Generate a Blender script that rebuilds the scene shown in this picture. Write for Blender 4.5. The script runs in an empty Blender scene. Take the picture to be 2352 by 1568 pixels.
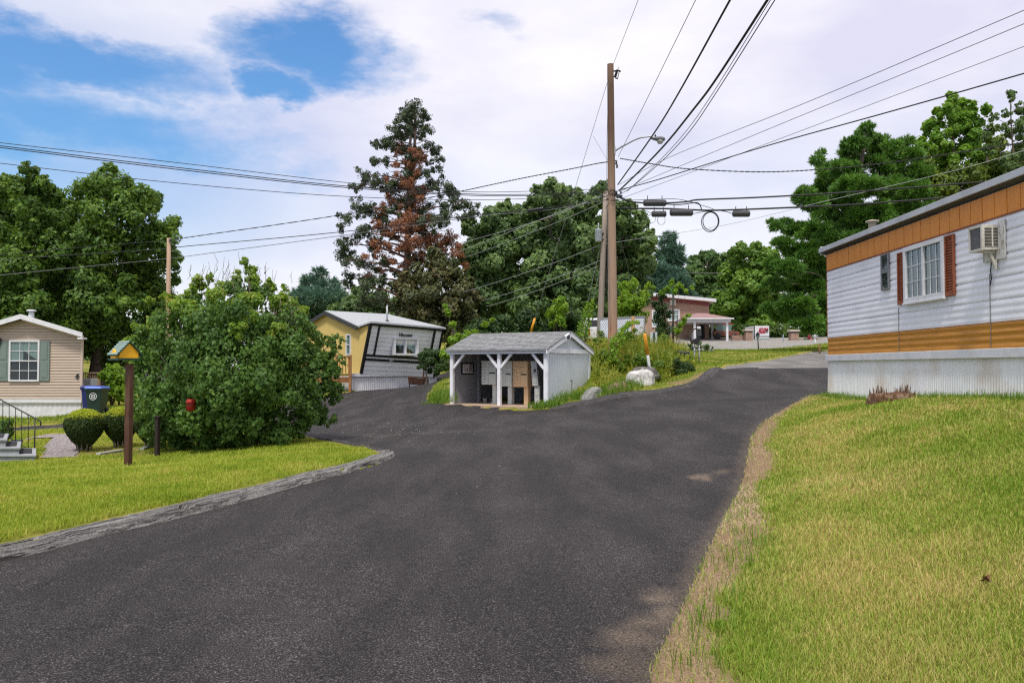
# Residential lane with mail shelter, utility poles and mobile homes -- built entirely in code.
import bpy, math, random
import numpy as np
from mathutils import Vector, Matrix, noise as mn

sc = bpy.context.scene
col = sc.collection
random.seed(7)
R = math.radians

# ------------------------------------------------------------------ camera geometry
F, HZ, EYE = 1829.3, 842.5, 1.6
PITCH = math.atan((HZ - 784.0) / F)
cP, sP = math.cos(PITCH), math.sin(PITCH)

def ray(u, v):
    a = (u - 1176.0) / F; b = (784.0 - v) / F
    return Vector((a, cP - b * sP, sP + b * cP))

def PY(u, v, Y):
    d = ray(u, v); t = Y / d.y
    return Vector((d.x * t, Y, EYE + d.z * t))

def PZ(u, v, z):
    d = ray(u, v); t = (z - EYE) / d.z
    return Vector((d.x * t, d.y * t, z))

def hit(u, v, p0, n):
    d = ray(u, v); o = Vector((0, 0, EYE))
    t = (Vector(p0) - o).dot(n) / d.dot(n)
    return o + d * t

def pxm(Y): return F / Y            # pixels per metre at depth Y

# ------------------------------------------------------------------ materials
MATS = {}
def nd(nt, t, **kw):
    n = nt.nodes.new(t)
    for k, v in kw.items(): setattr(n, k, v)
    return n

def mk(name, c1, c2=None, scale=6.0, rough=0.6, bump=0.0, bscale=None, stretch=(1, 1, 1), spec=0.4, metal=0.0,
       c3=None, scale3=1.2, amt3=0.5, detail=5.0, lo=0.35, hi=0.65):
    m = bpy.data.materials.new(name); m.use_nodes = True
    nt = m.node_tree; bs = nt.nodes['Principled BSDF']
    bs.inputs['Roughness'].default_value = rough
    bs.inputs['Metallic'].default_value = metal
    bs.inputs['Specular IOR Level'].default_value = spec
    tc = nd(nt, 'ShaderNodeTexCoord'); mp = nd(nt, 'ShaderNodeMapping')
    mp.inputs['Scale'].default_value = stretch
    nt.links.new(tc.outputs['Object'], mp.inputs['Vector'])
    c2 = c2 or tuple(x * 0.8 for x in c1)
    nz = nd(nt, 'ShaderNodeTexNoise'); nz.inputs['Scale'].default_value = scale; nz.inputs['Detail'].default_value = detail
    nz.inputs['Roughness'].default_value = 0.65
    nt.links.new(mp.outputs[0], nz.inputs['Vector'])
    cr = nd(nt, 'ShaderNodeValToRGB')
    cr.color_ramp.elements[0].position = lo; cr.color_ramp.elements[1].position = hi
    cr.color_ramp.elements[0].color = (*c1, 1); cr.color_ramp.elements[1].color = (*c2, 1)
    nt.links.new(nz.outputs[0], cr.inputs[0])
    out = cr.outputs[0]
    if c3:
        n3 = nd(nt, 'ShaderNodeTexNoise'); n3.inputs['Scale'].default_value = scale3; n3.inputs['Detail'].default_value = 4
        nt.links.new(tc.outputs['Object'], n3.inputs['Vector'])
        r3 = nd(nt, 'ShaderNodeMapRange'); r3.inputs[1].default_value = 0.48; r3.inputs[2].default_value = 0.68; r3.inputs[4].default_value = amt3
        nt.links.new(n3.outputs[0], r3.inputs[0])
        mx = nd(nt, 'ShaderNodeMixRGB'); mx.inputs[2].default_value = (*c3, 1)
        nt.links.new(r3.outputs[0], mx.inputs[0]); nt.links.new(out, mx.inputs[1]); out = mx.outputs[0]
    nt.links.new(out, bs.inputs['Base Color'])
    if bump:
        nb = nd(nt, 'ShaderNodeTexNoise'); nb.inputs['Scale'].default_value = bscale or scale * 3; nb.inputs['Detail'].default_value = 4
        nt.links.new(mp.outputs[0], nb.inputs['Vector'])
        bp = nd(nt, 'ShaderNodeBump'); bp.inputs['Strength'].default_value = bump; bp.inputs['Distance'].default_value = 0.02
        nt.links.new(nb.outputs[0], bp.inputs['Height']); nt.links.new(bp.outputs[0], bs.inputs['Normal'])
    MATS[name] = m
    return m

def leafmat(name, cols, transl=0.35, rough=0.5, spec=0.35, clump=0.6, cscale=0.7, gain=1.0):
    m = bpy.data.materials.new(name); m.use_nodes = True
    nt = m.node_tree; bs = nt.nodes['Principled BSDF']; outn = nt.nodes['Material Output']
    geo = nd(nt, 'ShaderNodeNewGeometry')
    cr = nd(nt, 'ShaderNodeValToRGB')
    els = cr.color_ramp.elements
    while len(els) < len(cols): els.new(0.5)
    for i, c in enumerate(cols):
        els[i].position = i / max(1, len(cols) - 1); els[i].color = (*[min(.75, x * gain) for x in c], 1)
    tc = nd(nt, 'ShaderNodeTexCoord')
    nz = nd(nt, 'ShaderNodeTexNoise'); nz.inputs['Scale'].default_value = cscale; nz.inputs['Detail'].default_value = 3
    nt.links.new(tc.outputs['Object'], nz.inputs['Vector'])
    mr = nd(nt, 'ShaderNodeMapRange'); mr.inputs[1].default_value = 0.3; mr.inputs[2].default_value = 0.7
    nt.links.new(nz.outputs[0], mr.inputs[0])
    mx = nd(nt, 'ShaderNodeMix'); mx.data_type = 'FLOAT'; mx.inputs[0].default_value = clump
    nt.links.new(geo.outputs['Random Per Island'], mx.inputs[2]); nt.links.new(mr.outputs[0], mx.inputs[3])
    nt.links.new(mx.outputs[0], cr.inputs[0])
    nt.links.new(cr.outputs[0], bs.inputs['Base Color'])
    bs.inputs['Roughness'].default_value = rough; bs.inputs['Specular IOR Level'].default_value = spec
    tr = nd(nt, 'ShaderNodeBsdfTranslucent')
    hs = nd(nt, 'ShaderNodeHueSaturation'); hs.inputs['Value'].default_value = 1.5; hs.inputs['Hue'].default_value = 0.485
    nt.links.new(cr.outputs[0], hs.inputs['Color']); nt.links.new(hs.outputs[0], tr.inputs['Color'])
    ms = nd(nt, 'ShaderNodeMixShader'); ms.inputs[0].default_value = transl
    nt.links.new(bs.outputs[0], ms.inputs[1]); nt.links.new(tr.outputs[0], ms.inputs[2])
    nt.links.new(ms.outputs[0], outn.inputs['Surface'])
    MATS[name] = m
    return m

# ------------------------------------------------------------------ object helpers
ORG = {}
def tag(o, label=None, cat=None, group=None, kind=None):
    if label: o['label'] = label
    if cat: o['category'] = cat
    if group: o['group'] = group
    if kind or (cat and label): o['kind'] = kind or 'thing'
    return o

def thing(name, loc, label, cat, group=None):
    o = bpy.data.objects.new(name, None); col.objects.link(o)
    o.empty_display_size = 0.2
    o.location = loc; ORG[o] = Vector(loc)
    return tag(o, label, cat, group)

def link(name, me, mats, parent=None, origin=None):
    o = bpy.data.objects.new(name, me); col.objects.link(o)
    for m in (mats if isinstance(mats, (list, tuple)) else [mats]): me.materials.append(m)
    if parent is not None:
        o.parent = parent; org = ORG[parent]
        ORG[o] = org
        me.transform(Matrix.Translation(-org))
    else:
        org = Vector(origin) if origin is not None else Vector((0, 0, 0))
        ORG[o] = org; me.transform(Matrix.Translation(-org)); o.location = org
    return o

def np_mesh(name, verts, faces, uv=None):
    me = bpy.data.meshes.new(name)
    verts = np.asarray(verts, dtype=np.float32); faces = np.asarray(faces, dtype=np.int32)
    n, k = faces.shape
    me.vertices.add(len(verts)); me.vertices.foreach_set('co', verts.ravel())
    me.loops.add(n * k); me.loops.foreach_set('vertex_index', faces.ravel())
    me.polygons.add(n); me.polygons.foreach_set('loop_start', np.arange(0, n * k, k, dtype=np.int32))
    try: me.polygons.foreach_set('loop_total', np.full(n, k, dtype=np.int32))
    except Exception: pass
    me.update(calc_edges=True); me.validate()
    return me

class MB:
    def __init__(s): s.v = []; s.f = []; s.sm = []
    def add(s, vs, fs, smooth=False):
        b = len(s.v); s.v += [tuple(p) for p in vs]
        for f in fs: s.f.append(tuple(b + i for i in f)); s.sm.append(smooth)
        return s
    def hexa(s, p):                      # 8 corners: bottom 4 (ccw), top 4
        return s.add(p, [(3, 2, 1, 0), (4, 5, 6, 7), (0, 1, 5, 4), (1, 2, 6, 5), (2, 3, 7, 6), (3, 0, 4, 7)])
    def box(s, c, sx, sy, sz, M=None, bev=0.0):
        hx, hy, hz = sx / 2, sy / 2, sz / 2
        p = [Vector(q) for q in ((-hx, -hy, -hz), (hx, -hy, -hz), (hx, hy, -hz), (-hx, hy, -hz), (-hx, -hy, hz), (hx, -hy, hz), (hx, hy, hz), (-hx, hy, hz))]
        M = M or Matrix.Identity(3)
        return s.hexa([Vector(c) + M @ q for q in p])
    def bar(s, a, b, w, h=None, up=(0, 0, 1)):
        a, b = Vector(a), Vector(b); d = (b - a).normalized(); up = Vector(up)
        if abs(d.dot(up)) > 0.98: up = Vector((0, 1, 0))
        x = d.cross(up).normalized(); y = x.cross(d).normalized(); h = h or w
        q = [x * (-w / 2) + y * (-h / 2), x * (w / 2) + y * (-h / 2), x * (w / 2) + y * (h / 2), x * (-w / 2) + y * (h / 2)]
        return s.hexa([a + e for e in q] + [b + e for e in q])
    def tube(s, path, r, n=8, cap=True, smooth=True):
        path = [Vector(p) for p in path]; m = len(path)
        rs = r if isinstance(r, (list, tuple)) else [r] * m
        b = len(s.v); prev = None
        for i, p in enumerate(path):
            d = (path[min(i + 1, m - 1)] - path[max(i - 1, 0)])
            d = d.normalized() if d.length > 1e-9 else Vector((0, 0, 1))
            if prev is None:
                up = Vector((0, 0, 1)) if abs(d.z) < 0.9 else Vector((1, 0, 0))
                x = d.cross(up).normalized()
            else: x = (prev - d * prev.dot(d)).normalized()
            prev = x; y = d.cross(x)
            for k in range(n):
                a = 2 * math.pi * k / n
                s.v.append(tuple(p + x * (math.cos(a) * rs[i]) + y * (math.sin(a) * rs[i])))
        for i in range(m - 1):
            for k in range(n):
                k2 = (k + 1) % n
                s.f.append((b + i * n + k, b + i * n + k2, b + (i + 1) * n + k2, b + (i + 1) * n + k)); s.sm.append(smooth)
        if cap:
            s.f.append(tuple(b + k for k in range(n))[::-1]); s.sm.append(False)
            s.f.append(tuple(b + (m - 1) * n + k for k in range(n))); s.sm.append(False)
        return s
    def prism(s, poly, ext):             # polygon (list of Vector) extruded by vector
        n = len(poly); ext = Vector(ext); poly = [Vector(p) for p in poly]
        fs = [tuple(range(n))[::-1], tuple(range(n, 2 * n))] + [(i, (i + 1) % n, n + (i + 1) % n, n + i) for i in range(n)]
        return s.add(poly + [p + ext for p in poly], fs)
    def lathe(s, prof, c=(0, 0, 0), n=16, M=None):
        c = Vector(c); M = M or Matrix.Identity(3); b = len(s.v)
        for (r, z) in prof:
            for k in range(n):
                a = 2 * math.pi * k / n
                s.v.append(tuple(c + M @ Vector((r * math.cos(a), r * math.sin(a), z))))
        for i in range(len(prof) - 1):
            for k in range(n):
                k2 = (k + 1) % n
                s.f.append((b + i * n + k, b + i * n + k2, b + (i + 1) * n + k2, b + (i + 1) * n + k)); s.sm.append(True)
        s.f.append(tuple(b + k for k in range(n))[::-1]); s.sm.append(False)
        s.f.append(tuple(b + (len(prof) - 1) * n + k for k in range(n))); s.sm.append(False)
        return s
    def build(s, name, mat, parent=None, origin=None, bevel=0.0):
        me = bpy.data.meshes.new(name); me.from_pydata(s.v, [], s.f)
        me.polygons.foreach_set('use_smooth', s.sm); me.update()
        o = link(name, me, mat, parent, origin)
        if bevel:
            md = o.modifiers.new('bevel', 'BEVEL'); md.width = bevel; md.segments = 2; md.limit_method = 'ANGLE'
        return o

def copy_tree(o, loc=None, rotz=None, scale=None, parent=None):
    c = o.copy(); col.objects.link(c)
    if parent is not None: c.parent = parent
    ORG[c] = ORG[o]
    for ch in [x for x in bpy.data.objects if x.parent == o]: copy_tree(ch, parent=c)
    if loc is not None: c.location = loc
    if rotz is not None: c.rotation_euler = (0, 0, rotz)
    if scale is not None: c.scale = scale
    return c

def text_mesh(body, size, depth=0.004, bold=0.0, shear=0.0, align='CENTER'):
    cu = bpy.data.curves.new('t', 'FONT'); cu.body = body; cu.size = size; cu.extrude = depth; cu.offset = bold; cu.shear = shear
    cu.align_x = align; cu.align_y = 'CENTER'
    o = bpy.data.objects.new('t', cu); col.objects.link(o)
    bpy.context.view_layer.update()
    me = bpy.data.meshes.new_from_object(o.evaluated_get(bpy.context.evaluated_depsgraph_get()))
    bpy.data.objects.remove(o); bpy.data.curves.remove(cu)
    me.materials.clear()
    return me

def text_on(name, body, size, c, ex, n, mat, parent, depth=0.004, bold=0.0, shear=0.0):
    me = text_mesh(body, size, depth, bold, shear)
    ex = Vector(ex).normalized(); n = Vector(n).normalized(); ey = n.cross(ex).normalized()
    M = Matrix((ex, ey, n)).transposed().to_4x4(); M.translation = Vector(c)
    me.transform(M)
    return link(name, me, mat, parent)

# ------------------------------------------------------------------ terrain height
CP = []
def cy(u, v, Y): p = PY(u, v, Y); CP.append((p.x, p.y, p.z))
def cz(x, y, z): CP.append((x, y, z))
for p in [(0, -3, 0), (-5, -3, .02), (0, 0, 0), (0, 4, 0), (0, 8, 0), (0, 14, 0), (-1, 20, 0.02), (0.2, 25.5, .1), (-4.2, 6.6, 0), (-3.5, 8.8, 0),
          (-2.9, 11, 0), (-2.1, 14.2, 0), (-6, 9, .02), (-6, 13, -.08), (-8, 8, .02), (-14, 8, .0), (-7, 17.5, -.28), (-12, 18, -.32), (-10, 21, -.32), (-12, 26, -.3), (-17, 32, -.24),
          (-10, 31, -.2), (-25, 42, 0), (-20, 50, .6), (-3, 30.6, .27), (-25, 20, -.3), (-30, 30, -.2),
          (2.6, 3.2, .32), (4, 6, .6), (6.7, 6, 1.15), (6.7, 9.7, 1.17), (6.75, 13, 1.08), (6.8, 17, .96), (4, 10, .57), (9, 5, 1.3), (14, 10, 1.3), (10, 16, 1.1), (5.0, 12.5, .75), (3, 0, .35), (6, 0, 1.0),
          (0, 100, 5), (40, 120, 7), (-40, 100, 2.5), (-80, 150, 3), (0, 300, 8), (60, 60, 4.6), (26, 22, 1.9), (32, 40, 3.2), (-60, 60, .5), (100, 100, 7), (150, 300, 9), (-150, 300, 5),
          (1, 37, 1.4), (-2, 39, 1.2), (3, 46, 2.2), (0, 60, 2.6), (-12, 60, 1.2), (4, 30.5, .62)]: cz(*p)
for p in [(290, 1075, 14.2), (760, 945, 30), (770, 912, 38), (1000, 884, 44), (960, 918, 33), (205, 1045, 18.3), (-60, 955, 32), (190, 955, 32),
          (1690, 1120, 9.8), (1715, 1010, 13.3), (1740, 975, 15.1), (1790, 945, 16.6), (1890, 907, 19.2), (1905, 848, 27), (1660, 849, 29),
          (1600, 885, 27), (1500, 905, 26.7), (1370, 920, 27.5), (1262, 938, 27.6), (1120, 938, 28.4),
          (1672, 839, 31.5), (1780, 824, 37.5), (1900, 815, 38), (1850, 829, 33), (1705, 842, 30.5), (1780, 838, 31), (1890, 838, 30), (1720, 831, 34.5),
          (1475, 885, 28.3), (1420, 800, 35.5), (1400, 860, 31), (1480, 800, 38), (1600, 836, 34), (1650, 832, 38), (1880, 806, 45), (1743, 804, 58), (1560, 806, 56),
          (1672, 780, 88), (1500, 776, 92), (1870, 786, 80), (1600, 792, 74), (808, 898, 42), (1006, 874, 46), (1430, 878, 28.5), (1560, 868, 30)]: cy(*p)
CPA = np.array(CP, dtype=float)

def _k(r2): return np.where(r2 > 1e-9, 0.5 * r2 * np.log(np.maximum(r2, 1e-9)), 0.0)
def _fit():
    n = len(CPA); S = 0.05
    xy = CPA[:, :2] * S
    d2 = ((xy[:, None] - xy[None]) ** 2).sum(-1)
    A = np.zeros((n + 3, n + 3)); A[:n, :n] = _k(d2) + np.eye(n) * 2e-4
    A[:n, n] = 1; A[:n, n + 1:] = xy; A[n, :n] = 1; A[n + 1:, :n] = xy.T
    b = np.zeros(n + 3); b[:n] = CPA[:, 2]
    return np.linalg.solve(A, b)
_W = _fit()
def HA(x, y):
    x = np.asarray(x, float); y = np.asarray(y, float)
    S = 0.05; n = len(CPA); out = np.empty(x.shape)
    xf = x.ravel() * S; yf = y.ravel() * S; o = np.empty(len(xf))
    for i in range(0, len(xf), 20000):
        xx = xf[i:i + 20000]; yy = yf[i:i + 20000]
        d2 = (xx[:, None] - CPA[None, :, 0] * S) ** 2 + (yy[:, None] - CPA[None, :, 1] * S) ** 2
        o[i:i + 20000] = _k(d2) @ _W[:n] + _W[n] + _W[n + 1] * xx + _W[n + 2] * yy
    return o.reshape(x.shape)
def H(x, y): return float(HA(np.array([x]), np.array([y]))[0])
def GP(u, Y, dz=0.0):
    x = (u - 1176.0) / F * Y
    return Vector((x, Y, H(x, Y) + dz))

# polygons of the paved surfaces (plan view)
def xy(*pts): return [(p[0], p[1]) for p in pts]
ROAD = xy((0.2, -8), (0.3, 0), PZ(1462, 1568, 0), PZ(1560, 1400, 0), PZ(1612, 1290, .02), PZ(1648, 1215, .05), PY(1672, 1165, 8.7), PY(1690, 1110, 9.9), PY(1708, 1050, 11.7), PY(1715, 1005, 13.5), PY(1742, 974, 15.1),
          PY(1790, 943, 16.7), PY(1890, 906, 19.2), (11.3, 27.2), PY(1660, 849, 29), PY(1600, 885, 27), PY(1500, 906, 26.7), PY(1370, 921, 27.4), PY(1262, 940, 27.4),
          PY(1208, 944, 27.2), PY(1022, 933, 29.6), PY(985, 926, 30.4), PY(972, 913, 33.0), PY(988, 901, 37), PY(1040, 889, 43), PY(1050, 880, 51), PY(900, 897, 44.5),
          PY(830, 906, 42), PY(765, 916, 39.5), PZ(600, 936, -.08), PZ(320, 957, -.25), PZ(150, 973, -.3), PZ(-200, 990, -.3), PZ(-200, 1003, -.3), PZ(150, 984, -.3), PZ(320, 969, -.25), PZ(500, 963, -.2), PZ(640, 978, -.1), PZ(720, 993, -.05),
          PZ(862, 1030, 0), PZ(908, 1052, 0), PZ(870, 1068, 0), PZ(700, 1113, 0), PZ(440, 1183, 0), PZ(0, 1292, 0), (-6.3, 1), (-7.5, -8))
OLD = xy(PY(1655, 851, 28.5), (11.3, 26.4), (19, 34), (24, 47), PY(1880, 806, 45), PY(1780, 823, 37.5), PY(1672, 838, 31.5))
LOT = xy(PY(1500, 809, 56), PY(1580, 811, 55.5), PY(1743, 804, 58), PY(1830, 792, 65), PY(1885, 787, 74), (50, 80), (50, 96), PY(1440, 776, 97), PY(1480, 800, 60))

def sdist(P, x, y):
    P = np.array(P, float); x = np.asarray(x, float); y = np.asarray(y, float)
    d2 = np.full(x.shape, 1e18); ins = np.zeros(x.shape, bool); n = len(P)
    for i in range(n):
        ax, ay = P[i]; bx, by = P[(i + 1) % n]
        ex, ey = bx - ax, by - ay; L = ex * ex + ey * ey + 1e-12
        t = np.clip(((x - ax) * ex + (y - ay) * ey) / L, 0, 1)
        d2 = np.minimum(d2, (x - ax - t * ex) ** 2 + (y - ay - t * ey) ** 2)
        c = (ay > y) != (by > y)
        xi = ax + (y - ay) / (ey if abs(ey) > 1e-12 else 1e-12) * ex
        ins ^= c & (x < xi)
    return np.where(ins, -1, 1) * np.sqrt(d2)

def vnoise(x, y, s, seed=0):            # cheap vectorised value noise
    r = np.random.RandomState(seed); T = r.rand(64, 64)
    fx = np.asarray(x) * s + 17.3; fy = np.asarray(y) * s + 5.7
    ix = np.floor(fx).astype(int); iy = np.floor(fy).astype(int); tx = fx - ix; ty = fy - iy
    tx = tx * tx * (3 - 2 * tx); ty = ty * ty * (3 - 2 * ty)
    g = lambda a, b: T[a % 64, b % 64]
    return (g(ix, iy) * (1 - tx) + g(ix + 1, iy) * tx) * (1 - ty) + (g(ix, iy + 1) * (1 - tx) + g(ix + 1, iy + 1) * tx) * ty
# ------------------------------------------------------------------ ground sheets
def fan(th0, th1, nth, r0, r1, nr, ox=0.0, oy=-5.0):
    th = np.linspace(R(th0), R(th1), nth); rr = np.geomspace(r0, r1, nr)
    TH, RR = np.meshgrid(th, rr)
    X = ox + RR * np.sin(TH); Y = oy + RR * np.cos(TH)
    idx = np.arange(nth * nr).reshape(nr, nth)
    faces = np.stack([idx[:-1, :-1], idx[:-1, 1:], idx[1:, 1:], idx[1:, :-1]], -1).reshape(-1, 4)[:, ::-1]
    return X.ravel(), Y.ravel(), faces

GRAVEL = xy(PZ(80, 1051, -.3), PZ(183, 1047, -.3), PZ(182, 1021, -.3), PZ(163, 1000, -.3), PZ(120, 997, -.3), PZ(55, 1009, -.3), PZ(62, 1013, -.3), PZ(110, 1008, -.3), PZ(122, 1012, -.3), PZ(108, 1027, -.3), PZ(106, 1036, -.3))

def sstep(a, b, x):
    t = np.clip((x - a) / (b - a), 0, 1); return t * t * (3 - 2 * t)

def soil_at(X, Y, sd):
    wid = 0.17 + 0.36 * vnoise(X, Y, 0.9, 3) ** 1.3 + 0.16 * vnoise(X, Y, 4.0, 4) + .12 * vnoise(X, Y, 11, 14)
    right = (X > 0.1) & (Y < 18) & (Y > -6)
    s = np.where(right, 1 - sstep(wid * 0.65, wid, sd), 0)
    far = (X > 2.6) & (Y > 25) & (Y < 31) & (sd < 1.6)
    s = np.where(far, np.maximum(s, sstep(.52, .66, vnoise(X, Y, .8, 8)) * .8), s)
    for (u, v, Yd, rx) in ((205, 1047, 18.0, .75), (275, 1040, 18.6, .8), (340, 1045, 17.6, 1.1)):
        p = PY(u, v, Yd); d = np.hypot((X - p.x) / rx, (Y - p.y) / (rx * .7)) + .5 * vnoise(X, Y, 2.5, 5)
        s = np.maximum(s, (1 - sstep(.8, 1.25, d)) * .75)
    for (u, v, rx, ry) in ((1560, 1420, .30, .42), (1610, 1320, .22, .4), (1520, 1510, .22, .3)):
        p = PZ(u, v, .08); d = np.hypot((X - p.x) / rx, (Y - p.y) / ry) + .7 * (vnoise(X, Y, 5, 51) - .5); s = np.maximum(s, 1 - sstep(.7, 1.1, d))
    tip = np.hypot(X + 2.3, Y - 14.9); s = np.maximum(s, (1 - sstep(.3, .9, tip + .5 * vnoise(X, Y, 3, 6))) * .8)
    return s

X, Y, FC = fan(-64, 64, 430, 1.6, 900, 440)
sdr = sdist(ROAD, X, Y); sdo = sdist(OLD, X, Y); sdl = sdist(LOT, X, Y)
sd = np.minimum(np.minimum(sdr, sdo), sdl)
Z = HA(X, Y)
ter = Z + np.where(sd < 0, -0.14, 0) * 0 + (-0.14 + 0.185 * sstep(-0.06, 0.12, sd))
MCx, efx, esx = np.array([1.22, 28.0]), np.array([-.86, .51]), np.array([.51, .86])
PAD = [tuple(MCx + efx * a + esx * b_) for a, b_ in ((-.05, -.5), (-.05, 3.6), (4.3, 3.6), (4.75, .2), (4.75, -.5))]
PADs = sdist(PAD, X, Y)
ter = np.where(PADs < -.04, np.minimum(ter, -0.35), ter)
leftk = (X < -1.6) & (Y < 15.2) & (Y > -9) & (sdr < 5)
ter = ter + np.where(leftk, 0.06 * sstep(0.05, 0.4, sdr) * (1 - sstep(1.5, 4.5, sdr)), 0)
ter = ter + (vnoise(X, Y, .7, 1) - .5) * 0.05 * sstep(.1, 1.0, sd)
ter = ter + (vnoise(X, Y, .12, 2) - .5) * 0.4 * sstep(60, 160, Y)
me = np_mesh('lawn', np.stack([X, Y, ter], 1), FC)
at = me.attributes.new('soil', 'FLOAT', 'POINT'); at.data.foreach_set('value', soil_at(X, Y, sd).astype(np.float32))
me.polygons.foreach_set('use_smooth', np.ones(len(me.polygons), bool))

def ground_mat(name, g, straw, soil):
    m = bpy.data.materials.new(name); m.use_nodes = True; nt = m.node_tree; bs = nt.nodes['Principled BSDF']
    bs.inputs['Roughness'].default_value = .9; bs.inputs['Specular IOR Level'].default_value = .1
    tc = nd(nt, 'ShaderNodeTexCoord')
    def nz(s, d=5):
        n = nd(nt, 'ShaderNodeTexNoise'); n.inputs['Scale'].default_value = s; n.inputs['Detail'].default_value = d; n.inputs['Roughness'].default_value = .7
        nt.links.new(tc.outputs['Object'], n.inputs['Vector']); return n
    def ramp(src, a, b, c1, c2):
        r = nd(nt, 'ShaderNodeValToRGB'); r.color_ramp.elements[0].position = a; r.color_ramp.elements[1].position = b
        r.color_ramp.elements[0].color = (*c1, 1); r.color_ramp.elements[1].color = (*c2, 1); nt.links.new(src.outputs[0], r.inputs[0]); return r
    a = ramp(nz(9), .3, .7, g, tuple(c * .55 for c in g)); b = ramp(nz(.55), .4, .62, (0, 0, 0), (1, 1, 1))
    mx = nd(nt, 'ShaderNodeMixRGB'); mx.inputs[2].default_value = (*straw, 1)
    nt.links.new(b.outputs[0], mx.inputs[0]); nt.links.new(a.outputs[0], mx.inputs[1])
    so = ramp(nz(45), .3, .7, soil, tuple(c * .45 for c in soil))
    atn = nd(nt, 'ShaderNodeAttribute', attribute_name='soil')
    m2 = nd(nt, 'ShaderNodeMixRGB'); nt.links.new(atn.outputs['Fac'], m2.inputs[0]); nt.links.new(mx.outputs[0], m2.inputs[1]); nt.links.new(so.outputs[0], m2.inputs[2])
    nt.links.new(m2.outputs[0], bs.inputs['Base Color'])
    bp = nd(nt, 'ShaderNodeBump'); bp.inputs['Strength'].default_value = .6; bp.inputs['Distance'].default_value = .03
    nt.links.new(nz(30).outputs[0], bp.inputs['Height']); nt.links.new(bp.outputs[0], bs.inputs['Normal'])
    return m
M_LAWN = ground_mat('lawn ground', (.14, .19, .015), (.30, .25, .07), (.33, .225, .135))
o = link('lawn', me, M_LAWN); tag(o, 'green and straw coloured lawn ground on both sides of the road', 'lawn', kind='structure')

def asphalt(name, base, light, speck, sand=(.34, .25, .17), rough=.72, patch=.35):
    m = bpy.data.materials.new(name); m.use_nodes = True; nt = m.node_tree; bs = nt.nodes['Principled BSDF']
    bs.inputs['Roughness'].default_value = rough; bs.inputs['Specular IOR Level'].default_value = .22
    tc = nd(nt, 'ShaderNodeTexCoord')
    def nz(s, d=3, r=.6):
        n = nd(nt, 'ShaderNodeTexNoise'); n.inputs['Scale'].default_value = s; n.inputs['Detail'].default_value = d; n.inputs['Roughness'].default_value = r
        nt.links.new(tc.outputs['Object'], n.inputs['Vector']); return n
    r1 = nd(nt, 'ShaderNodeValToRGB'); e = r1.color_ramp.elements
    e[0].position = .40; e[0].color = (*[c * .3 for c in base], 1); e[1].position = .50; e[1].color = (*base, 1)
    e2 = e.new(.59); e2.color = (*light, 1); e3 = e.new(.68); e3.color = (*speck, 1)
    nt.links.new(nz(85, 3, .9).outputs[0], r1.inputs[0])
    r2 = nd(nt, 'ShaderNodeMapRange'); r2.inputs[1].default_value = .4; r2.inputs[2].default_value = .7; r2.inputs[3].default_value = 1 - patch; r2.inputs[4].default_value = 1 + patch
    mp = nd(nt, 'ShaderNodeMapping'); mp.inputs['Rotation'].default_value = (0, 0, -.45); mp.inputs['Scale'].default_value = (2.2, .5, 1)
    n2 = nd(nt, 'ShaderNodeTexNoise'); n2.inputs['Scale'].default_value = .7; n2.inputs['Detail'].default_value = 6
    nt.links.new(tc.outputs['Object'], mp.inputs[0]); nt.links.new(mp.outputs[0], n2.inputs['Vector']); nt.links.new(n2.outputs[0], r2.inputs[0])
    mot = nd(nt, 'ShaderNodeMapRange'); mot.inputs[1].default_value = .3; mot.inputs[2].default_value = .7; mot.inputs[3].default_value = .78; mot.inputs[4].default_value = 1.22; nt.links.new(nz(9, 5, .75).outputs[0], mot.inputs[0])
    m0 = nd(nt, 'ShaderNodeVectorMath', operation='SCALE'); nt.links.new(r1.outputs[0], m0.inputs[0]); nt.links.new(mot.outputs[0], m0.inputs['Scale'])
    mu = nd(nt, 'ShaderNodeVectorMath', operation='SCALE'); nt.links.new(m0.outputs[0], mu.inputs[0]); nt.links.new(r2.outputs[0], mu.inputs['Scale'])
    atn = nd(nt, 'ShaderNodeAttribute', attribute_name='sand')
    sp = nd(nt, 'ShaderNodeMapRange'); sp.inputs[1].default_value = .35; sp.inputs[2].default_value = .62
    nt.links.new(nz(70, 3, .7).outputs[0], sp.inputs[0])
    ad = nd(nt, 'ShaderNodeMath', operation='MULTIPLY'); ad2 = nd(nt, 'ShaderNodeMath', operation='MULTIPLY_ADD'); ad2.inputs[1].default_value = .95; ad2.inputs[2].default_value = .05
    nt.links.new(sp.outputs[0], ad2.inputs[0]); nt.links.new(ad2.outputs[0], ad.inputs[0]); nt.links.new(atn.outputs['Fac'], ad.inputs[1])
    mx = nd(nt, 'ShaderNodeMixRGB'); mx.inputs[2].default_value = (*sand, 1)
    nt.links.new(ad.outputs[0], mx.inputs[0]); nt.links.new(mu.outputs[0], mx.inputs[1]); nt.links.new(mx.outputs[0], bs.inputs['Base Color'])
    bp = nd(nt, 'ShaderNodeBump'); bp.inputs['Strength'].default_value = .7; bp.inputs['Distance'].default_value = .012
    nt.links.new(nz(75, 3, .7).outputs[0], bp.inputs['Height']); nt.links.new(bp.outputs[0], bs.inputs['Normal'])
    MATS[name] = m
    return m

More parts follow.
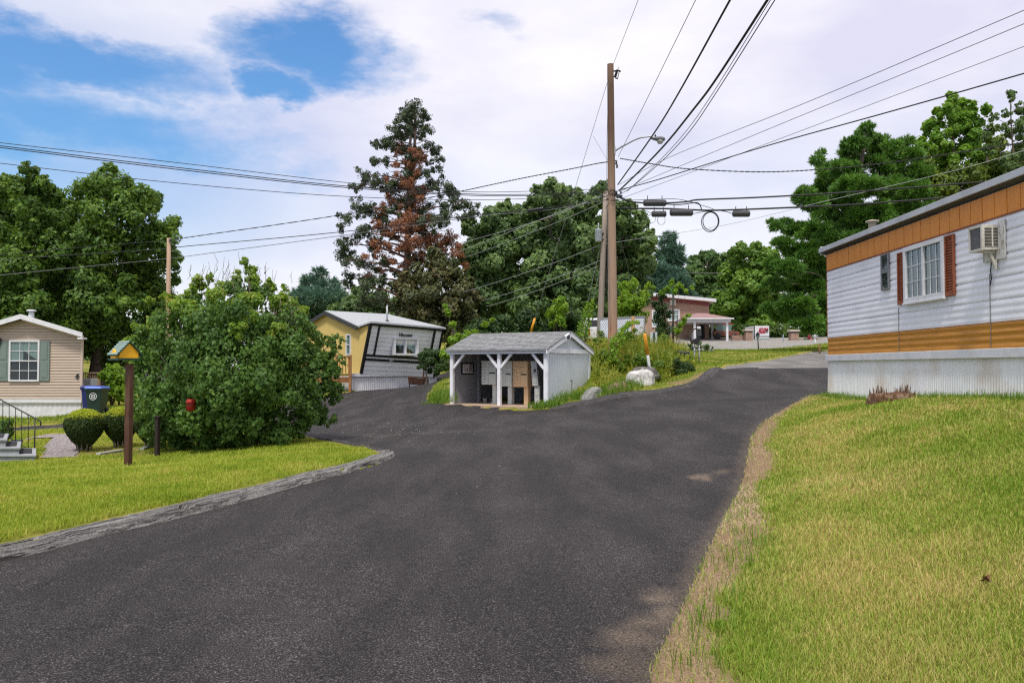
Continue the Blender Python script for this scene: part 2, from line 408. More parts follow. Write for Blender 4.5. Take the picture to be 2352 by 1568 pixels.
def sheet(name, poly, margin, dz, mat, label, cat, keep, sand=None):
    s = sdist(poly, X, Y)
    vm = (s < margin) & keep
    fm = vm[FC].all(1); fs = FC[fm]; used = np.unique(fs); rem = -np.ones(len(X), int); rem[used] = np.arange(len(used))
    x, y = X[used], Y[used]
    z = Z[used] + dz - (.3 * (1 - sstep(-.45, -.22, PADs[used])) if name == 'road' else 0)
    me = np_mesh(name, np.stack([x, y, z], 1), rem[fs])
    me.polygons.foreach_set('use_smooth', np.ones(len(me.polygons), bool))
    at = me.attributes.new('sand', 'FLOAT', 'POINT')
    at.data.foreach_set('value', (sand(x, y, s[used]) if sand is not None else np.zeros(len(x))).astype(np.float32))
    return tag(link(name, me, mat), label, cat, kind='structure')

def road_sand(x, y, s):
    v = np.zeros(len(x))
    for (u, vv, rx, ry, a) in ((1612, 1093, .34, .12, .8), (1492, 1420, .18, .20, .7), (1455, 1470, .20, .18, .4), (1420, 1530, .18, .18, .25), (1520, 1370, .12, .2, .5)):
        p = PZ(u, vv, H(*PZ(u, vv, .1)[:2]))
        d = np.hypot((x - p.x) / rx, (y - p.y) / ry) + .8 * (vnoise(x, y, 3.5, 21) - .5) + .9 * (vnoise(x, y, 8, 22) - .5)
        v = np.maximum(v, a * (1 - sstep(.25, 1.15, d)))
    ed = (x > .1) & (y < 17)
    v = np.maximum(v, np.where(ed, .22 * (1 - sstep(.0, .04 + .10 * vnoise(x, y, 5, 41), -s)), 0))
    # loose grit swept across the junction
    p = PZ(930, 990, 0); d = np.hypot((x - p.x) / 3.0, (y - p.y) / .5)
    v = np.maximum(v, .16 * (1 - sstep(.4, 1.2, d)) * vnoise(x, y, 14, 5))
    return v
M_ROAD = asphalt('fresh asphalt', (.027, .0235, .0235), (.070, .063, .062), (.29, .27, .265), patch=.28, rough=.8)
M_OLD = asphalt('old asphalt', (.20, .19, .18), (.27, .26, .245), (.36, .34, .32), rough=.85, patch=.22)
M_LOT = asphalt('concrete lot', (.29, .275, .25), (.34, .32, .29), (.40, .375, .34), rough=.9, patch=.12)
road = sheet('road', ROAD, .5, 0.0, M_ROAD, 'dark fresh asphalt road forking around the mail shelter', 'road', Y < 60, road_sand)
sheet('old_road', OLD, .9, -.02, M_OLD, 'worn grey asphalt road beyond the seam, beside the trailer corner', 'road', (Y > 20) & (sdr > -1.2))
sheet('parking_lot', LOT, 2.2, -.01, M_LOT, 'pale grey paved lot in front of the brick building', 'parking lot', Y > 45)
gx, gy, gf = fan(-40, -14, 130, 16, 34, 60)
gs = sdist(GRAVEL, gx, gy) + .25 * (vnoise(gx, gy, 2.5, 9) - .5); gm = (gs < .05)[gf].all(1); gfs = gf[gm]; gu = np.unique(gfs); gr = -np.ones(len(gx), int); gr[gu] = np.arange(len(gu))
me = np_mesh('gravel_path', np.stack([gx[gu], gy[gu], HA(gx[gu], gy[gu]) + .065], 1), gr[gfs])
M_GRAV = mk('pale gravel', (.42, .37, .36), (.10, .085, .085), scale=26, rough=.95, bump=1.0, bscale=30, lo=.38, hi=.60, detail=3)
tag(link('gravel_path', me, M_GRAV), 'pale pink grey gravel path curving past the clipped shrubs', 'path', kind='structure')

# ------------------------------------------------------------------ kerbs (asphalt berms)
def catmull(P, n):
    P = [np.array(p, float) for p in P]; out = []
    for i in range(len(P) - 1):
        p0 = P[max(i - 1, 0)]; p1 = P[i]; p2 = P[i + 1]; p3 = P[min(i + 2, len(P) - 1)]
        for k in range(n):
            t = k / n
            out.append(.5 * ((2 * p1) + (-p0 + p2) * t + (2 * p0 - 5 * p1 + 4 * p2 - p3) * t * t + (-p0 + 3 * p1 - 3 * p2 + p3) * t ** 3))
    out.append(P[-1]); return np.array(out)

def berm(name, path, w, h, mat, label, side=1, rough=.03, nsub=24, seed=0):
    C = catmull([(p[0], p[1]) for p in path], nsub)
    seg = np.r_[0, np.cumsum(np.hypot(*np.diff(C, axis=0).T))]
    L = np.arange(0, seg[-1], .035); C = np.stack([np.interp(L, seg, C[:, 0]), np.interp(L, seg, C[:, 1])], 1)
    T = np.gradient(C, axis=0); T /= np.linalg.norm(T, axis=1)[:, None]; Nn = np.stack([-T[:, 1], T[:, 0]], 1) * side
    na = 17; A = np.linspace(-.08, 1.08, na)
    hh = np.array([h(l / seg[-1]) if callable(h) else h for l in L]); ww = np.array([w(l / seg[-1]) if callable(w) else w for l in L])
    V = []; UV = []
    for j, a in enumerate(A):
        p = C + Nn * (a * ww)[:, None]
        prof = max(0.0, 1 - abs(2 * a - 1.02) ** 2.6)
        prof = prof ** .38 - (0 if 0 <= a <= 1 else .5)
        z = HA(p[:, 0], p[:, 1]) + prof * hh
        g = vnoise(L, np.full(len(L), a * 2.0), 1.1, seed) - .5
        crack = (np.abs(vnoise(L, np.full(len(L), a * 6 + 3), .8, seed + 1) - .5) < .045) * -.05
        f = vnoise(p[:, 0], p[:, 1], 14, seed + 2) - .5
        z = z + (g * rough * 1.6 + f * rough + crack) * (1 if 0 < a < 1 else 0)
        p = p + Nn * ((vnoise(L, np.full(len(L), a), 2.2, seed + 3) - .5) * .06)[:, None]
        V.append(np.stack([p[:, 0], p[:, 1], z], 1)); UV.append(np.stack([L, np.full(len(L), a)], 1))
    V = np.stack(V, 1); n = len(L); idx = np.arange(n * na).reshape(n, na)
    fs = np.stack([idx[:-1, :-1], idx[1:, :-1], idx[1:, 1:], idx[:-1, 1:]], -1).reshape(-1, 4)
    if side > 0: fs = fs[:, ::-1]
    me = np_mesh(name, V.reshape(-1, 3), fs)
    uvl = me.uv_layers.new(name='UVMap'); li = np.empty(len(me.loops), np.int32); me.loops.foreach_get('vertex_index', li)
    uvl.data.foreach_set('uv', np.stack(UV, 1).reshape(-1, 2)[li].astype(np.float32).ravel())
    me.polygons.foreach_set('use_smooth', np.ones(len(me.polygons), bool))
    return tag(link(name, me, mat), label, 'kerb', kind='structure')

def kerb_mat(name, c1, c2, dark):
    m = bpy.data.materials.new(name); m.use_nodes = True; nt = m.node_tree; bs = nt.nodes['Principled BSDF']
    bs.inputs['Roughness'].default_value = .9; bs.inputs['Specular IOR Level'].default_value = .2
    tc = nd(nt, 'ShaderNodeTexCoord'); mp = nd(nt, 'ShaderNodeMapping'); mp.inputs['Scale'].default_value = (.25, 4.2, 1)
    nt.links.new(tc.outputs['UV'], mp.inputs[0])
    n1 = nd(nt, 'ShaderNodeTexNoise'); n1.inputs['Scale'].default_value = 2.0; n1.inputs['Detail'].default_value = 8; n1.inputs['Roughness'].default_value = .72; nt.links.new(mp.outputs[0], n1.inputs['Vector'])
    n2 = nd(nt, 'ShaderNodeTexNoise'); n2.inputs['Scale'].default_value = 55; n2.inputs['Detail'].default_value = 4; n2.inputs['Roughness'].default_value = .8; nt.links.new(tc.outputs['Object'], n2.inputs['Vector'])
    r2 = nd(nt, 'ShaderNodeValToRGB'); r2.color_ramp.elements[0].position = .36; r2.color_ramp.elements[0].color = (*c2, 1); r2.color_ramp.elements[1].position = .62; r2.color_ramp.elements[1].color = (*c1, 1); nt.links.new(n2.outputs[0], r2.inputs[0])
    r1 = nd(nt, 'ShaderNodeValToRGB'); e = r1.color_ramp.elements; e[0].position = .41; e[0].color = (1, 1, 1, 1); e[1].position = .465; e[1].color = (0, 0, 0, 1)
    a = e.new(.51); a.color = (1, 1, 1, 1); b = e.new(.535); b.color = (0, 0, 0, 1)
    nt.links.new(n1.outputs[0], r1.inputs[0])
    mx = nd(nt, 'ShaderNodeMixRGB'); mx.inputs[2].default_value = (*dark, 1); nt.links.new(r1.outputs[0], mx.inputs[0]); nt.links.new(r2.outputs[0], mx.inputs[1])
    nt.links.new(mx.outputs[0], bs.inputs['Base Color'])
    ad = nd(nt, 'ShaderNodeMath', operation='MULTIPLY_ADD'); ad.inputs[1].default_value = .5; nt.links.new(n2.outputs[0], ad.inputs[0]); nt.links.new(n1.outputs[0], ad.inputs[2])
    bp = nd(nt, 'ShaderNodeBump'); bp.inputs['Strength'].default_value = .9; bp.inputs['Distance'].default_value = .03; nt.links.new(ad.outputs[0], bp.inputs['Height']); nt.links.new(bp.outputs[0], bs.inputs['Normal'])
    return m
M_KERB = kerb_mat('worn berm', (.36, .35, .335), (.14, .136, .13), (.03, .028, .027))
M_KERB2 = kerb_mat('dark berm', (.13, .12, .12), (.05, .048, .05), (.025, .023, .024))
kp = [(-7.6, -6), (-6.4, 1), PZ(0, 1290, 0), PZ(440, 1182, 0), PZ(700, 1112, 0), PZ(830, 1076, 0), PZ(893, 1056, 0), PZ(908, 1046, 0), PZ(890, 1036, 0)]
berm('kerb', kp, .30, lambda t: .105 * (1 if t < .965 else max(.0, 1 - (t - .965) / .035) ** .5), M_KERB, 'cracked grey asphalt kerb along the near lawn', side=1, rough=.014, seed=31)
berm('kerb_edge', [PZ(893, 1036, 0), PZ(860, 1028, 0), PZ(800, 1010, 0), PZ(735, 994, 0)], .16, .06, M_KERB2, 'thin dark asphalt edging at the back of the lawn corner', side=1, rough=.03, seed=41)
berm('far_kerb', [PY(1262, 941, 27.4), PY(1370, 923, 27.2), PY(1440, 915, 26.9), PY(1500, 907, 26.6), PY(1560, 897, 26.7), PY(1600, 886, 26.9), PY(1635, 868, 27.8), PY(1662, 850, 29)], .55, lambda t: .05 + .07 * t, M_KERB2, 'dark asphalt kerb climbing below the boulders', side=1, rough=.03, seed=51)

# ------------------------------------------------------------------ grass blades
def sample_fan(n, u0, u1, r0, r1, rng):
    a = (rng.rand(n) * (u1 - u0) + u0 - 1176) / F
    r = np.exp(rng.rand(n) * math.log(r1 / r0) + math.log(r0))
    return a * r, r
UNION = lambda x, y: np.minimum(np.minimum(sdist(ROAD, x, y), sdist(OLD, x, y)), sdist(LOT, x, y))
def ground_z(x, y, s):
    lk = (x < -1.6) & (y < 15.2) & (s < 5)
    return HA(x, y) + (-0.14 + 0.185 * sstep(-0.06, 0.12, s)) + np.where(lk, 0.06 * sstep(0.05, 0.4, s) * (1 - sstep(1.5, 4.5, s)), 0) + (vnoise(x, y, .7, 1) - .5) * .05 * sstep(.1, 1, s)

def blades(name, x, y, z, h, w, lean, mat, label, rng, cat='grass', flat=False):
    n = len(x); ang = rng.rand(n) * 2 * np.pi
    dx, dy = np.cos(ang), np.sin(ang); l = lean * (.3 + rng.rand(n)) * h
    la = ang + np.pi / 2 + (rng.rand(n) - .5); lx, ly = np.cos(la) * l, np.sin(la) * l
    b0 = np.stack([x - dx * w / 2, y - dy * w / 2, z - .01], 1); b1 = np.stack([x + dx * w / 2, y + dy * w / 2, z - .01], 1)
    m0 = np.stack([x - dx * w * .4 + lx * .35, y - dy * w * .4 + ly * .35, z + h * .6], 1); m1 = np.stack([x + dx * w * .4 + lx * .35, y + dy * w * .4 + ly * .35, z + h * .6], 1)
    tp = np.stack([x + lx, y + ly, z + h * (1.0 if not flat else .9)], 1)
    V = np.stack([b0, b1, m1, m0, tp], 1).reshape(-1, 3); i = np.arange(n) * 5
    fs = np.concatenate([np.stack([i, i + 1, i + 2], 1), np.stack([i, i + 2, i + 3], 1), np.stack([i + 3, i + 2, i + 4], 1)])
    me = np_mesh(name, V, fs)
    return tag(link(name, me, mat), label, cat, kind='stuff')

def inpoly(P, x, y): return sdist(P, x, y) < 0

def lawn(name, n, u0, u1, r0, r1, sel, mat, label, h0=.045, h1=.085, seed=1, wk=.0032, lean=.8):
    rng = np.random.RandomState(seed)
    x, y = sample_fan(n, u0, u1, r0, r1, rng)
    s = UNION(x, y); so = soil_at(x, y, s)
    k = (s > .02) & sel(x, y, s) & (rng.rand(n) > so * .93) & (sdist(GRAVEL, x, y) > .0)
    k &= sdist(PAD, x, y) > .1
    x, y, s = x[k], y[k], s[k]; r = np.hypot(x, y)
    z = ground_z(x, y, s)
    cl = vnoise(x, y, 3.0, seed + 7) * .6 + vnoise(x, y, .8, seed + 9) * .6
    h = (h0 + (h1 - h0) * rng.rand(len(x)) ** 1.5) * (.55 + .75 * cl)
    tall = rng.rand(len(x)) < .035; h = np.where(tall, h * 2.0, h)
    w = wk * np.maximum(1, r / 4.0) ** .85 * (.7 + .6 * rng.rand(len(x)))
    return blades(name, x, y, z, h, w, lean, mat, label, rng)

G_RIGHT = leafmat('right lawn blades', [(.075, .165, .011), (.155, .275, .018), (.27, .35, .045), (.50, .43, .15), (.59, .44, .20)], transl=.3, rough=.6, spec=.2, clump=.46, cscale=.65)
G_LEFT = leafmat('left lawn blades', [(.11, .19, .012), (.21, .31, .02), (.34, .39, .045), (.50, .44, .14)], transl=.35, rough=.6, spec=.2, clump=.42, cscale=1.1)
G_FAR = leafmat('far grass', [(.08, .16, .01), (.16, .25, .015), (.25, .29, .04)], transl=.3, rough=.6, spec=.2, clump=.5, cscale=.3)
isR = lambda x, y, s: (x > .2) & (x < 6.75 + .0153 * (y - 17)) & (y < 19.5)
lawn('grass', 330000, 1380, 2420, 2.9, 20, isR, G_RIGHT, 'short patchy green and straw grass in front of the orange striped trailer', h0=.024, h1=.052, seed=3, wk=.0034)
lawn('grass_margin', 110000, 2420, 4600, 2.2, 15, isR, G_RIGHT, 'straw coloured grass running on past the right edge of the picture', h0=.024, h1=.052, seed=3, wk=.0034)
isL = lambda x, y, s: (x < -1.7) & (y < 27) & (s > .30)
lawn('grass', 260000, -80, 940, 6.3, 27, isL, G_LEFT, 'bright yellow green grass behind the cracked kerb', h0=.028, h1=.055, seed=4)
lawn('grass_margin', 120000, -1500, -80, 3.5, 24, isL, G_LEFT, 'yellow green grass running on past the left edge of the picture', h0=.028, h1=.055, seed=4)
isF = lambda x, y, s: ((y > 25) & ((x > 2.7) | (x < -2.5)) | (y > 45)) & (s > .15)
lawn('grass', 120000, -80, 1960, 25, 75, isF, G_FAR, 'green grass strips around the farther roads', h0=.05, h1=.12, seed=5, wk=.003)
# dry straw lying along the road edge
rng = np.random.RandomState(12)
x, y = sample_fan(60000, 1400, 1860, 3.2, 18, rng); s = UNION(x, y); so = soil_at(x, y, s)
k = (so > .3) & (x > .2) & (s > -.03) & (x < 7) & (y < 18) & (rng.rand(len(x)) < .15 + .85 * sstep(.45, .6, vnoise(x, y, 1.3, 77))); x, y, s = x[k][:9000], y[k][:9000], s[k][:9000]
M_STRAW = leafmat('dry straw', [(.38, .28, .16), (.56, .44, .28), (.68, .56, .38)], transl=.1, rough=.7, clump=.2)
r = np.hypot(x, y)
blades('straw', x, y, ground_z(x, y, s) + .008, np.full(len(x), .008), .0016 * (r / 4) ** .8, 7.0, M_STRAW, 'dry tan straw scattered on the dirt edge of the road', rng, cat='straw', flat=True)
# longer tufts against skirting and on the dirt edge
rng = np.random.RandomState(15)
def tufts(name, spots, nper, hh, mat, label, spread=.12, seed=2, wk=.006):
    rng = np.random.RandomState(seed); xs = []; ys = []; hs = []
    for (x, y) in spots:
        a = rng.rand(nper) * 6.283; q = spread * np.sqrt(rng.rand(nper)); xs.append(x + np.cos(a) * q); ys.append(y + np.sin(a) * q); hs.append(hh * (.4 + .8 * rng.rand(nper)) * (.6 + .7 * rng.rand()))
    x = np.concatenate(xs); y = np.concatenate(ys); h = np.concatenate(hs); s = UNION(x, y)
    return blades(name, x, y, ground_z(x, y, s), h, wk * (.6 + rng.rand(len(x))), .5, mat, label, rng)
G_TUFT = leafmat('tuft blades', [(.06, .15, .01), (.12, .24, .015), (.22, .30, .04)], transl=.35, rough=.55, clump=.3)
sp = [(6.66 + .0153 * (yy - 17), yy) for yy in np.linspace(9, 17, 110) + rng.rand(110) * .1]
sp += [PZ(u, v, .1)[:2] for (u, v) in ((1690, 1330), (1735, 1290), (1720, 1260), (1700, 1300), (1760, 1300), (1640, 1440), (1620, 1470), (1680, 1400), (1590, 1540), (1700, 1220), (1715, 1180))]
tufts('grass_tufts', sp, 50, .11, G_TUFT, 'longer grass tufts along the white skirting and dirt edge', seed=6, spread=.17, wk=.0045)
sp = [PY(u, v, Yd)[:2] for (u, v, Yd) in ((992, 920, 30.4), (1005, 915, 31), (1018, 920, 30.6), (1000, 925, 30.2), (1025, 925, 30.1), (1028, 912, 31.5), (1010, 905, 33), (1240, 940, 27.7), (1250, 938, 27.7), (1262, 936, 27.8), (1280, 933, 28.0), (1300, 930, 28.2), (1320, 925, 28.5), (1345, 922, 28.2), (1380, 915, 28), (1420, 912, 27.6), (1450, 905, 27.6), (1400, 912, 27.8))]
tufts('grass_tufts', sp, 240, .3, G_TUFT, 'bright grass clumps at the foot of the mail shelter walls', spread=.45, seed=7, wk=.012)
# loose pebbles on the road
rng = np.random.RandomState(23); MBp = MB()
for i in range(150):
    if i < 140: p = PZ(760 + rng.rand() * 330, 975 + rng.randn() * 14, 0)
    else: p = PZ(950 + rng.rand() * 600, 950 + rng.rand() * 200, 0.02)
    if sdist(ROAD, np.array([p.x]), np.array([p.y]))[0] > -.1: continue
    q = .005 + .009 * rng.rand(); z = H(p.x, p.y)
    MBp.lathe([(q * .7, -.3 * q), (q, .3 * q), (q * .5, q * .8)], (p.x, p.y, z), 5)
M_PEB = mk('pebble', (.5, .47, .44), (.3, .27, .25), scale=20, rough=.9)
tag(MBp.build('pebbles', M_PEB), 'small pale pebbles scattered on the dark road', 'pebbles', kind='stuff')
# fallen leaves on the lawns
def leaf_litter(u, v, zz, c, label):
    p = PZ(u, v, zz); z = H(p.x, p.y) + .09
    b = MB(); s = .032
    pts = []
    for k in range(12):
        a = k / 12 * 6.283; q = s * (1.0 if k % 2 else .45); pts.append((p.x + math.cos(a) * q * 1.3, p.y + math.sin(a) * q, z + .02 * math.sin(a * 2)))
    b.add([(p.x, p.y, z - .01)] + pts, [(0, 1 + k, 1 + (k + 1) % 12) for k in range(12)])
    tag(b.build('fallen_leaf', c, origin=(p.x, p.y, z)), label, 'leaf', 'fallen leaves')
leaf_litter(2262, 1110, .95, mk('brown leaf', (.16, .075, .03), rough=.7), 'curled brown fallen leaf on the lawn in front of the trailer')
leaf_litter(612, 1062, -.08, mk('pale leaf', (.50, .42, .28), rough=.7), 'pale fallen leaf on the grass near the big bush')

# ------------------------------------------------------------------ camera, sun, sky
cam = bpy.data.cameras.new('camera'); cam.sensor_width = 36; cam.lens = F / 2352 * 36; cam.clip_end = 3000; cam.clip_start = .1
co = bpy.data.objects.new('camera', cam); col.objects.link(co); co.location = (0, 0, EYE); co.rotation_euler = (math.pi / 2 + PITCH, 0, 0)
sc.camera = co
SUN_EL, SUN_AZ = R(62), R(-166)         # azimuth measured from +Y towards +X; the veiled sun stands to the left
sd_ = Vector((math.sin(SUN_AZ) * math.cos(SUN_EL), math.cos(SUN_AZ) * math.cos(SUN_EL), math.sin(SUN_EL)))
sl = bpy.data.lights.new('sun', 'SUN'); sl.energy = SUN_E = 2.9; sl.angle = R(11); sl.color = (1, .95, .86)
so_ = bpy.data.objects.new('sun', sl); col.objects.link(so_); so_.rotation_euler = (-sd_).to_track_quat('-Z', 'Y').to_euler()
W = bpy.data.worlds.new('World'); sc.world = W; W.use_nodes = True
nt = W.node_tree; bg = nt.nodes['Background']
tc = nd(nt, 'ShaderNodeTexCoord'); sx = nd(nt, 'ShaderNodeSeparateXYZ'); nt.links.new(tc.outputs['Generated'], sx.inputs[0])
def mth(op, a, b=None, c=None):
    n = nd(nt, 'ShaderNodeMath', operation=op)
    for i, q in enumerate((a, b, c)):
        if q is None: continue
        if isinstance(q, (int, float)): n.inputs[i].default_value = q
        else: nt.links.new(q, n.inputs[i])
    return n.outputs[0]
az = mth('ARCTAN2', sx.outputs[0], sx.outputs[1]); el = mth('ARCSINE', sx.outputs[2])
# warp the direction with noise so that cloud edges are ragged
def wn(scale, st, det=6, rough=.6, off=0):
    mp = nd(nt, 'ShaderNodeMapping'); mp.inputs['Scale'].default_value = st; mp.inputs['Location'].default_value = (off, off * .7, off * 1.3)
    nt.links.new(tc.outputs['Generated'], mp.inputs[0])
    n = nd(nt, 'ShaderNodeTexNoise'); n.inputs['Scale'].default_value = scale; n.inputs['Detail'].default_value = det; n.inputs['Roughness'].default_value = rough
    nt.links.new(mp.outputs[0], n.inputs['Vector']); return n.outputs[0]
w1 = wn(3.2, (1, 1, 2.4), 7, .62, 2.0); w2 = wn(3.2, (1, 1, 2.4), 7, .62, 9.0); w3 = wn(9, (1, 1, 2.0), 6, .65, 4.0)
azw = mth('ADD', az, mth('MULTIPLY', mth('SUBTRACT', w1, .5), .34)); elw = mth('ADD', el, mth('MULTIPLY', mth('SUBTRACT', w2, .5), .2))
def azel(u, v):
    d = ray(u, v).normalized(); return math.atan2(d.x, d.y), math.asin(d.z)
blue = None
for (u, v, du, dv, a) in ((120, 100, 330, 85, 1.05), (-150, 120, 320, 130, 1.05), (690, 115, 210, 85, 1.1), (560, 190, 100, 50, 1.0), (150, 300, 520, 135, .88), (-100, 300, 320, 160, .92), (350, 260, 230, 45, .5), (1130, 30, 90, 35, .5)):
    a0, e0 = azel(u, v)
    q = mth('ADD', mth('POWER', mth('DIVIDE', mth('SUBTRACT', azw, a0), du / F), 2.0), mth('POWER', mth('DIVIDE', mth('SUBTRACT', elw, e0), dv / F), 2.0))
    g = mth('MULTIPLY', mth('POWER', 2.718, mth('MULTIPLY', q, -.8)), a)
    blue = g if blue is None else mth('MAXIMUM', blue, g)
blue = mth('ADD', blue, mth('MULTIPLY', mth('SUBTRACT', w3, .5), .55))
mr = nd(nt, 'ShaderNodeMapRange'); mr.interpolation_type = 'SMOOTHSTEP'; mr.inputs[1].default_value = .22; mr.inputs[2].default_value = .92; nt.links.new(blue, mr.inputs[0]); bluef = mr.outputs[0]
# a paler blue haze towards the left horizon
a0, e0 = azel(150, 430)
lh = nd(nt, 'ShaderNodeMapRange'); lh.interpolation_type = 'SMOOTHSTEP'; lh.inputs[1].default_value = azel(1100, 400)[0]; lh.inputs[2].default_value = azel(-100, 400)[0]; lh.inputs[4].default_value = .85; nt.links.new(az, lh.inputs[0])
le = nd(nt, 'ShaderNodeMapRange'); le.interpolation_type = 'SMOOTHSTEP'; le.inputs[1].default_value = .50; le.inputs[2].default_value = .18; nt.links.new(el, le.inputs[0])
leff = nd(nt, 'ShaderNodeMapRange'); leff.interpolation_type = 'SMOOTHSTEP'; leff.inputs[1].default_value = .02; leff.inputs[2].default_value = .22; nt.links.new(el, leff.inputs[0])
lowblue = mth('MULTIPLY', mth('MULTIPLY', lh.outputs[0], le.outputs[0]), leff.outputs[0])
tot = mth('MAXIMUM', bluef, lowblue)
rh = nd(nt, 'ShaderNodeMapRange'); rh.interpolation_type = 'SMOOTHSTEP'; rh.inputs[1].default_value = .36; rh.inputs[2].default_value = .20; rh.inputs[4].default_value = .17; nt.links.new(el, rh.inputs[0])
tot = mth('MAXIMUM', tot, mth('MULTIPLY', rh.outputs[0], leff.outputs[0]))
sky = nd(nt, 'ShaderNodeTexSky'); sky.sky_type = 'NISHITA'; sky.sun_disc = False; sky.sun_elevation = SUN_EL; sky.sun_rotation = SUN_AZ; sky.air_density = 1.6; sky.dust_density = .1; sky.ozone_density = 3.0
sc.cycles.use_denoising = False; sc.cycles.pixel_filter_type = 'BLACKMAN_HARRIS'; sc.cycles.filter_width = 1.25
sk = nd(nt, 'ShaderNodeVectorMath', operation='MULTIPLY'); sk.inputs[1].default_value = (.56, .87, 1.22); nt.links.new(sky.outputs[0], sk.inputs[0])
cr = nd(nt, 'ShaderNodeValToRGB'); e = cr.color_ramp.elements
e[0].position = .36; e[0].color = (6.2, 6.15, 7.6, 1); e[1].position = .62; e[1].color = (8.4, 8.2, 8.6, 1)
w4 = wn(2.4, (1, 1, 2.6), 6, .55, 13.0); nt.links.new(w4, cr.inputs[0])
mx = nd(nt, 'ShaderNodeMixRGB'); nt.links.new(tot, mx.inputs[0]); nt.links.new(cr.outputs[0], mx.inputs[1]); nt.links.new(sk.outputs[0], mx.inputs[2])
nt.links.new(mx.outputs[0], bg.inputs[0]); bg.inputs[1].default_value = .1
sc.view_settings.view_transform = 'Standard'; sc.view_settings.look = 'None'; sc.view_settings.exposure = 0.30; sc.view_settings.gamma = 1.0
# ------------------------------------------------------------------ building materials
V3 = Vector
UPV = V3((0, 0, 1))
WHITE = mk('white paint', (.70, .70, .72), (.60, .60, .63), scale=5, rough=.55, c3=(.42, .41, .40), scale3=2.2, amt3=.25)
WSID = mk('white siding', (.86, .86, .90), (.78, .78, .83), scale=3, rough=.42, stretch=(1, .25, 4), c3=(.50, .50, .50), scale3=1.6, amt3=.28)
WSKIRT = mk('white skirting', (.84, .83, .81), (.76, .75, .73), scale=3, rough=.55, stretch=(6, 6, .4), c3=(.54, .41, .28), scale3=1.4, amt3=.45)
ORANGE = mk('varnished board', (.74, .27, .014), (.60, .195, .010), scale=7, rough=.42, stretch=(6, 6, .5), spec=.5)
OCHRE = mk('wood grain stripe', (.58, .26, .028), (.42, .165, .014), scale=5, rough=.42, stretch=(1, .5, 14))
RUST = mk('rust red paint', (.30, .085, .030), (.21, .055, .020), scale=8, rough=.55)
FASC = mk('grey fascia metal', (.50, .51, .54), (.40, .41, .44), scale=2.5, rough=.4, stretch=(1, .4, 1), c3=(.24, .24, .25), scale3=2.5, amt3=.4)
ROOFD = mk('dark roof felt', (.10, .10, .10), (.06, .06, .06), scale=9, rough=.9)
BLACK = mk('black trim', (.012, .012, .014), (.02, .02, .022), scale=8, rough=.5)
DARKIN = mk('dark interior', (.02, .022, .024), (.035, .038, .04), scale=2, rough=.9)
CURT = mk('curtain cloth', (.42, .46, .46), (.26, .30, .31), scale=9, rough=.9, stretch=(14, 14, .6))
BLIND = mk('slatted blind', (.26, .28, .25), (.18, .20, .18), scale=3, rough=.7)
STEEL = mk('galvanised steel', (.42, .43, .44), (.30, .31, .32), scale=14, rough=.45, metal=.6)
WOODG = mk('weathered wood', (.36, .26, .17), (.22, .15, .095), scale=4, rough=.85, stretch=(12, 12, .5), bump=.3, bscale=10)
BROWNW = mk('brown stained wood', (.105, .042, .022), (.06, .022, .012), scale=4, rough=.6, stretch=(10, 10, .6), bump=.3, bscale=9, c3=(.20, .12, .085), scale3=3, amt3=.3)
DECKW = mk('cedar deck wood', (.36, .17, .065), (.24, .10, .035), scale=5, rough=.7)
GREYD = mk('dark grey plastic', (.055, .056, .06), (.04, .04, .043), scale=6, rough=.6)

def glass():
    m = bpy.data.materials.new('window glass'); m.use_nodes = True; nt = m.node_tree; o = nt.nodes['Material Output']; nt.nodes.remove(nt.nodes['Principled BSDF'])
    g = nd(nt, 'ShaderNodeBsdfGlossy'); g.inputs['Roughness'].default_value = .03; g.inputs['Color'].default_value = (.9, .95, 1, 1)
    t = nd(nt, 'ShaderNodeBsdfTransparent'); t.inputs['Color'].default_value = (.82, .88, .86, 1)
    f = nd(nt, 'ShaderNodeFresnel'); f.inputs[0].default_value = 1.5
    a = nd(nt, 'ShaderNodeMath', operation='ADD'); a.inputs[1].default_value = .03; a.operation = 'MULTIPLY_ADD'; a.inputs[1].default_value = .13; a.inputs[2].default_value = .025; nt.links.new(f.outputs[0], a.inputs[0])
    x = nd(nt, 'ShaderNodeMixShader'); nt.links.new(a.outputs[0], x.inputs[0]); nt.links.new(t.outputs[0], x.inputs[1]); nt.links.new(g.outputs[0], x.inputs[2]); nt.links.new(x.outputs[0], o.inputs[0])
    return m
GLASS = glass()

class Fr:                               # local frame: a along ex, b along outward normal n, z world up
    def __init__(s, O, ex, n): s.O = V3(O); s.ex = V3(ex).normalized(); s.n = V3(n).normalized()
    def __call__(s, a, z, b=0.0): return V3((s.O.x, s.O.y, 0)) + s.ex * a + s.n * b + UPV * z
    def px(s, u, v, b=0.0):
        p = hit(u, v, s.O + s.n * b, s.n) - s.O; return p.dot(s.ex), p.z + s.O.z
    def box(s, mb, a0, a1, z0, z1, b0, b1):
        return mb.hexa([s(a0, z0, b0), s(a1, z0, b0), s(a1, z0, b1), s(a0, z0, b1), s(a0, z1, b0), s(a1, z1, b0), s(a1, z1, b1), s(a0, z1, b1)])

def fbox(fr, *r): return fr.box(MB(), *r)

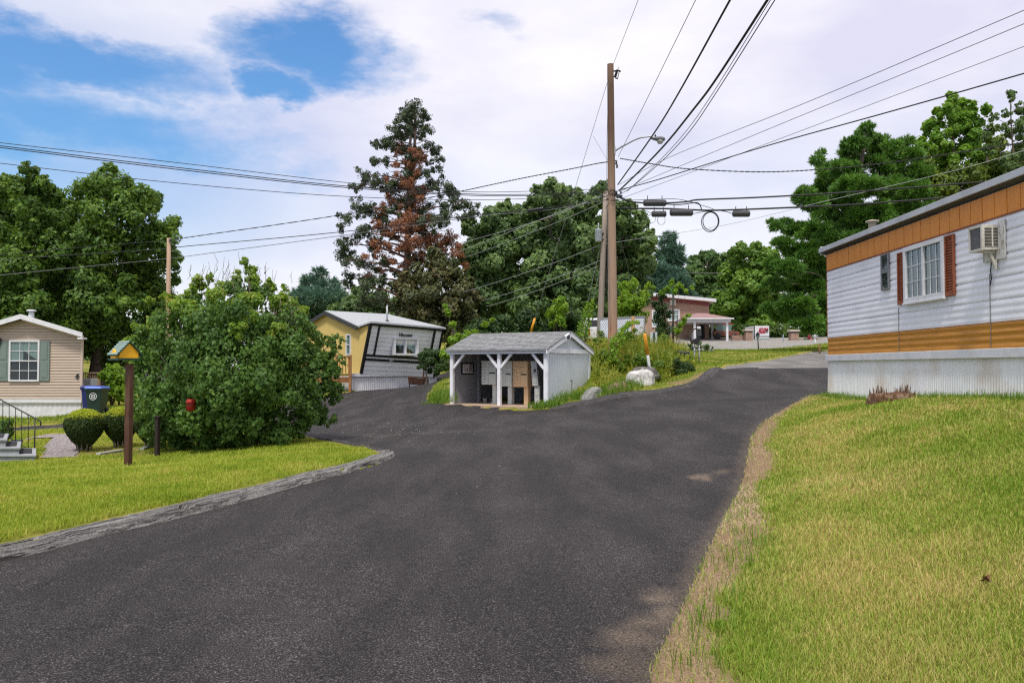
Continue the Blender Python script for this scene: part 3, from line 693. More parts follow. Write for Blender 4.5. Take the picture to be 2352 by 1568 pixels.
def window(fr, parent, a0, a1, z0, z1, b=0.0, fw=.055, split=None, grid=(2, 2), back=None, blind=None, frame=None, name='window', dep=.05, pos=.5, mun=.012):
    frame = frame or WHITE
    m = MB()
    fr.box(m, a0, a1, z0, z0 + fw, b, b + dep); fr.box(m, a0, a1, z1 - fw, z1, b, b + dep)
    fr.box(m, a0, a0 + fw, z0 + fw, z1 - fw, b, b + dep); fr.box(m, a1 - fw, a1, z0 + fw, z1 - fw, b, b + dep)
    w = m.build(name, frame, parent, bevel=.004)
    ia0, ia1, iz0, iz1 = a0 + fw, a1 - fw, z0 + fw, z1 - fw
    s = MB(); cells = []
    if split == 'v':
        mid = ia0 + (ia1 - ia0) * pos; fr.box(s, mid - .022, mid + .022, iz0, iz1, b + .012, b + dep - .004); cells = [(ia0, mid - .022, iz0, iz1), (mid + .022, ia1, iz0, iz1)]
    elif split == 'h':
        mid = iz0 + (iz1 - iz0) * pos; fr.box(s, ia0, ia1, mid - .022, mid + .022, b + .012, b + dep - .004); cells = [(ia0, ia1, iz0, mid - .022), (ia0, ia1, mid + .022, iz1)]
    else: cells = [(ia0, ia1, iz0, iz1)]
    for (x0, x1, y0, y1) in cells:
        for i in range(1, grid[0]):
            x = x0 + (x1 - x0) * i / grid[0]; fr.box(s, x - mun / 2, x + mun / 2, y0, y1, b + .026, b + .033)
        for j in range(1, grid[1]):
            y = y0 + (y1 - y0) * j / grid[1]; fr.box(s, x0, x1, y - mun / 2, y + mun / 2, b + .0265, b + .0325)
    if s.v: s.build('sash', frame, w)
    fbox(fr, ia0, ia1, iz0, iz1, b + .018, b + .022).build('pane', GLASS, w)
    fbox(fr, ia0, ia1, iz0, iz1, b + .001, b + .004).build('interior', back or DARKIN, w)
    if blind:
        for (kind, x0, x1, y0, y1, mat) in blind:
            q = MB(); X0 = ia0 + (ia1 - ia0) * x0; X1 = ia0 + (ia1 - ia0) * x1; Y0 = iz0 + (iz1 - iz0) * y0; Y1 = iz0 + (iz1 - iz0) * y1
            if kind == 'slat':
                n = max(3, int((Y1 - Y0) / .03))
                for i in range(n):
                    y = Y0 + (Y1 - Y0) * (i + .5) / n; q.hexa([fr(X0, y - .010, b + .006), fr(X1, y - .010, b + .006), fr(X1, y - .008, b + .008), fr(X0, y - .008, b + .008), fr(X0, y + .008, b + .012), fr(X1, y + .008, b + .012), fr(X1, y + .010, b + .014), fr(X0, y + .010, b + .014)])
                q.build('blind', mat, w)
            else:
                n = 24; vs = []; fs = []
                for i in range(n + 1):
                    x = X0 + (X1 - X0) * i / n; o = b + .009 + .004 * math.sin(i * 1.9); lo = Y0
                    if kind == 'drape': lo = Y0 + (Y1 - Y0) * .75 * (1 - (i / n) ** .6)
                    vs += [fr(x, lo, o), fr(x, Y1, o)]
                for i in range(n): fs.append((2 * i, 2 * i + 2, 2 * i + 3, 2 * i + 1))
                q.add(vs, fs); q.build('curtain', mat, w)
    return w

def lap(fr, mb, z0, z1, p, dep, L, Rr, b=0.0, gap=.016):       # lapped courses; L(z), Rr(z) give the ends
    z = z0
    while z < z1 - 1e-4:
        t = min(z + p, z1); l0, r0, l1, r1 = L(z), Rr(z), L(t), Rr(t)
        if r0 - l0 > .02:
            if r1 - l1 < .02: l1 = r1 = (l0 + r0) / 2
            z_ = z + gap; mb.hexa([fr(l0, z_, b), fr(r0, z_, b), fr(r0, z_, b + dep), fr(l0, z_, b + dep), fr(l1, t, b), fr(r1, t, b), fr(r1, t, b + .002), fr(l1, t, b + .002)])
        z += p

def sweep(fr, prof, a0, a1, b_in=-.02, seg=None):    # profile [(z, off)] swept along a as a closed thin solid
    n = len(prof); vs = []; fs = []
    for a in (a0, a1):
        vs += [fr(a, z, o) for z, o in prof]
    for i in range(n - 1): fs.append((i, i + 1, n + i + 1, n + i))
    vs += [fr(a0, prof[0][0], b_in), fr(a0, prof[-1][0], b_in), fr(a1, prof[0][0], b_in), fr(a1, prof[-1][0], b_in)]
    fs += [(2 * n, 2 * n + 2, 2 * n + 3, 2 * n + 1), tuple(list(range(n)) + [2 * n + 1, 2 * n])[::-1], tuple(list(range(n, 2 * n)) + [2 * n + 3, 2 * n + 2])]
    return MB().add(vs, fs)

# ------------------------------------------------------------------ right trailer (white, orange and ochre)
TO = V3((6.757, 17.0, 0)); TD = V3((-.0153, -1, 0)).normalized(); TN = V3((-1, .0153, 0)).normalized()
T = Fr(TO, TD, TN); TL = 14.5
tz = lambda v: EYE + (HZ - v) * 17.0 / F
z_top, z_o, z_w, z_s, z_t = tz(585), tz(622.4), tz(776), tz(815), tz(829)
trailer = thing('mobile_home', (6.9, 10, .9), 'white mobile home with orange boards, ochre stripe and rust shutters, nearest the camera', 'mobile home', None)
b = MB(); T.box(b, 0, TL, z_t, z_top + .03, -3.7, -.03); b.build('wall', WSID, trailer)
prof = []; z = z_w; k = 0
per = .305
zz = np.arange(z_w, z_o, .0127)
for q in zz:
    ph = ((q - z_w) % per) / per
    o = .012 + .0022 * math.sin(2 * math.pi * ph * 3 - .6) - (.016 if ph > .955 else 0)
    prof.append((q, o))
prof.append((z_o, .012))
sweep(T, prof, 0, TL).build('siding', WSID, trailer)
prof = [(q, .012 + .0042 * math.sin(2 * math.pi * (q - z_s) / .1)) for q in np.arange(z_s, z_w, .01)] + [(z_w - .001, .02)]
sweep(T, prof, 0, TL).build('stripe_panel', OCHRE, trailer)
b = MB(); a = 0; i = 0
while a < TL:
    T.box(b, a + .006, min(a + .281, TL), z_o + .012, z_top, -.03, .018 + .002 * (i % 2)); a += .29; i += 1
b.build('board_panel', ORANGE, trailer, bevel=.005)
b = MB(); T.box(b, 0, TL, z_o - .012, z_o + .010, -.02, .026); T.box(b, -.015, 0, z_w, z_top, -.05, .02); b.build('trim_strip', RUST, trailer)
b = MB(); T.box(b, -.01, TL, z_t, z_s - .002, -.03, .065); b.build('skirt_trim', WHITE, trailer, bevel=.006)
b = MB(); vs = []; fs = []; n = int(TL / .0165); 
for i in range(n + 1):
    aa = i * .0165; o = .012 if (i % 4) < 2 else -.002
    vs += [T(aa, .2, o + .045), T(aa, z_t, o)]
for i in range(n): fs.append((2 * i, 2 * i + 2, 2 * i + 3, 2 * i + 1))
b.add(vs, fs); T.box(b, 0, TL, .2, z_t, -.12, -.06); b.build('skirting', WSKIRT, trailer)
# roof with a light metal fascia
b = MB(); cs = [(-3.85, z_top + .02), (-3.85, z_top + .10), (-2.6, z_top + .30), (-1.85, z_top + .34), (-1.1, z_top + .30), (.10, z_top + .155), (.10, z_top + .06), (-.02, z_top + .02)]
b.prism([T(-.12, zq, bq) for bq, zq in cs], TD * (TL + .2)); roofo = b.build('roof', ROOFD, trailer)
b = MB(); T.box(b, -.14, TL, z_top + .06, z_top + .16, .101, .135); T.box(b, -.15, -.118, z_top + .015, z_top + .2, -3.85, .10)
for a in (3.05, 6.1, 9.15): T.box(b, a, a + .012, z_top + .058, z_top + .163, .1, .1385)
b.build('fascia', FASC, roofo, bevel=.006)
b = MB(); pv = PY(2004, 551, 16.1); b.lathe([(.13, -.12), (.13, .02), (.075, .06), (.075, .36), (.078, .36)], pv, 14); b.lathe([(.0, .355), (.13, .36), (.13, .385), (.03, .41)], pv, 14)
b.build('vent_pipe', mk('old vent metal', (.52, .47, .38), (.36, .30, .22), scale=7, rough=.6), trailer)
# windows and shutters
a0, z1 = T.px(2083.3, 569); a1, z2 = T.px(2176, 542.6); _, z3 = T.px(2083, 694.4); _, z4 = T.px(2173, 684.5)
wt, wb = (z1 + z2) / 2, (z3 + z4) / 2
w = window(T, trailer, a0, a1, wb, wt, .018, fw=.075, split='v', grid=(3, 3), back=DARKIN, dep=.06, pos=.5, mun=.012,
           blind=[('cloth', 0, .47, 0, 1, mk('net curtain', (.16, .18, .19), (.10, .115, .12), scale=9, rough=.9, stretch=(20, 20, .3))), ('slat', .70, 1, .02, .98, BLIND), ('cloth', .55, .70, 0, 1, mk('pale drape', (.27, .26, .21), (.17, .17, .14), scale=6, rough=.9, stretch=(9, 9, .4)))])
fbox(T, a0 - .012, a1 + .012, wb - .035, wb - .002, .018, .095).build('sill', WHITE, w, bevel=.004)
def louvre(fr, parent, a0, a1, z0, z1, b0, mat, p=.042):
    m = MB(); fw = .028
    fr.box(m, a0, a1, z0, z0 + fw * 2, b0, b0 + .036); fr.box(m, a0, a1, z1 - fw, z1, b0, b0 + .036); fr.box(m, a0, a0 + fw, z0 + fw * 2, z1 - fw, b0, b0 + .036); fr.box(m, a1 - fw, a1, z0 + fw * 2, z1 - fw, b0, b0 + .036)
    fr.box(m, a0 + fw, a1 - fw, z0 + fw * 2, z1 - fw, b0, b0 + .008)
    z = z0 + fw * 2 + .008
    while z < z1 - fw - p * .7:
        m.hexa([fr(a0 + fw, z, b0 + .008), fr(a1 - fw, z, b0 + .008), fr(a1 - fw, z, b0 + .033), fr(a0 + fw, z, b0 + .033), fr(a0 + fw, z + p * .72, b0 + .008), fr(a1 - fw, z + p * .72, b0 + .008), fr(a1 - fw, z + p * .34, b0 + .018), fr(a0 + fw, z + p * .34, b0 + .018)]); z += p
    return m.build('shutter', mat, parent, bevel=.003)
sa0, _ = T.px(2067.5, 640); sa1, _ = T.px(2197.5, 600)
louvre(T, trailer, sa0, a0 - .006, wb - .01, wt - .05, .02, RUST); louvre(T, trailer, a1 + .006, sa1, wb + .0, wt - .01, .02, RUST)
c0, zc1 = T.px(2028.3, 586); c1, zc2 = T.px(2047, 664)
w = window(T, trailer, c0, c1, zc2, zc1, .018, fw=.028, split='h', grid=(1, 1), pos=.5, frame=mk('dull aluminium', (.26, .26, .27), (.15, .15, .16), scale=9, rough=.5, metal=.4), back=mk('patterned glass', (.008, .009, .01), (.13, .13, .135), scale=26, rough=.3, lo=.5, hi=.62), dep=.035)
# air conditioner on a bracket
AW = mk('stained off white enamel', (.60, .58, .52), (.46, .43, .36), scale=6, rough=.5, c3=(.24, .19, .13), scale3=5, amt3=.4)
AO = .25
aN, zT = T.px(2256, 516, AO); aF, zT2 = T.px(2226, 525, AO); _, zB = T.px(2257, 574, AO)
ac = fbox(T, aF, aN, zB, zT, 0.0, AO - .004).build('air_conditioner', AW, trailer, bevel=.008)
b = MB(); fwid = .028
for r in ((aF, aN, zB, zB + fwid), (aF, aN, zT - fwid, zT), (aF, aF + fwid, zB + fwid, zT - fwid), (aN - fwid, aN, zB + fwid, zT - fwid)): T.box(b, *r, AO - .004, AO + .012)
b.build('face_frame', AW, ac)
fbox(T, aF + fwid, aN - fwid, zB + fwid, zT - fwid, AO - .003, AO + .002).build('condenser_screen', mk('condenser mesh', (.060, .060, .064), (.10, .10, .105), scale=120, rough=.7, c3=(.4, .4, .4), scale3=22, amt3=.12), ac)
b = MB(); n = 13; y0, y1 = zB + .045, zT - .04; b0_, b1_ = .02, AO - .03
for i in range(n):
    y = y0 + (y1 - y0) * (i + .5) / n; T.box(b, aN + .001, aN + .010, y - .0022, y + .0022, b0_, b1_)
T.box(b, aN + .001, aN + .013, y0, y1, (b0_ + b1_) / 2 - .008, (b0_ + b1_) / 2 + .008); b.build('side_grille', AW, ac)
fbox(T, aN - .001, aN + .0015, y0, y1, b0_, b1_).build('grille_opening', mk('grille dark', (.015, .013, .011), (.05, .04, .03), scale=8, rough=.9), ac)
PEEL = mk('peeling white board', (.62, .61, .58), (.32, .28, .23), scale=7, rough=.85, stretch=(5, 5, 1), lo=.48, hi=.62)
b = MB(); T.box(b, aF - .04, aN + .15, zB - .13, zB - .005, .021, .045); T.box(b, aN + .005, aN + .15, zB - .003, zT + .05, .021, .044); T.box(b, aF - .04, aF - .002, zB - .003, zT + .05, .021, .0445); b.build('mounting_board', PEEL, trailer)
b = MB(); am = aN - .06; b.bar(T(am, zB - .012, AO - .12), T(am, zB - .21, .05), .035); b.bar(T(am, zB - .02, .05), T(am, zB - .02, AO - .06), .03); T.box(b, am - .03, am + .03, zB - .26, zB - .13, .045, .065); b.build('bracket', AW, trailer)
# seams and a loose cable on the siding
b = MB(); sa, _ = T.px(2066, 700); T.box(b, sa, sa + .008, z_s + .01, wb - .05, .018, .024); b.build('siding_seam', mk('seam shadow strip', (.22, .21, .2), (.12, .11, .1), scale=9, rough=.8), trailer)
pts = [T(*T.px(u, v), .035) for (u, v) in ((2283, 600), (2281, 622), (2283, 640), (2280, 655))]
b = MB(); b.tube(pts, .008, 6); b.build('loose_cable', BLACK, trailer)
b = MB(); sa, _ = T.px(2277, 690); T.box(b, sa, sa + .009, z_s + .01, zB - .3, .018, .024); b.build('siding_seam', MATS['seam shadow strip'], trailer)

# weathered stump in front of the skirting
st = PY(2052, 905, 13.1); st.z = H(st.x, st.y) + .05
stump = thing('tree_stump', st, 'ragged rotten brown stump in the grass against the white skirting', 'stump')
rng = random.Random(3); b = MB()
for i in range(120):
    t = rng.random(); x = (t - .5) * .88; yy = (rng.random() - .5) * .22
    hh = (.10 + .15 * abs(math.sin(t * 6.2 + .5)) ** 1.5) * (.4 + .9 * rng.random()) * (1 - .45 * abs(2 * t - 1) ** 3)
    q = .010 + .02 * rng.random(); lx, ly = (rng.random() - .5) * .12, (rng.random() - .5) * .08
    p = st + V3((x, yy, -.1)); tp = p + V3((lx, ly, hh + .1))
    b.add([p + V3((-q, -q * .6, 0)), p + V3((q, -q * .6, 0)), p + V3((q, q * .6, 0)), p + V3((-q, q * .6, 0)), tp + V3((q * .3, 0, -q)), tp], [(0, 1, 4), (1, 2, 4), (2, 3, 4, 5), (3, 0, 5), (0, 4, 5)])
ROT = mk('rotten wood', (.19, .095, .052), (.045, .022, .013), scale=16, rough=.95, stretch=(3, 3, .6), bump=.6, c3=(.38, .28, .2), scale3=9, amt3=.6)
b.build('splinters', ROT, stump)
b = MB(); b.lathe([(.46, -.12), (.44, .04), (.36, .12), (.05, .15)], (0, 0, 0), 22)
for i, p in enumerate(b.v): b.v[i] = (st.x + p[0] * 1.0, st.y + p[1] * .32, st.z + p[2] + .03 * mn.noise(V3((p[0] * 9, p[1] * 9, 0))))
b.build('root_base', ROT, stump)

# ------------------------------------------------------------------ house number 4 (beige, left)
HY = 32.0; hf = lambda u, v: PY(u, v, HY)
A = Fr((0, HY, 0), (1, 0, 0), (0, -1, 0))
BEIGE = mk('beige vinyl siding', (.50, .40, .315), (.44, .35, .275), scale=2.5, rough=.55, stretch=(1, 1, 6))
SAGE = mk('sage green shutter', (.175, .225, .205), (.14, .185, .17), scale=5, rough=.6)
TRIMB = mk('beige corner trim', (.53, .42, .35), (.48, .37, .30), scale=3, rough=.55)
xr, zr = hf(190, 770).x, hf(190, 770).z; xp, zp = hf(59.4, 731).x, hf(59.4, 731).z; xl = 2 * xp - xr
zsb, zsk, zg = hf(100, 916).z, hf(100, 923).z, hf(100, 957).z - .25
house4 = thing('beige_house', (xp, HY, zg + .25), 'beige sided house with sage shutters and number 4 on its gable wall', 'house')
b = MB(); b.prism([A(xl, zsk, -.03), A(xr, zsk, -.03), A(xr, zr, -.03), A(xp, zp, -.03), A(xl, zr, -.03)], (-9.6, 16, 0)); b.build('wall', mk('siding shadow gap', (.20, .15, .12), (.16, .12, .095), scale=5, rough=.9), house4)  # wall coloured dark so the gaps between courses draw painted shadow lines
sl_ = (zp - zr) / (xr - xp)
b = MB(); lap(A, b, zsb, zp - .05, .112, .022, lambda z: xl if z < zr else xl + (z - zr) / sl_, lambda z: xr - .06 if z < zr else min(xr - .06, xr - (z - zr) / sl_), -.03); b.build('siding', BEIGE, house4)
b = MB(); A.box(b, xr - .06, xr + .02, zsk, zr, -.05, .022); b.build('corner_trim', TRIMB, house4)
b = MB(); A.box(b, xl, xr, zsk - .03, zsb, -.04, .03); b.build('skirt_trim', WHITE, house4)
b = MB(); vs = []; fs = []; n = int((xr - xl) / .05)
for i in range(n + 1):
    o = 0 if (i % 4) < 2 else .012
    vs += [A(xl + i * .05, zg, o - .05), A(xl + i * .05, zsk - .03, o - .05)]
for i in range(n): fs.append((2 * i, 2 * i + 2, 2 * i + 3, 2 * i + 1))
b.add(vs, fs); b.prism([A(xl, zg, -.07), A(xr, zg, -.07), A(xr, zsk, -.07), A(xl, zsk, -.07)], (-9.54, 15.9, 0)); b.build('skirting', WHITE, house4)
# roof slabs with overhang
oh = .16; b = MB(); ex_ = xr + oh; ez_ = zr - sl_ * oh; el_ = xl - oh
b.prism([A(ex_, ez_, .32), A(xp, zp, .32), A(xp, zp + .12, .32), A(ex_, ez_ + .12, .32)], (-9.96, 16.6, 0)); b.prism([A(xp - .001, zp, .32), A(el_, ez_, .32), A(el_, ez_ + .12, .32), A(xp - .001, zp + .12, .32)], (-9.96, 16.6, 0))
SHING = mk('grey shingles', (.22, .225, .23), (.12, .125, .13), scale=14, rough=.9)
rf = b.build('roof', SHING, house4)
b = MB(); tt = .17
b.prism([A(ex_ + .02, ez_ - .05, .335), A(xp, zp - .05 + .0, .335), A(xp, zp + .15, .335), A(ex_ + .02, ez_ + .14, .335)], (0, -.03, 0)); b.prism([A(xp - .002, zp - .05, .335), A(el_ - .02, ez_ - .05, .335), A(el_ - .02, ez_ + .14, .335), A(xp - .002, zp + .15, .335)], (0, -.03, 0))
A.box(b, ex_ - .18, ex_ + .03, ez_ - .12, ez_ - .05, .02, .36); b.build('rake_trim', WHITE, rf, bevel=.006)
b = MB(); b.prism([A(ex_ - .02, ez_ - .06, .31), A(xp, zp - .06, .31), A(xp, zp - .16, .02), A(ex_ - .18, ez_ - .10, .02)], (0, .01, 0)); b.build('soffit', TRIMB, rf)
b = MB(); p = PY(72, 724, 34.5); b.lathe([(.11, -.3), (.11, .08), (.09, .1), (.09, .16), (.2, .17), (.17, .23), (.02, .25)], p, 12); b.build('roof_vent', WHITE, rf)
wx0, wz1 = hf(22.5, 781).x, hf(22.5, 781).z; wx1, wz0 = hf(91, 876).x, hf(91, 876).z
window(A, house4, wx0, wx1, wz0, wz1, .0, fw=.07, split='h', grid=(3, 2), back=DARKIN, dep=.06, mun=.022, blind=[('cloth', 0, .45, .5, 1, CURT), ('drape', .4, 1, .52, 1, CURT)])
for (s0, s1) in ((wx1 + .01, hf(115, 800).x), (hf(-3, 800).x, wx0 - .01)):
    m = MB(); A.box(m, s0, s1, wz0 + .03, wz1 - .03, -.005, .03); sh = m.build('shutter', SAGE, house4, bevel=.004)
    m = MB(); zc = (wz0 + wz1) / 2
    for (q0, q1) in ((wz0 + .16, zc - .05), (zc + .05, wz1 - .13)): A.box(m, s0 + .08, s1 - .08, q0, q1, .028, .044)
    m.build('raised_panel', SAGE, sh, bevel=.014)
text_on('house_number', '4', .27, A(hf(176, 864).x, hf(176, 864).z, .024), (1, 0, 0), (0, -1, 0), BLACK, house4, .008, .012, shear=.25)
b = MB(); p = A(hf(-1, 784).x, hf(-1, 784).z, .1); b.lathe([(.10, .06), (.12, .10), (.02, .17)], p, 10); b.lathe([(.06, -.16), (.085, .06)], p, 10); b.bar(p + V3((0, .1, .08)), p + V3((0, 0, .12)), .03); b.build('wall_lamp', BLACK, house4)

# ------------------------------------------------------------------ yellow and white mobile home
YEL = mk('yellow painted board', (.66, .50, .18), (.58, .43, .14), scale=4, rough=.7, stretch=(8, 8, .4))
NOSE = mk('ribbed white metal', (.82, .84, .87), (.74, .76, .79), scale=4, rough=.5, c3=(.42, .42, .42), scale3=1.0, amt3=.2)
LROOF = mk('pale grey roof', (.42, .44, .46), (.34, .36, .38), scale=6, rough=.7, stretch=(1, 1, 1))
Y0_ = 42.0
A0, B0 = PY(829, 858, Y0_), PY(996, 866, 45.4); A1, B1 = PY(851, 744, 41.4), PY(1017, 757.5, 44.8)
fd = (B0 - A0); fd.z = 0; fd.normalize(); ld = V3((-fd.y, fd.x, 0)); nf = -ld
zb = (A0.z + B0.z) / 2 * 0 + A0.z
yh = thing('yellow_mobile_home', (A0.x, A0.y, H(A0.x, A0.y)), 'yellow mobile home with black edged white front across the lane', 'mobile home')
def Q(s, t, off=0.0):                     # t=0 top, 1 bottom on the raked front
    p = (A1.lerp(B1, s)).lerp(A0.lerp(B0, s), t); return p + nf * off
def qbox(mb, s0, s1, t0, t1, o0, o1):
    return mb.hexa([Q(s0, t1, o0), Q(s1, t1, o0), Q(s1, t1, o1), Q(s0, t1, o1), Q(s0, t0, o0), Q(s1, t0, o0), Q(s1, t0, o1), Q(s0, t0, o1)])
fr_len = (B0 - A0).length
S1 = A0 + ld * 3.35; zr1 = PY(751, 719, S1.y).z
zA = PY(833, 753, 42).z
bk = lambda p, d: p + ld * d
b = MB(); z0 = A0.z - .02
# side (gable) wall in yellow: polygon including the raked nose edge
g = [bk(A0, .01), bk(A0, 6.7), V3((*bk(A0, 6.7).xy, zA)), V3((*bk(A0, 3.35).xy, zr1)), V3((*bk(A0, .05).xy, zA)), bk(A1, .02) + V3((0, 0, -.05))]
b.prism(g, fd * .06); g2 = [bk(p, .0) for p in g]; g2[0] = bk(A0, .35); g2[-1] = bk(A1, .4) + V3((0, 0, -.05)); g2[-2] = V3((*bk(A0, .42).xy, zA)); b.prism([p + fd * .062 for p in g2], fd * (fr_len - .08)); b.build('wall', YEL, yh)
b = MB(); NB = 12
for i in range(NB):                        # ribbed white front, lapped courses
    t0, t1 = i / NB, (i + 1) / NB
    if t1 <= .62: s0, s1, dep = .115, .885, -.05
    else: s0, s1, dep = .0, 1.0, .0
    b.hexa([Q(s0, t1, dep - .06), Q(s1, t1, dep - .06), Q(s1, t1, dep + .03), Q(s0, t1, dep + .03), Q(s0, t0, dep - .06), Q(s1, t0, dep - .06), Q(s1, t0, dep + .004), Q(s0, t0, dep + .004)])
    if t1 <= .62:
        for (u0, u1) in ((0, .115), (.885, 1)): b.hexa([Q(u0, t1, -.06), Q(u1, t1, -.06), Q(u1, t1, .02), Q(u0, t1, .02), Q(u0, t0, -.06), Q(u1, t0, -.06), Q(u1, t0, .004), Q(u0, t0, .004)])
b.build('front_panel', NOSE, yh)
b = MB(); qbox(b, -.015, .018, .0, 1, -.05, .05); qbox(b, .985, 1.012, .0, 1, -.05, .05); qbox(b, .105, .128, .03, .605, -.06, .051); qbox(b, .875, .898, .03, .605, -.06, .051)
qbox(b, .018, .985, .602, .648, -.05, .049); qbox(b, .018, .985, .682, .732, -.05, .049); qbox(b, 0, 1, -.02, .028, -.05, .12); b.build('black_trim', BLACK, yh)
FQ = Fr(Q(.5, .5, -.02), fd, nf)
w0, w1 = Q(.33, .4), Q(.665, .4); zt, zb_ = Q(.5, .215).z, Q(.5, .58).z
O2 = Q(.5, .4, .0); FW = Fr(O2, fd, nf); ha = (w1 - w0).length / 2
LACE = mk('lace curtain', (.50, .55, .54), (.30, .34, .34), scale=20, rough=.9)
w = window(FW, yh, -ha, ha, zb_, zt, -.02, fw=.10, split='v', grid=(1, 1), back=DARKIN, dep=.24, pos=.48, blind=[('slat', .06, .11, 0, 1, WHITE), ('drape', .52, 1, .05, .97, LACE), ('cloth', .1, .3, .55, .95, LACE), ('cloth', .52, .8, 0, .14, mk('wooden thing inside', (.42, .22, .08), rough=.6))])
tn = (Q(.5, 0) - Q(.5, 1)).cross(fd) * -1; tn = fd.cross((Q(.5, 0) - Q(.5, 1)).normalized()).normalized()
if tn.dot(nf) < 0: tn = -tn
text_on('name_lettering', 'Vincent', .30, Q(.485, .165, .0), fd, tn, BLACK, yh, .01, .003, shear=.2)
text_on('house_number', '237', .17, Q(.355, .708, .058), fd, tn, WHITE, yh, .004, .004)
# skirting under the front and side
SA, SB = PY(808, 898, 42), PY(1006, 873, 45.6)
b = MB(); sa = A0 + nf * .0 - fd * .5 + ld * .1; n = 96; vs = []; fs = []
for i in range(n + 1):
    p = sa + fd * ((fr_len + .8) * i / n); o = .03 if i % 2 else 0
    vs += [V3((p.x, p.y, 0)) - ld * o + UPV * (H(p.x, p.y) - .3), V3((p.x, p.y, A0.z - .12)) - ld * o]
for i in range(n): fs.append((2 * i, 2 * i + 2, 2 * i + 3, 2 * i + 1))
b.add(vs, fs)
e1 = sa + ld * 6.4
b.hexa([V3((sa.x, sa.y, -.2)) + ld * .02, V3((e1.x, e1.y, -.2)), V3((e1.x, e1.y, -.2)) + fd * 5.5, V3((sa.x, sa.y, -.2)) + ld * .02 + fd * 5.5] + [V3((sa.x, sa.y, A0.z - .13)) + ld * .02, V3((e1.x, e1.y, A0.z - .13)), V3((e1.x, e1.y, A0.z - .13)) + fd * 5.5, V3((sa.x, sa.y, A0.z - .13)) + ld * .02 + fd * 5.5])
b.build('skirting', WHITE, yh)
b = MB(); p0 = sa - ld * .12 - fd * .05; p0.z = A0.z - .15; b.hexa([p0, p0 + fd * (fr_len + .95), p0 + fd * (fr_len + .95) + ld * .3, p0 + ld * .3] + [q + UPV * .17 for q in (p0, p0 + fd * (fr_len + .95), p0 + fd * (fr_len + .95) + ld * .3, p0 + ld * .3)]); b.build('skirt_trim', WHITE, yh)
# roof
R1 = V3((*(bk(A0, 3.35) - fd * .15).xy, zr1 + .05)); R2 = R1 + fd * 4.19
E2 = V3((*(bk(A0, .02) - fd * .2).xy, zA + .02)); E3 = A1 + nf * .14 - fd * .08 + UPV * .05; E4 = B1 + nf * .14 + fd * .12 + UPV * .04
E5 = V3((*(bk(A0, 6.8) - fd * .15).xy, zA)); E6 = V3((*(bk(B0, 6.8) + fd * .2).xy, zA))
b = MB(); th = UPV * .09
b.add([R1, R2, E4, E3, E2, E5, E6] + [p + th for p in (R1, R2, E4, E3, E2, E5, E6)], [(7, 11, 10, 9, 8), (7, 8, 13, 12), (8, 9, 13), (0, 1, 2, 3, 4), (0, 5, 6, 1), (1, 6, 2), (4, 3, 10, 11), (3, 2, 9, 10), (0, 4, 11, 7), (5, 0, 7, 12), (2, 6, 13, 9), (6, 5, 12, 13)])
rf = b.build('roof', LROOF, yh)
b = MB(); b.bar(E2 - UPV * .05 - fd * .03, R1 - UPV * .05 - fd * .03, .05, .2); b.bar(R1 - UPV * .05 - fd * .03, E5 - UPV * .05 - fd * .03, .05, .2); b.build('rake_trim', GREYD, rf)
p = PY(889, 741, 43.6); b = MB(); b.tube([p + UPV * -.3, p + UPV * .95], .05, 8); b.build('flue_pipe', STEEL, rf); b = MB(); b.lathe([(.18, -.25), (.14, .05), (.06, .16)], p, 10); b.build('pipe_flashing', GREYD, rf)
GW = Fr(A0, ld, -fd); s0, zt = GW.px(807, 767); s1, _ = GW.px(796, 767); _, zb_ = GW.px(800, 816)
window(GW, yh, s0, s1, zb_, zt, .0, fw=.07, split='h', grid=(1, 1), dep=.06, back=CURT)
# cedar deck at the yellow wall
dk = thing('wooden_deck', (A0.x - 2, A0.y, H(A0.x, A0.y)), 'brown wooden deck with railing against the yellow wall', 'deck')
D0 = PY(806, 868, 41.3); dz = PY(806, 866, 41.3).z
Ld = ld * 3.4; Wd = -fd * .9
b = MB(); P0 = V3((D0.x, D0.y, dz)); b.hexa([P0 - UPV * .28, P0 + Ld - UPV * .28, P0 + Ld + Wd - UPV * .28, P0 + Wd - UPV * .28, P0, P0 + Ld, P0 + Ld + Wd, P0 + Wd]); b.build('platform', DECKW, dk)
for (i, q) in enumerate((P0 + Wd * .05, P0 + Wd * .95, P0 + Ld + Wd * .95)):
    b = MB(); b.bar(V3((q.x, q.y, H(q.x, q.y) - .2)), V3((q.x, q.y, dz + 1.15)), .13); b.build('post', DECKW, dk)
b = MB(); b.bar(P0 + Wd * .05 + UPV * 1.05, P0 + Wd * .95 + UPV * 1.05, .12, .05); b.bar(P0 + Wd * .95 + UPV * 1.05, P0 + Wd * .95 + Ld + UPV * 1.05, .12, .05); b.build('handrail', DECKW, dk)
for i in range(22):
    t = i / 21; q = P0 + Wd * .95 + Ld * t if i > 3 else P0 + Wd * (.15 + .2 * i); b = MB(); b.bar(q + UPV * .03, q + UPV * 1.03, .045); b.build('baluster', DECKW, dk)

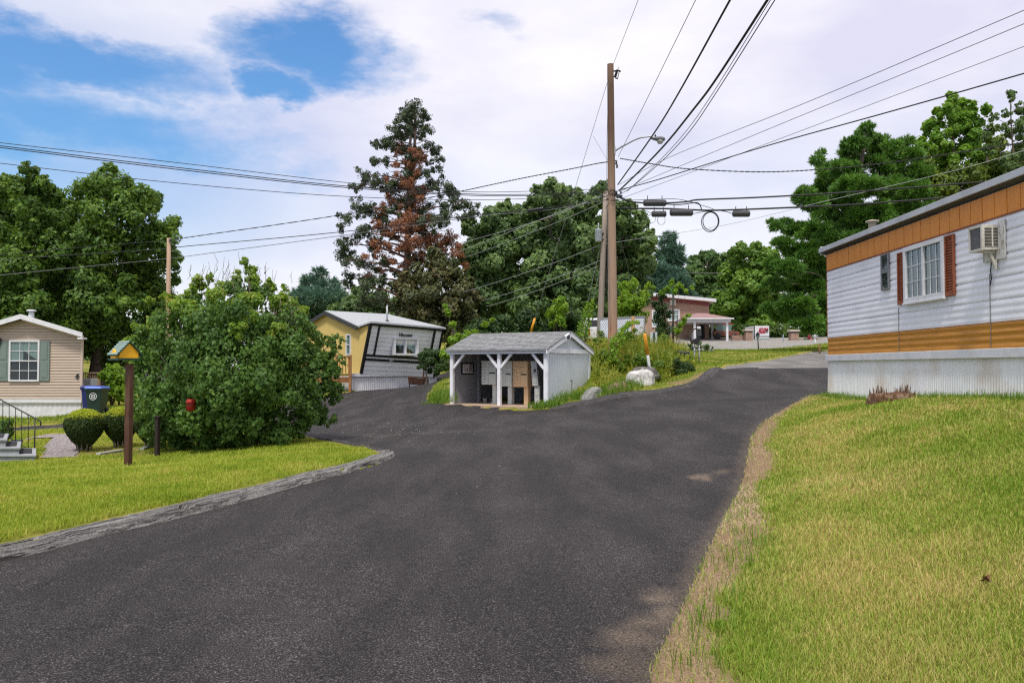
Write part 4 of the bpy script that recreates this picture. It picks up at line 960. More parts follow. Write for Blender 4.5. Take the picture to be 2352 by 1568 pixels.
# rusty garden implement in front of the white skirting
ci = PY(958, 889, 41.5); ci.z = H(ci.x, ci.y); cart = thing('garden_cart', ci, 'rusty brown cart with spoked wheel and upright handle in front of white skirting', 'cart')
RUSTM = mk('rusty iron', (.085, .035, .02), (.03, .015, .01), scale=9, rough=.9)
b = MB(); b.hexa([ci + V3(q) for q in ((-.42, -.2, .12), (.36, -.2, .05), (.36, .2, .05), (-.42, .2, .12), (-.45, -.25, .52), (.38, -.25, .40), (.38, .25, .40), (-.45, .25, .52))]); b.build('trough', RUSTM, cart, bevel=.02)
b = MB(); b.lathe([(.2, -.03), (.22, -.03), (.22, .03), (.2, .03)], ci + V3((.40, -.05, .26)), 18, Matrix.Rotation(R(90), 3, 'X'))
for k in range(6): a = k * math.pi / 3; b.bar(ci + V3((.40, -.05, .26)), ci + V3((.40 + .21 * math.cos(a), -.05, .26 + .21 * math.sin(a))), .022)
b.build('wheel', RUSTM, cart)
b = MB(); b.bar(ci + V3((.33, 0, .3)), ci + V3((.35, 0, .98)), .07); b.build('handle', RUSTM, cart)
b = MB(); b.bar(ci + V3((-.38, -.1, -.1)), ci + V3((-.38, -.1, .2)), .05); b.build('leg', RUSTM, cart)

# ------------------------------------------------------------------ mail shelter
MC = V3((1.22, 28.0, 0)); ef = V3((-.86, .51, 0)).normalized(); es = V3((.51, .86, 0)).normalized()
MF = Fr(MC, ef, -es); MS = Fr(MC, es, -ef)      # front (a leftwards), right side (a backwards)
SW, SD = 4.15, 3.55
zf = PY(1254, 934, 28).z; ze = PY(1252, 799, 28).z; zrd = PY(1395, 762, 29.6).z
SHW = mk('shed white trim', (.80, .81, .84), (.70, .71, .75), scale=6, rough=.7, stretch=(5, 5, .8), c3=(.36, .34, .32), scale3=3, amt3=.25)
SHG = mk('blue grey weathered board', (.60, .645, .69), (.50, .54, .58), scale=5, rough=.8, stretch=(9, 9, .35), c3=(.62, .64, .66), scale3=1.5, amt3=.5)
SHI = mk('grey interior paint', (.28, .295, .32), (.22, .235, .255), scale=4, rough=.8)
SHR = mk('weathered grey shingle', (.30, .305, .31), (.17, .172, .175), scale=5, rough=.95, stretch=(1, 1, 1), bump=.5, bscale=30, detail=8)
SLAB = mk('tan concrete', (.46, .34, .25), (.36, .26, .19), scale=6, rough=.9)
shed = thing('mail_shelter', (MC.x - .9, MC.y + 2.2, zf), 'small grey gabled shelter with open front housing mailboxes at the fork', 'shelter')
b = MB(); MF.box(b, .35, 4.62, zf - .55, zf, -3.5, .42); b.build('floor_slab', SLAB, shed)
def planks(fr, mb, a0, a1, z0, z1f, b0, b1, pitch=.2, gap=.012):
    a = a0
    while a < a1 - .01:
        e = min(a + pitch - gap, a1); t0, t1 = z1f(a), z1f(e)
        mb.hexa([fr(a, z0, b0), fr(e, z0, b0), fr(e, z0, b1), fr(a, z0, b1), fr(a, t0, b0), fr(e, t0, b0), fr(e, t1 if False else t1, b1), fr(a, t0, b1)]); a += pitch
hb = SD / 2; slp = (zrd - ze) / hb
gz = lambda a: ze + slp * (hb - abs(a - hb)) - .02
b = MB(); planks(MS, b, 0.02, SD, zf - .25, lambda a: ze - .08, -.05, .0); planks(MS, b, .05, SD - .05, ze - .06, gz, -.05, -.02)
MS.box(b, .02, SD, zf - .25, ze, -.07, -.052); b.build('side_wall', SHG, shed)
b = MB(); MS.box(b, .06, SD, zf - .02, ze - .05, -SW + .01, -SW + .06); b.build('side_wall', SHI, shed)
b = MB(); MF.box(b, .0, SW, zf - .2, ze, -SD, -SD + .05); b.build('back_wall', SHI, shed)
b = MB(); b.prism([MS(.02, ze - .05, -SW + .02), MS(SD, ze - .05, -SW + .02), MS(hb, zrd - .02, -SW + .02)], ef * -.04); b.build('gable_panel', SHG, shed)
# posts, beams, trims
PW = .13
def post(a, a1=None, nm='post'):
    m = MB(); MF.box(m, a, a + PW, zf - .02, ze - .17, -PW, 0.0); return m.build(nm, SHW, shed, bevel=.006)
am0 = MF.px(1148.6, 870)[0]
post(0.0); post(am0); post(SW - PW)
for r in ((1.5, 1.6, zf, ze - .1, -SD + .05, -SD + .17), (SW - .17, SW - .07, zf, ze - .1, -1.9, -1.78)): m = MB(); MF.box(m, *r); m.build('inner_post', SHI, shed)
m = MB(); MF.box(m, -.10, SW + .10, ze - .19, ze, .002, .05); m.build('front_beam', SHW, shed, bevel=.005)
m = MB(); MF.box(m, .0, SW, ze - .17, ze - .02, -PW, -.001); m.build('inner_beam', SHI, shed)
def brace(a, z, a2, z2):
    m = MB(); m.bar(MF(a, z, -.06), MF(a2, z2, -.06), .085, .09, up=-es); m.build('brace', SHW, shed, bevel=.004)
zt = ze - .19; bl = .5
brace(SW - PW, zt - bl * 1.05, SW - PW - bl * .95, zt); brace(am0 + PW, zt - bl, am0 + PW + bl * .9, zt); brace(am0, zt - bl, am0 - bl * .9, zt); brace(PW, zt - bl * 1.1, PW + bl * .95, zt)
m = MB(); MS.box(m, .0, .10, zf - .2, ze - .1, .001, .03); m.build('corner_board', SHW, shed, bevel=.004)
m = MB(); MS.box(m, SD - .12, SD + .02, zf - .2, ze - .1, .001, .03); m.build('corner_board', SHW, shed, bevel=.004)
m = MB(); MS.box(m, -.08, SD + .10, ze - .17, ze - .0, .002, .045); m.build('gable_beam', SHW, shed, bevel=.005)
oh = .16
m = MB(); rk = .17
m.prism([MS(-oh, ze - slp * oh, .10), MS(hb, zrd, .10), MS(hb, zrd - rk * 1.1, .10), MS(-oh, ze - slp * oh - rk * .9, .10)], -(-ef) * .04); m.build('rake_board', SHW, shed)
m = MB(); m.prism([MS(SD + oh, ze - slp * oh, .10), MS(hb + .001, zrd, .10), MS(hb + .001, zrd - rk * 1.1, .10), MS(SD + oh, ze - slp * oh - rk * .9, .10)], -(-ef) * .04); m.build('rake_board', SHW, shed)
# shingled roof: overlapping courses of individual tabs
m = MB(); rng = random.Random(11); L0, L1 = -.11, SW + .12; nC = 13
sl_len = math.hypot(hb + oh, (zrd - ze) + slp * oh)
for side in (0, 1):
    for c in range(nC):
        t0 = c / nC; t1 = min(1.0, (c + 1.35) / nC)
        a = L0 - rng.random() * .2
        while a < L1:
            wv = .14 + .12 * rng.random(); x0, x1 = max(a, L0), min(a + wv - .006, L1); a += wv
            if x1 - x0 < .02: continue
            d = (rng.random() - .5) * .008; h0 = .030 + .012 * rng.random(); h1 = .006
            def RP(x, t, hgt):
                bb = -oh + (hb + oh) * t; bb = bb if side == 0 else SD - bb
                return MC + ef * x + es * bb + UPV * (ze - slp * oh + slp * (hb + oh) * t + .01 + hgt)
            q = [RP(x0, t0 + d, 0), RP(x1, t0 + d, 0), RP(x1, t1, 0), RP(x0, t1, 0), RP(x0, t0 + d, h0), RP(x1, t0 + d, h0), RP(x1, t1, h1), RP(x0, t1, h1)]
            m.hexa(q)
roofs = m.build('roof', SHR, shed)
m = MB()
for side in (0, 1):
    p = [MC + ef * x + es * (bb if side == 0 else SD - bb) + UPV * zq for (x, bb, zq) in ((L0, -oh, ze - slp * oh - .02), (L1, -oh, ze - slp * oh - .02), (L1, hb, zrd - .02), (L0, hb, zrd - .02))]
    m.hexa(p + [q + UPV * .025 for q in p])
m.build('roof_deck', SHI, roofs)
# flood light on the rake, notice board, outlet, stains
c = MS(hb - .42, zrd - slp * .42 - .07, .13); ang = math.atan(slp)
Mr = Matrix((( es * math.cos(ang) + UPV * math.sin(ang)), (-es * math.sin(ang) + UPV * math.cos(ang)), -ef)).transposed()
m = MB(); m.box(c, .34, .21, .09, Mr); fl = m.build('flood_light', SHW, shed, bevel=.01); m = MB(); m.box(c + (-ef) * .047, .24, .14, .01, Mr); m.build('lens', GREYD, fl)
NB_ = Fr(MC + ef * (SW - .06), es, -ef)
na0, nz1 = NB_.px(1059, 833); na1, nz0 = NB_.px(1087, 859.5)
m = MB(); NB_.box(m, na0, na1, nz0, nz1, .002, .03); nb = m.build('notice_board', BLACK, shed); m = MB(); NB_.box(m, na0 + .07, na1 - .07, nz0 + .05, nz1 - .05, .03, .033); m.build('paper', WHITE, nb)
m = MB(); dx = (na1 - na0)
for i in range(4):
    for j in range(4): NB_.box(m, na0 + dx * (.60 + .075 * i), na0 + dx * (.655 + .075 * i), nz1 - .12 - .07 * j, nz1 - .075 - .07 * j, .033, .0345)
for j in range(5): NB_.box(m, na0 + dx * .14, na0 + dx * (.3 + .05 * (j % 3)), nz1 - .13 - .05 * j, nz1 - .118 - .05 * j, .033, .0345)
NB_.box(m, na0 + dx * .46, na0 + dx * .50, nz0 + .13, nz0 + .28, .033, .0346); NB_.box(m, na0 + dx * .42, na0 + dx * .47, nz0 + .12, nz0 + .17, .033, .0344); m.build('printed_marks', GREYD, nb)
m = MB(); MS.box(m, .55, .85, ze - .62, ze - .35, -.13, -.075); m.build('small_box', SHW, shed)
m = MB(); rng = random.Random(5); a0, _ = MS.px(1313, 890)
for i in range(46):
    zq = PY(1313, 875 + 27 * rng.random(), 28.6).z; aa = a0 + .03 * rng.gauss(0, 1) * (1.4 if zq > PY(1313, 880, 28.6).z else .8); q = .006 + .018 * rng.random()
    MS.box(m, aa, aa + q, zq, zq + q * 2.2, .0005, .003)
m.build('paint_flakes', mk('bare wood stain', (.06, .05, .045), rough=.9), shed)

# ------------------------------------------------------------------ mailbox clusters inside the shelter
MGREY = mk('grey green enamel', (.70, .72, .67), (.62, .64, .59), scale=5, rough=.5)
MTAN = mk('tan enamel', (.82, .56, .32), (.74, .49, .27), scale=5, rough=.5)
def cluster(u0, v0, u1, v1, bo, mat, label, rows, rows2, ped, name='cluster_mailbox', group='cluster mailboxes in the shelter', round_ped=False):
    fr = Fr(MC + es * bo, ef, -es)
    aR, zT = fr.px(u1, v0); aL, _ = fr.px(u0, v0); _, zB = fr.px((u0 + u1) / 2, v1)
    base = fr((aL + aR) / 2, zf); t = thing(name, base, label, 'mailbox', group)
    m = MB(); fr.box(m, aR, aL, zB, zT, -.42, 0); bd = m.build('body', mat, t, bevel=.008)
    m = MB(); fr.box(m, aR - .015, aL + .015, zT, zT + .03, -.44, .02); m.build('hood', mat, t, bevel=.006)
    am = aL + (aR - aL) * .50
    def doors(x0, x1, n, frac):
        h = (zT - zB - .08) * frac / n
        for i in range(n):
            zt_ = zT - .04 - h * i; m = MB(); fr.box(m, min(x0, x1) + .012, max(x0, x1) - .012, zt_ - h + .009, zt_, .001, .014); d = m.build('door', mat, t, bevel=.004)
            xx = max(x0, x1) - .05; m = MB(); fr.box(m, xx - .018, xx + .012, zt_ - h * .62, zt_ - h * .40, .014, .018); fr.box(m, xx - (.13 if i % 2 else .11), xx - .05, zt_ - h * .55, zt_ - h * .42, .014, .0165); m.build('lock', GREYD, d)
    doors(aL - .02, am, rows, 1.0); doors(am, aR + .02, rows2, .46)
    zs = zT - .04 - (zT - zB - .08) * .46
    m = MB(); fr.box(m, aR + .04, am - .02, zs - .05, zs - .012, .001, .012); m.build('mail_slot', BLACK, t)
    m = MB(); fr.box(m, aR + .02, am - .012, zB + .05, zs - .07, .001, .014); d = m.build('parcel_door', mat, t, bevel=.004)
    m = MB(); c = fr((aR + am) / 2, zB + .2, .014); Mq = Matrix((ef, UPV, -es)).transposed(); m.lathe([(.075, 0), (.075, .003), (.06, .004), (.06, .001)], c, 16, Mq); m.build('round_seal', mat, d)
    for (pu0, pu1) in ped:
        pa0, _ = fr.px(pu1, 900); pa1, _ = fr.px(pu0, 900); m = MB()
        if round_ped: m.lathe([(.17, 0), (.16, .03), (.12, .06), (.12, zB - zf)], fr((pa0 + pa1) / 2, zf, -.2), 16)
        else: fr.box(m, pa0, pa1, zf, zB, -.30, -.1)
        m.build('pedestal', mat, t, bevel=.006)
    return t
cluster(1106, 830, 1139.5, 883, 1.05, MGREY, 'wide grey cluster mailbox on a round pedestal, behind the middle post of the shelter', 7, 4, [(1126, 1137)], round_ped=True)
cluster(1147, 831, 1175.5, 887, .9, MGREY, 'grey cluster mailbox between the middle post and the tan one', 8, 4, [(1163, 1172)])
cluster(1179, 831, 1211.5, 888.5, .75, MTAN, 'tan cluster mailbox in the middle of the shelter', 8, 4, [(1200, 1210)])
# narrow parcel locker at the right end, turned sideways
fr = Fr(MC + es * .62, V3((-.97, .2, 0)).normalized(), V3((-.2, -.97, 0)).normalized())
aR, zT = fr.px(1232, 829); aL, _ = fr.px(1219, 829); _, zB = fr.px(1226, 886)
t = thing('parcel_locker', fr((aL + aR) / 2, zf), 'narrow pale grey parcel locker at the right end of the shelter, leaning slightly', 'mailbox', 'cluster mailboxes in the shelter')
m = MB(); m.hexa([fr(aR - .07, zB, -.35), fr(aL - .06, zB, -.35), fr(aL - .06, zB, 0), fr(aR - .07, zB, 0), fr(aR, zT, -.35), fr(aL, zT, -.35), fr(aL, zT, 0), fr(aR, zT, 0)]); PLK = mk('pale locker enamel', (.50, .50, .48), (.38, .38, .36), scale=8, rough=.5, c3=(.16, .16, .16), scale3=7, amt3=.5); m.build('body', PLK, t, bevel=.008)
m = MB(); fr.box(m, aR + .02, aR + .1, zT - .38, zT - .29, .001, .012); m.build('slot', BLACK, t)
m = MB(); fr.box(m, aR - .01, aR + .1, zB + .12, zB + .4, .0, .010); m.build('door', PLK, t, bevel=.003)
m = MB(); fr.box(m, aR - .10, aR + .08, zf, zB, -.3, -.06); m.build('pedestal', PLK, t)
for (u, v, r, h, lab) in ((1114, 929, .085, .17, 'small pale grey bucket on the shelter floor'), (1129.5, 915, .075, .15, 'small pale bucket at the back of the shelter floor')):
    p = hit(u, v, MC + es * 1.5, -es); p.z = zf; q = thing('bucket', p, lab, 'bucket'); m = MB(); m.lathe([(r * .8, 0), (r, h), (r * 1.05, h), (r * 1.05, h - .01)], p, 14); m.build('body', WHITE if r > .08 else SHI, q); m = MB(); m.tube([p + V3((math.cos(a) * r, 0, h + math.sin(a) * r * .6)) for a in np.linspace(0, math.pi, 9)], .006, 5); m.build('handle', GREYD, q)
m = MB(); rng = random.Random(9)
for i in range(260):
    aa = .4 + 1.9 * rng.random(); p = MF(aa, zf + .01, -SD + .1 + .35 * rng.random()); q = .02 + .035 * rng.random(); m.lathe([(q * .6, 0), (q, q * .5), (q * .4, q)], p + UPV * .05 * rng.random(), 5)
tag(m.build('lava_rock', mk('dark red stone', (.05, .018, .014), (.02, .01, .01), scale=9, rough=.95)), 'dark red stones heaped along the back of the shelter floor', 'stones', kind='stuff')
# ------------------------------------------------------------------ vegetation
def leaf_mesh(name, C, N, L, Wd, rng, droop=.3, fold=.12):
    n = len(C); N = N / (np.linalg.norm(N, axis=1)[:, None] + 1e-9)
    r = rng.randn(n, 3); t = r - N * (r * N).sum(1)[:, None]; t[:, 2] -= droop; t /= np.linalg.norm(t, axis=1)[:, None] + 1e-9
    b = np.cross(N, t); b /= np.linalg.norm(b, axis=1)[:, None] + 1e-9
    L = (L * (.6 + .8 * rng.rand(n)))[:, None]; W2 = L * Wd / 2
    nn = np.cross(t, b)
    v0 = C - t * L * .5; v2 = C + t * L * .5; c = C - t * L * .08; v1 = c + b * W2 + nn * L * fold; v3 = c - b * W2 + nn * L * fold
    V = np.stack([v0, v1, v2, v3], 1).reshape(-1, 3); i = np.arange(n) * 4
    return np_mesh(name, V, np.concatenate([np.stack([i, i + 1, i + 2], 1), np.stack([i, i + 2, i + 3], 1)]))

def ball(rng, n):
    d = rng.randn(n, 3); return d / np.linalg.norm(d, axis=1)[:, None]

def foliage(name, parent, mat, lobes, n, L, Wd=.6, seed=0, sub=10, flat=1.0, subr=.42, inner=.18, up=.35, droop=.3, jit=.35, kind='leaf', shell=.62):
    """lobes: (x, y, z, r). Leaves gather in small clumps spread over every lobe."""
    rng = np.random.RandomState(seed); lobes = np.array(lobes, float)
    wts = lobes[:, 3] ** 2.0; wts /= wts.sum(); Cs = []; Ns = []
    for (x, y, z, r), w in zip(lobes, wts):
        m = max(12, int(n * w)); k = max(4, int(sub * (.7 + .6 * rng.rand())))
        d = ball(rng, k); rad = r * (shell + (1 - shell) * rng.rand(k))[:, None]
        cc = np.array([x, y, z]) + d * rad * np.array([1, 1, flat]); sr = r * subr * (.6 + .8 * rng.rand(k))
        wk = sr ** 2; wk /= wk.sum(); pick = rng.choice(k, m, p=wk)
        dd = ball(rng, m); q = rng.rand(m) ** .45
        P = cc[pick] + dd * (sr[pick] * q)[:, None] * np.array([1, 1, max(flat, .45)])
        nn = dd * .9 + d[pick] * .5 + rng.randn(m, 3) * jit + np.array([0, 0, up])
        ki = int(m * inner)
        if ki:
            di = ball(rng, ki); P[:ki] = np.array([x, y, z]) + di * (r * .75 * rng.rand(ki) ** .5)[:, None] * np.array([1, 1, flat]); nn[:ki] = rng.randn(ki, 3)
        Cs.append(P); Ns.append(nn)
    me = leaf_mesh(name, np.concatenate(Cs), np.concatenate(Ns), L, Wd, rng, droop)
    return link(name, me, mat, parent)

def needles(name, parent, mat, lobes, n, L, seed=0, flat=.35, sub=12, subr=.3, per=7, wid=.07):
    """conifer sprays: tufts of narrow needles fanning outward and up."""
    rng = np.random.RandomState(seed); lobes = np.array(lobes, float); wts = lobes[:, 3] ** 2.0; wts /= wts.sum(); Cs = []; Ts = []
    for (x, y, z, r), w in zip(lobes, wts):
        m = max(6, int(n * w / per)); k = max(5, sub); d = ball(rng, k)
        cc = np.array([x, y, z]) + d * r * (.45 + .55 * rng.rand(k))[:, None] * np.array([1, 1, flat]); sr = r * subr * (.6 + .8 * rng.rand(k))
        pick = rng.randint(0, k, m); dd = ball(rng, m); P = cc[pick] + dd * (sr[pick] * rng.rand(m) ** .5)[:, None] * np.array([1, 1, .55])
        ax = dd * .7 + d[pick] * .8 + np.array([0, 0, .25]); ax /= np.linalg.norm(ax, axis=1)[:, None]
        P = np.repeat(P, per, 0); ax = np.repeat(ax, per, 0); t = ax + rng.randn(len(ax), 3) * .55; t /= np.linalg.norm(t, axis=1)[:, None]
        Cs.append(P); Ts.append(t)
    C = np.concatenate(Cs); t = np.concatenate(Ts); nN = len(C)
    b = np.cross(t, rng.randn(nN, 3)); b /= np.linalg.norm(b, axis=1)[:, None] + 1e-9
    l = (L * (.6 + .7 * rng.rand(nN)))[:, None]; v0 = C; v2 = C + t * l; mid = C + t * l * .5; v1 = mid + b * l * wid; v3 = mid - b * l * wid
    V = np.stack([v0, v1, v2, v3], 1).reshape(-1, 3); i = np.arange(nN) * 4
    return link(name, np_mesh(name, V, np.stack([i, i + 1, i + 2, i + 3], 1)), mat, parent)

def lobes_px(Y, pts, dj=.6, seed=0, rs=1.0):
    rng = random.Random(seed); s = Y / F; out = []
    for p in pts:
        u, v, r = p[:3]; dy = (p[3] if len(p) > 3 else rng.uniform(-1, 1) * dj)
        q = PY(u, v, Y + dy); out.append((q.x, q.y, q.z, r * s * rs))
    return out

BARK = mk('grey brown bark', (.13, .10, .08), (.055, .042, .034), scale=5, rough=.95, stretch=(4, 4, .5), bump=.8, bscale=7)
BARKR = mk('red brown bark', (.20, .115, .085), (.07, .038, .03), scale=5, rough=.95, stretch=(5, 5, .4), bump=.8, bscale=8, c3=(.28, .24, .21), scale3=2, amt3=.4)
DEADB = mk('dead grey branch', (.24, .20, .17), (.14, .11, .09), scale=5, rough=.95)

def trunk(parent, base, top, r0, r1, lobes, mat, seed=0, nb=14, name='trunk', minr=.02, limb=.55):
    rng = random.Random(seed); base, top = V3(base), V3(top); m = MB(); n = 8
    path = [base.lerp(top, i / n) + V3((rng.uniform(-1, 1), rng.uniform(-1, 1), 0)) * (r0 * .5 if 0 < i < n else 0) for i in range(n + 1)]
    rad = [r0 + (r1 - r0) * (i / n) ** .8 for i in range(n + 1)]; rad[0] *= 1.35
    m.tube([path[0] - UPV * .4] + path, [rad[0] * 1.1] + rad, 10)
    L = sorted(lobes, key=lambda q: -q[3])[:nb]
    for (x, y, z, r) in L:
        e = V3((x, y, z)); t = min(.93, max(.25, (z - base.z - .25 * (e - base).xy.length) / max(.1, (top.z - base.z)))); i = t * n; k = min(n - 1, int(i)); s = path[k].lerp(path[k + 1], i - k)
        rr = max(minr, (rad[k] * limb)); mid = s.lerp(e, .5) + UPV * (.08 * (e - s).length) + V3((rng.uniform(-.2, .2), rng.uniform(-.2, .2), 0)) * r * .4
        m.tube([s, s.lerp(mid, .5) + UPV * .03, mid, e], [rr, rr * .75, rr * .55, minr * .6], 6)
        for j in range(3):
            dq = V3((rng.gauss(0, 1), rng.gauss(0, 1), abs(rng.gauss(0, .7)))).normalized() * r * .8; m.tube([mid.lerp(e, .4 + .2 * j), e + dq], [rr * .35, minr * .4], 5)
    return m.build(name, mat, parent)

OAK = leafmat('oak leaves', gain=1.65, cols=[(.020, .045, .010), (.040, .085, .013), (.075, .135, .016), (.13, .20, .022)], clump=.45, cscale=.45)
OAK2 = leafmat('soft oak leaves', gain=1.75, cols=[(.030, .060, .022), (.050, .090, .028), (.085, .135, .038), (.13, .185, .045)], clump=.45, cscale=.3)
FAROAK = leafmat('distant oak leaves', gain=1.6, cols=[(.030, .065, .020), (.055, .105, .026), (.10, .165, .035)], clump=.5, cscale=.25)
MAPLE = leafmat('maple leaves', gain=1.3, cols=[(.055, .14, .012), (.11, .22, .018), (.19, .31, .03)], clump=.5, cscale=.5, transl=.45)
PINE = leafmat('pine needles', gain=1.9, cols=[(.020, .055, .010), (.045, .105, .014), (.095, .19, .020)], clump=.45, cscale=.6, transl=.2)
BPINE = leafmat('blue pine needles', gain=1.3, cols=[(.035, .080, .055), (.060, .12, .08), (.09, .16, .10)], clump=.45, cscale=.5, transl=.2)
CEDAR = leafmat('cedar sprays', gain=2.3, cols=[(.012, .020, .010), (.024, .036, .016), (.045, .06, .02)], clump=.4, cscale=.6, transl=.1)
DEAD = leafmat('dead brown sprays', gain=1.2, cols=[(.14, .07, .038), (.25, .115, .058), (.36, .17, .09)], clump=.4, cscale=.5, transl=.25, rough=.8)
JUN = leafmat('juniper sprays', gain=1.5, cols=[(.018, .028, .010), (.036, .048, .014), (.075, .075, .022), (.10, .055, .028)], clump=.5, cscale=.55, transl=.15)
LILAC = leafmat('lilac leaves', gain=1.6, cols=[(.022, .050, .012), (.040, .085, .016), (.065, .125, .022), (.10, .17, .028)], clump=.4, cscale=1.1, rough=.5, spec=.28)
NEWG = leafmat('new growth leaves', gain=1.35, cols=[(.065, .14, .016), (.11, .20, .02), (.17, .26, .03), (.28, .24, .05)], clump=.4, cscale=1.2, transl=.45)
YEW = leafmat('clipped yew', gain=1.6, cols=[(.012, .028, .006), (.024, .045, .008), (.045, .07, .010)], clump=.3, cscale=3, transl=.15)
YEWT = leafmat('yew lit tops', gain=2.3, cols=[(.10, .135, .010), (.17, .20, .014), (.24, .24, .03)], clump=.4, cscale=3, transl=.35)
BRIGHT = leafmat('bright sapling leaves', gain=1.3, cols=[(.075, .165, .012), (.14, .25, .018), (.24, .33, .03)], clump=.5, cscale=.8, transl=.45)
WEED = leafmat('weeds', gain=1.1, cols=[(.075, .135, .012), (.15, .22, .018), (.27, .29, .03), (.36, .30, .07)], clump=.5, cscale=.7, transl=.4)
UNDER = leafmat('dark undergrowth', gain=1.6, cols=[(.014, .032, .010), (.028, .058, .014), (.055, .10, .02)], clump=.5, cscale=.5)

def tree(name, label, Y, pts, n, L, mat, tb, cat='tree', group=None, r0=.25, seed=1, dj=1.5, bark=None, topv=None, Wd=.6, sub=20, rs=1.0, needle=False, extra=None, inner=.14, subr=.33, flat=None, nb=16, shell=.62, **kw):
    lob = lobes_px(Y, pts, dj, seed, rs); base = GP(tb, Y)
    t = thing(name, base, label, cat, group)
    top = min(pts, key=lambda p: p[1]); tp = PY(top[0], top[1] + top[2] * .6 if topv is None else topv, Y)
    if needle: needles('crown', t, mat, lob, n, L, seed, flat if flat is not None else .35, sub, subr if subr != .33 else .34, **kw)
    else: foliage('crown', t, mat, lob, n, L, Wd, seed, sub, flat if flat is not None else .9, subr, inner, shell=shell, **kw)
    trunk(t, base, tp, r0, r0 * .2, lob, bark or BARK, seed, nb, limb=.22 if needle else .5)
    return t

TG = 'trees behind the homes'
# left oaks behind the beige house
tree('oak_tree', 'big dense dark green oak behind the beige house, left of the leaning brown post', 46,
     [(250, 425, 48), (205, 450, 45), (290, 450, 45), (150, 500, 55), (190, 530, 75), (260, 520, 75), (320, 480, 52), (345, 470, 40), (375, 520, 38), (385, 560, 32), (395, 600, 28), (330, 570, 70), (240, 610, 85), (150, 600, 75), (110, 660, 70), (200, 690, 90), (290, 680, 85), (360, 660, 50), (370, 710, 45), (310, 760, 65), (230, 770, 75), (150, 740, 70), (345, 620, 55), (270, 820, 40), (250, 395, 22), (335, 445, 22), (400, 640, 20), (205, 640, 55, -2.6), (215, 560, 55, -2.6), (180, 720, 60, -2.6), (260, 690, 60, -2.6)],
     70000, .24, OAK, 222, seed=3, r0=.42, dj=2.4, sub=16, group=TG)
tree('oak_tree', 'rounded oak at the left edge with its crown cut by the picture border', 43,
     [(65, 415, 36), (30, 450, 45), (90, 450, 38), (0, 500, 55), (60, 520, 60), (-30, 560, 50), (80, 590, 55), (30, 610, 55), (-40, 640, 60), (40, 690, 60), (100, 720, 50), (-20, 730, 60), (62, 388, 16), (115, 500, 30), (15, 470, 30), (-60, 480, 50), (-20, 440, 40), (5, 425, 28), (125, 560, 40), (118, 455, 30), (132, 515, 36), (105, 420, 18), (50, 470, 40, -2), (45, 550, 52, -2.2), (40, 630, 55, -2.2), (60, 705, 60, -2.2)],
     44000, .24, OAK, 35, seed=5, r0=.35, dj=1.8, sub=14, group=TG, topv=500)
# shrubs between the beige house and the big bush
def shrub(name, label, Y, pts, n, L, mat, u, cat='shrub', group=None, seed=1, dj=.5, r0=.05, sub=10, Wd=.55, bark=None, ns=5, shell=.5, rs=1.0, **kw):
    lob = lobes_px(Y, pts, dj, seed, rs); base = GP(u, Y); t = thing(name, base, label, cat, group)
    foliage('foliage', t, mat, lob, n, L, Wd, seed, sub, .95, shell=shell, **kw)
    rng = random.Random(seed); m = MB(); L_ = sorted(lob, key=lambda q: -q[3])[:max(ns, 3)]
    for (x, y, z, r) in L_:
        s = base + V3((rng.uniform(-.15, .15), rng.uniform(-.15, .15), -.1)); e = V3((x, y, z)); m.tube([s, s.lerp(e, .5) + V3((rng.uniform(-.1, .1), 0, .1)), e], [r0, r0 * .7, r0 * .3], 6)
    m.build('stems', bark or BARK, t); return t
shrub('shrub', 'loose dark green shrub between the recycling bins and the birdhouse post', 36, [(258, 880, 22), (272, 900, 20), (285, 870, 22), (250, 900, 16), (240, 860, 14), (262, 850, 16)], 3200, .16, BRIGHT, 265, seed=4)
# distant conifer between bush and dead topped cedar
tree('pine_tree', 'small distant blue green pine between the big bush and the browning cedar', 92, [(735, 628, 14), (715, 650, 26), (755, 655, 24), (700, 680, 30), (740, 685, 36), (775, 685, 22), (705, 715, 36), (755, 715, 36), (790, 710, 18), (735, 745, 40)], 16000, .75, BPINE, 738, needle=True, seed=6, r0=.25, flat=.5, group=TG, dj=2)
shrub('shrub', 'green thicket behind the yellow home below the cedar', 62, [(800, 705, 30), (830, 690, 34), (870, 700, 30), (780, 725, 24), (850, 725, 40)], 9000, .36, OAK2, 830, seed=8, dj=1.5)
# cedar with dead foliage
cedar_green = [(955, 253, 22), (930, 262, 17), (985, 268, 14), (945, 290, 20), (915, 285, 14), (905, 305, 20), (975, 300, 18), (890, 328, 15), (1000, 345, 17), (860, 330, 12), (872, 335, 12), (1010, 362, 13), (985, 330, 14), (865, 372, 18), (835, 405, 20), (855, 418, 18), (818, 430, 17), (900, 425, 20), (960, 400, 18), (1000, 425, 20), (1030, 432, 19), (1048, 452, 16), (822, 475, 22), (860, 490, 24), (795, 500, 17), (785, 522, 14), (1060, 470, 20), (1090, 480, 15), (1030, 492, 22), (1000, 515, 22), (1075, 500, 15), (830, 535, 25), (795, 560, 20), (870, 560, 24), (805, 600, 24), (850, 620, 24), (800, 640, 20), (840, 660, 20), (870, 640, 22), (782, 585, 15), (880, 690, 24), (835, 690, 20), (985, 480, 18), (930, 400, 14), (1010, 390, 12)]
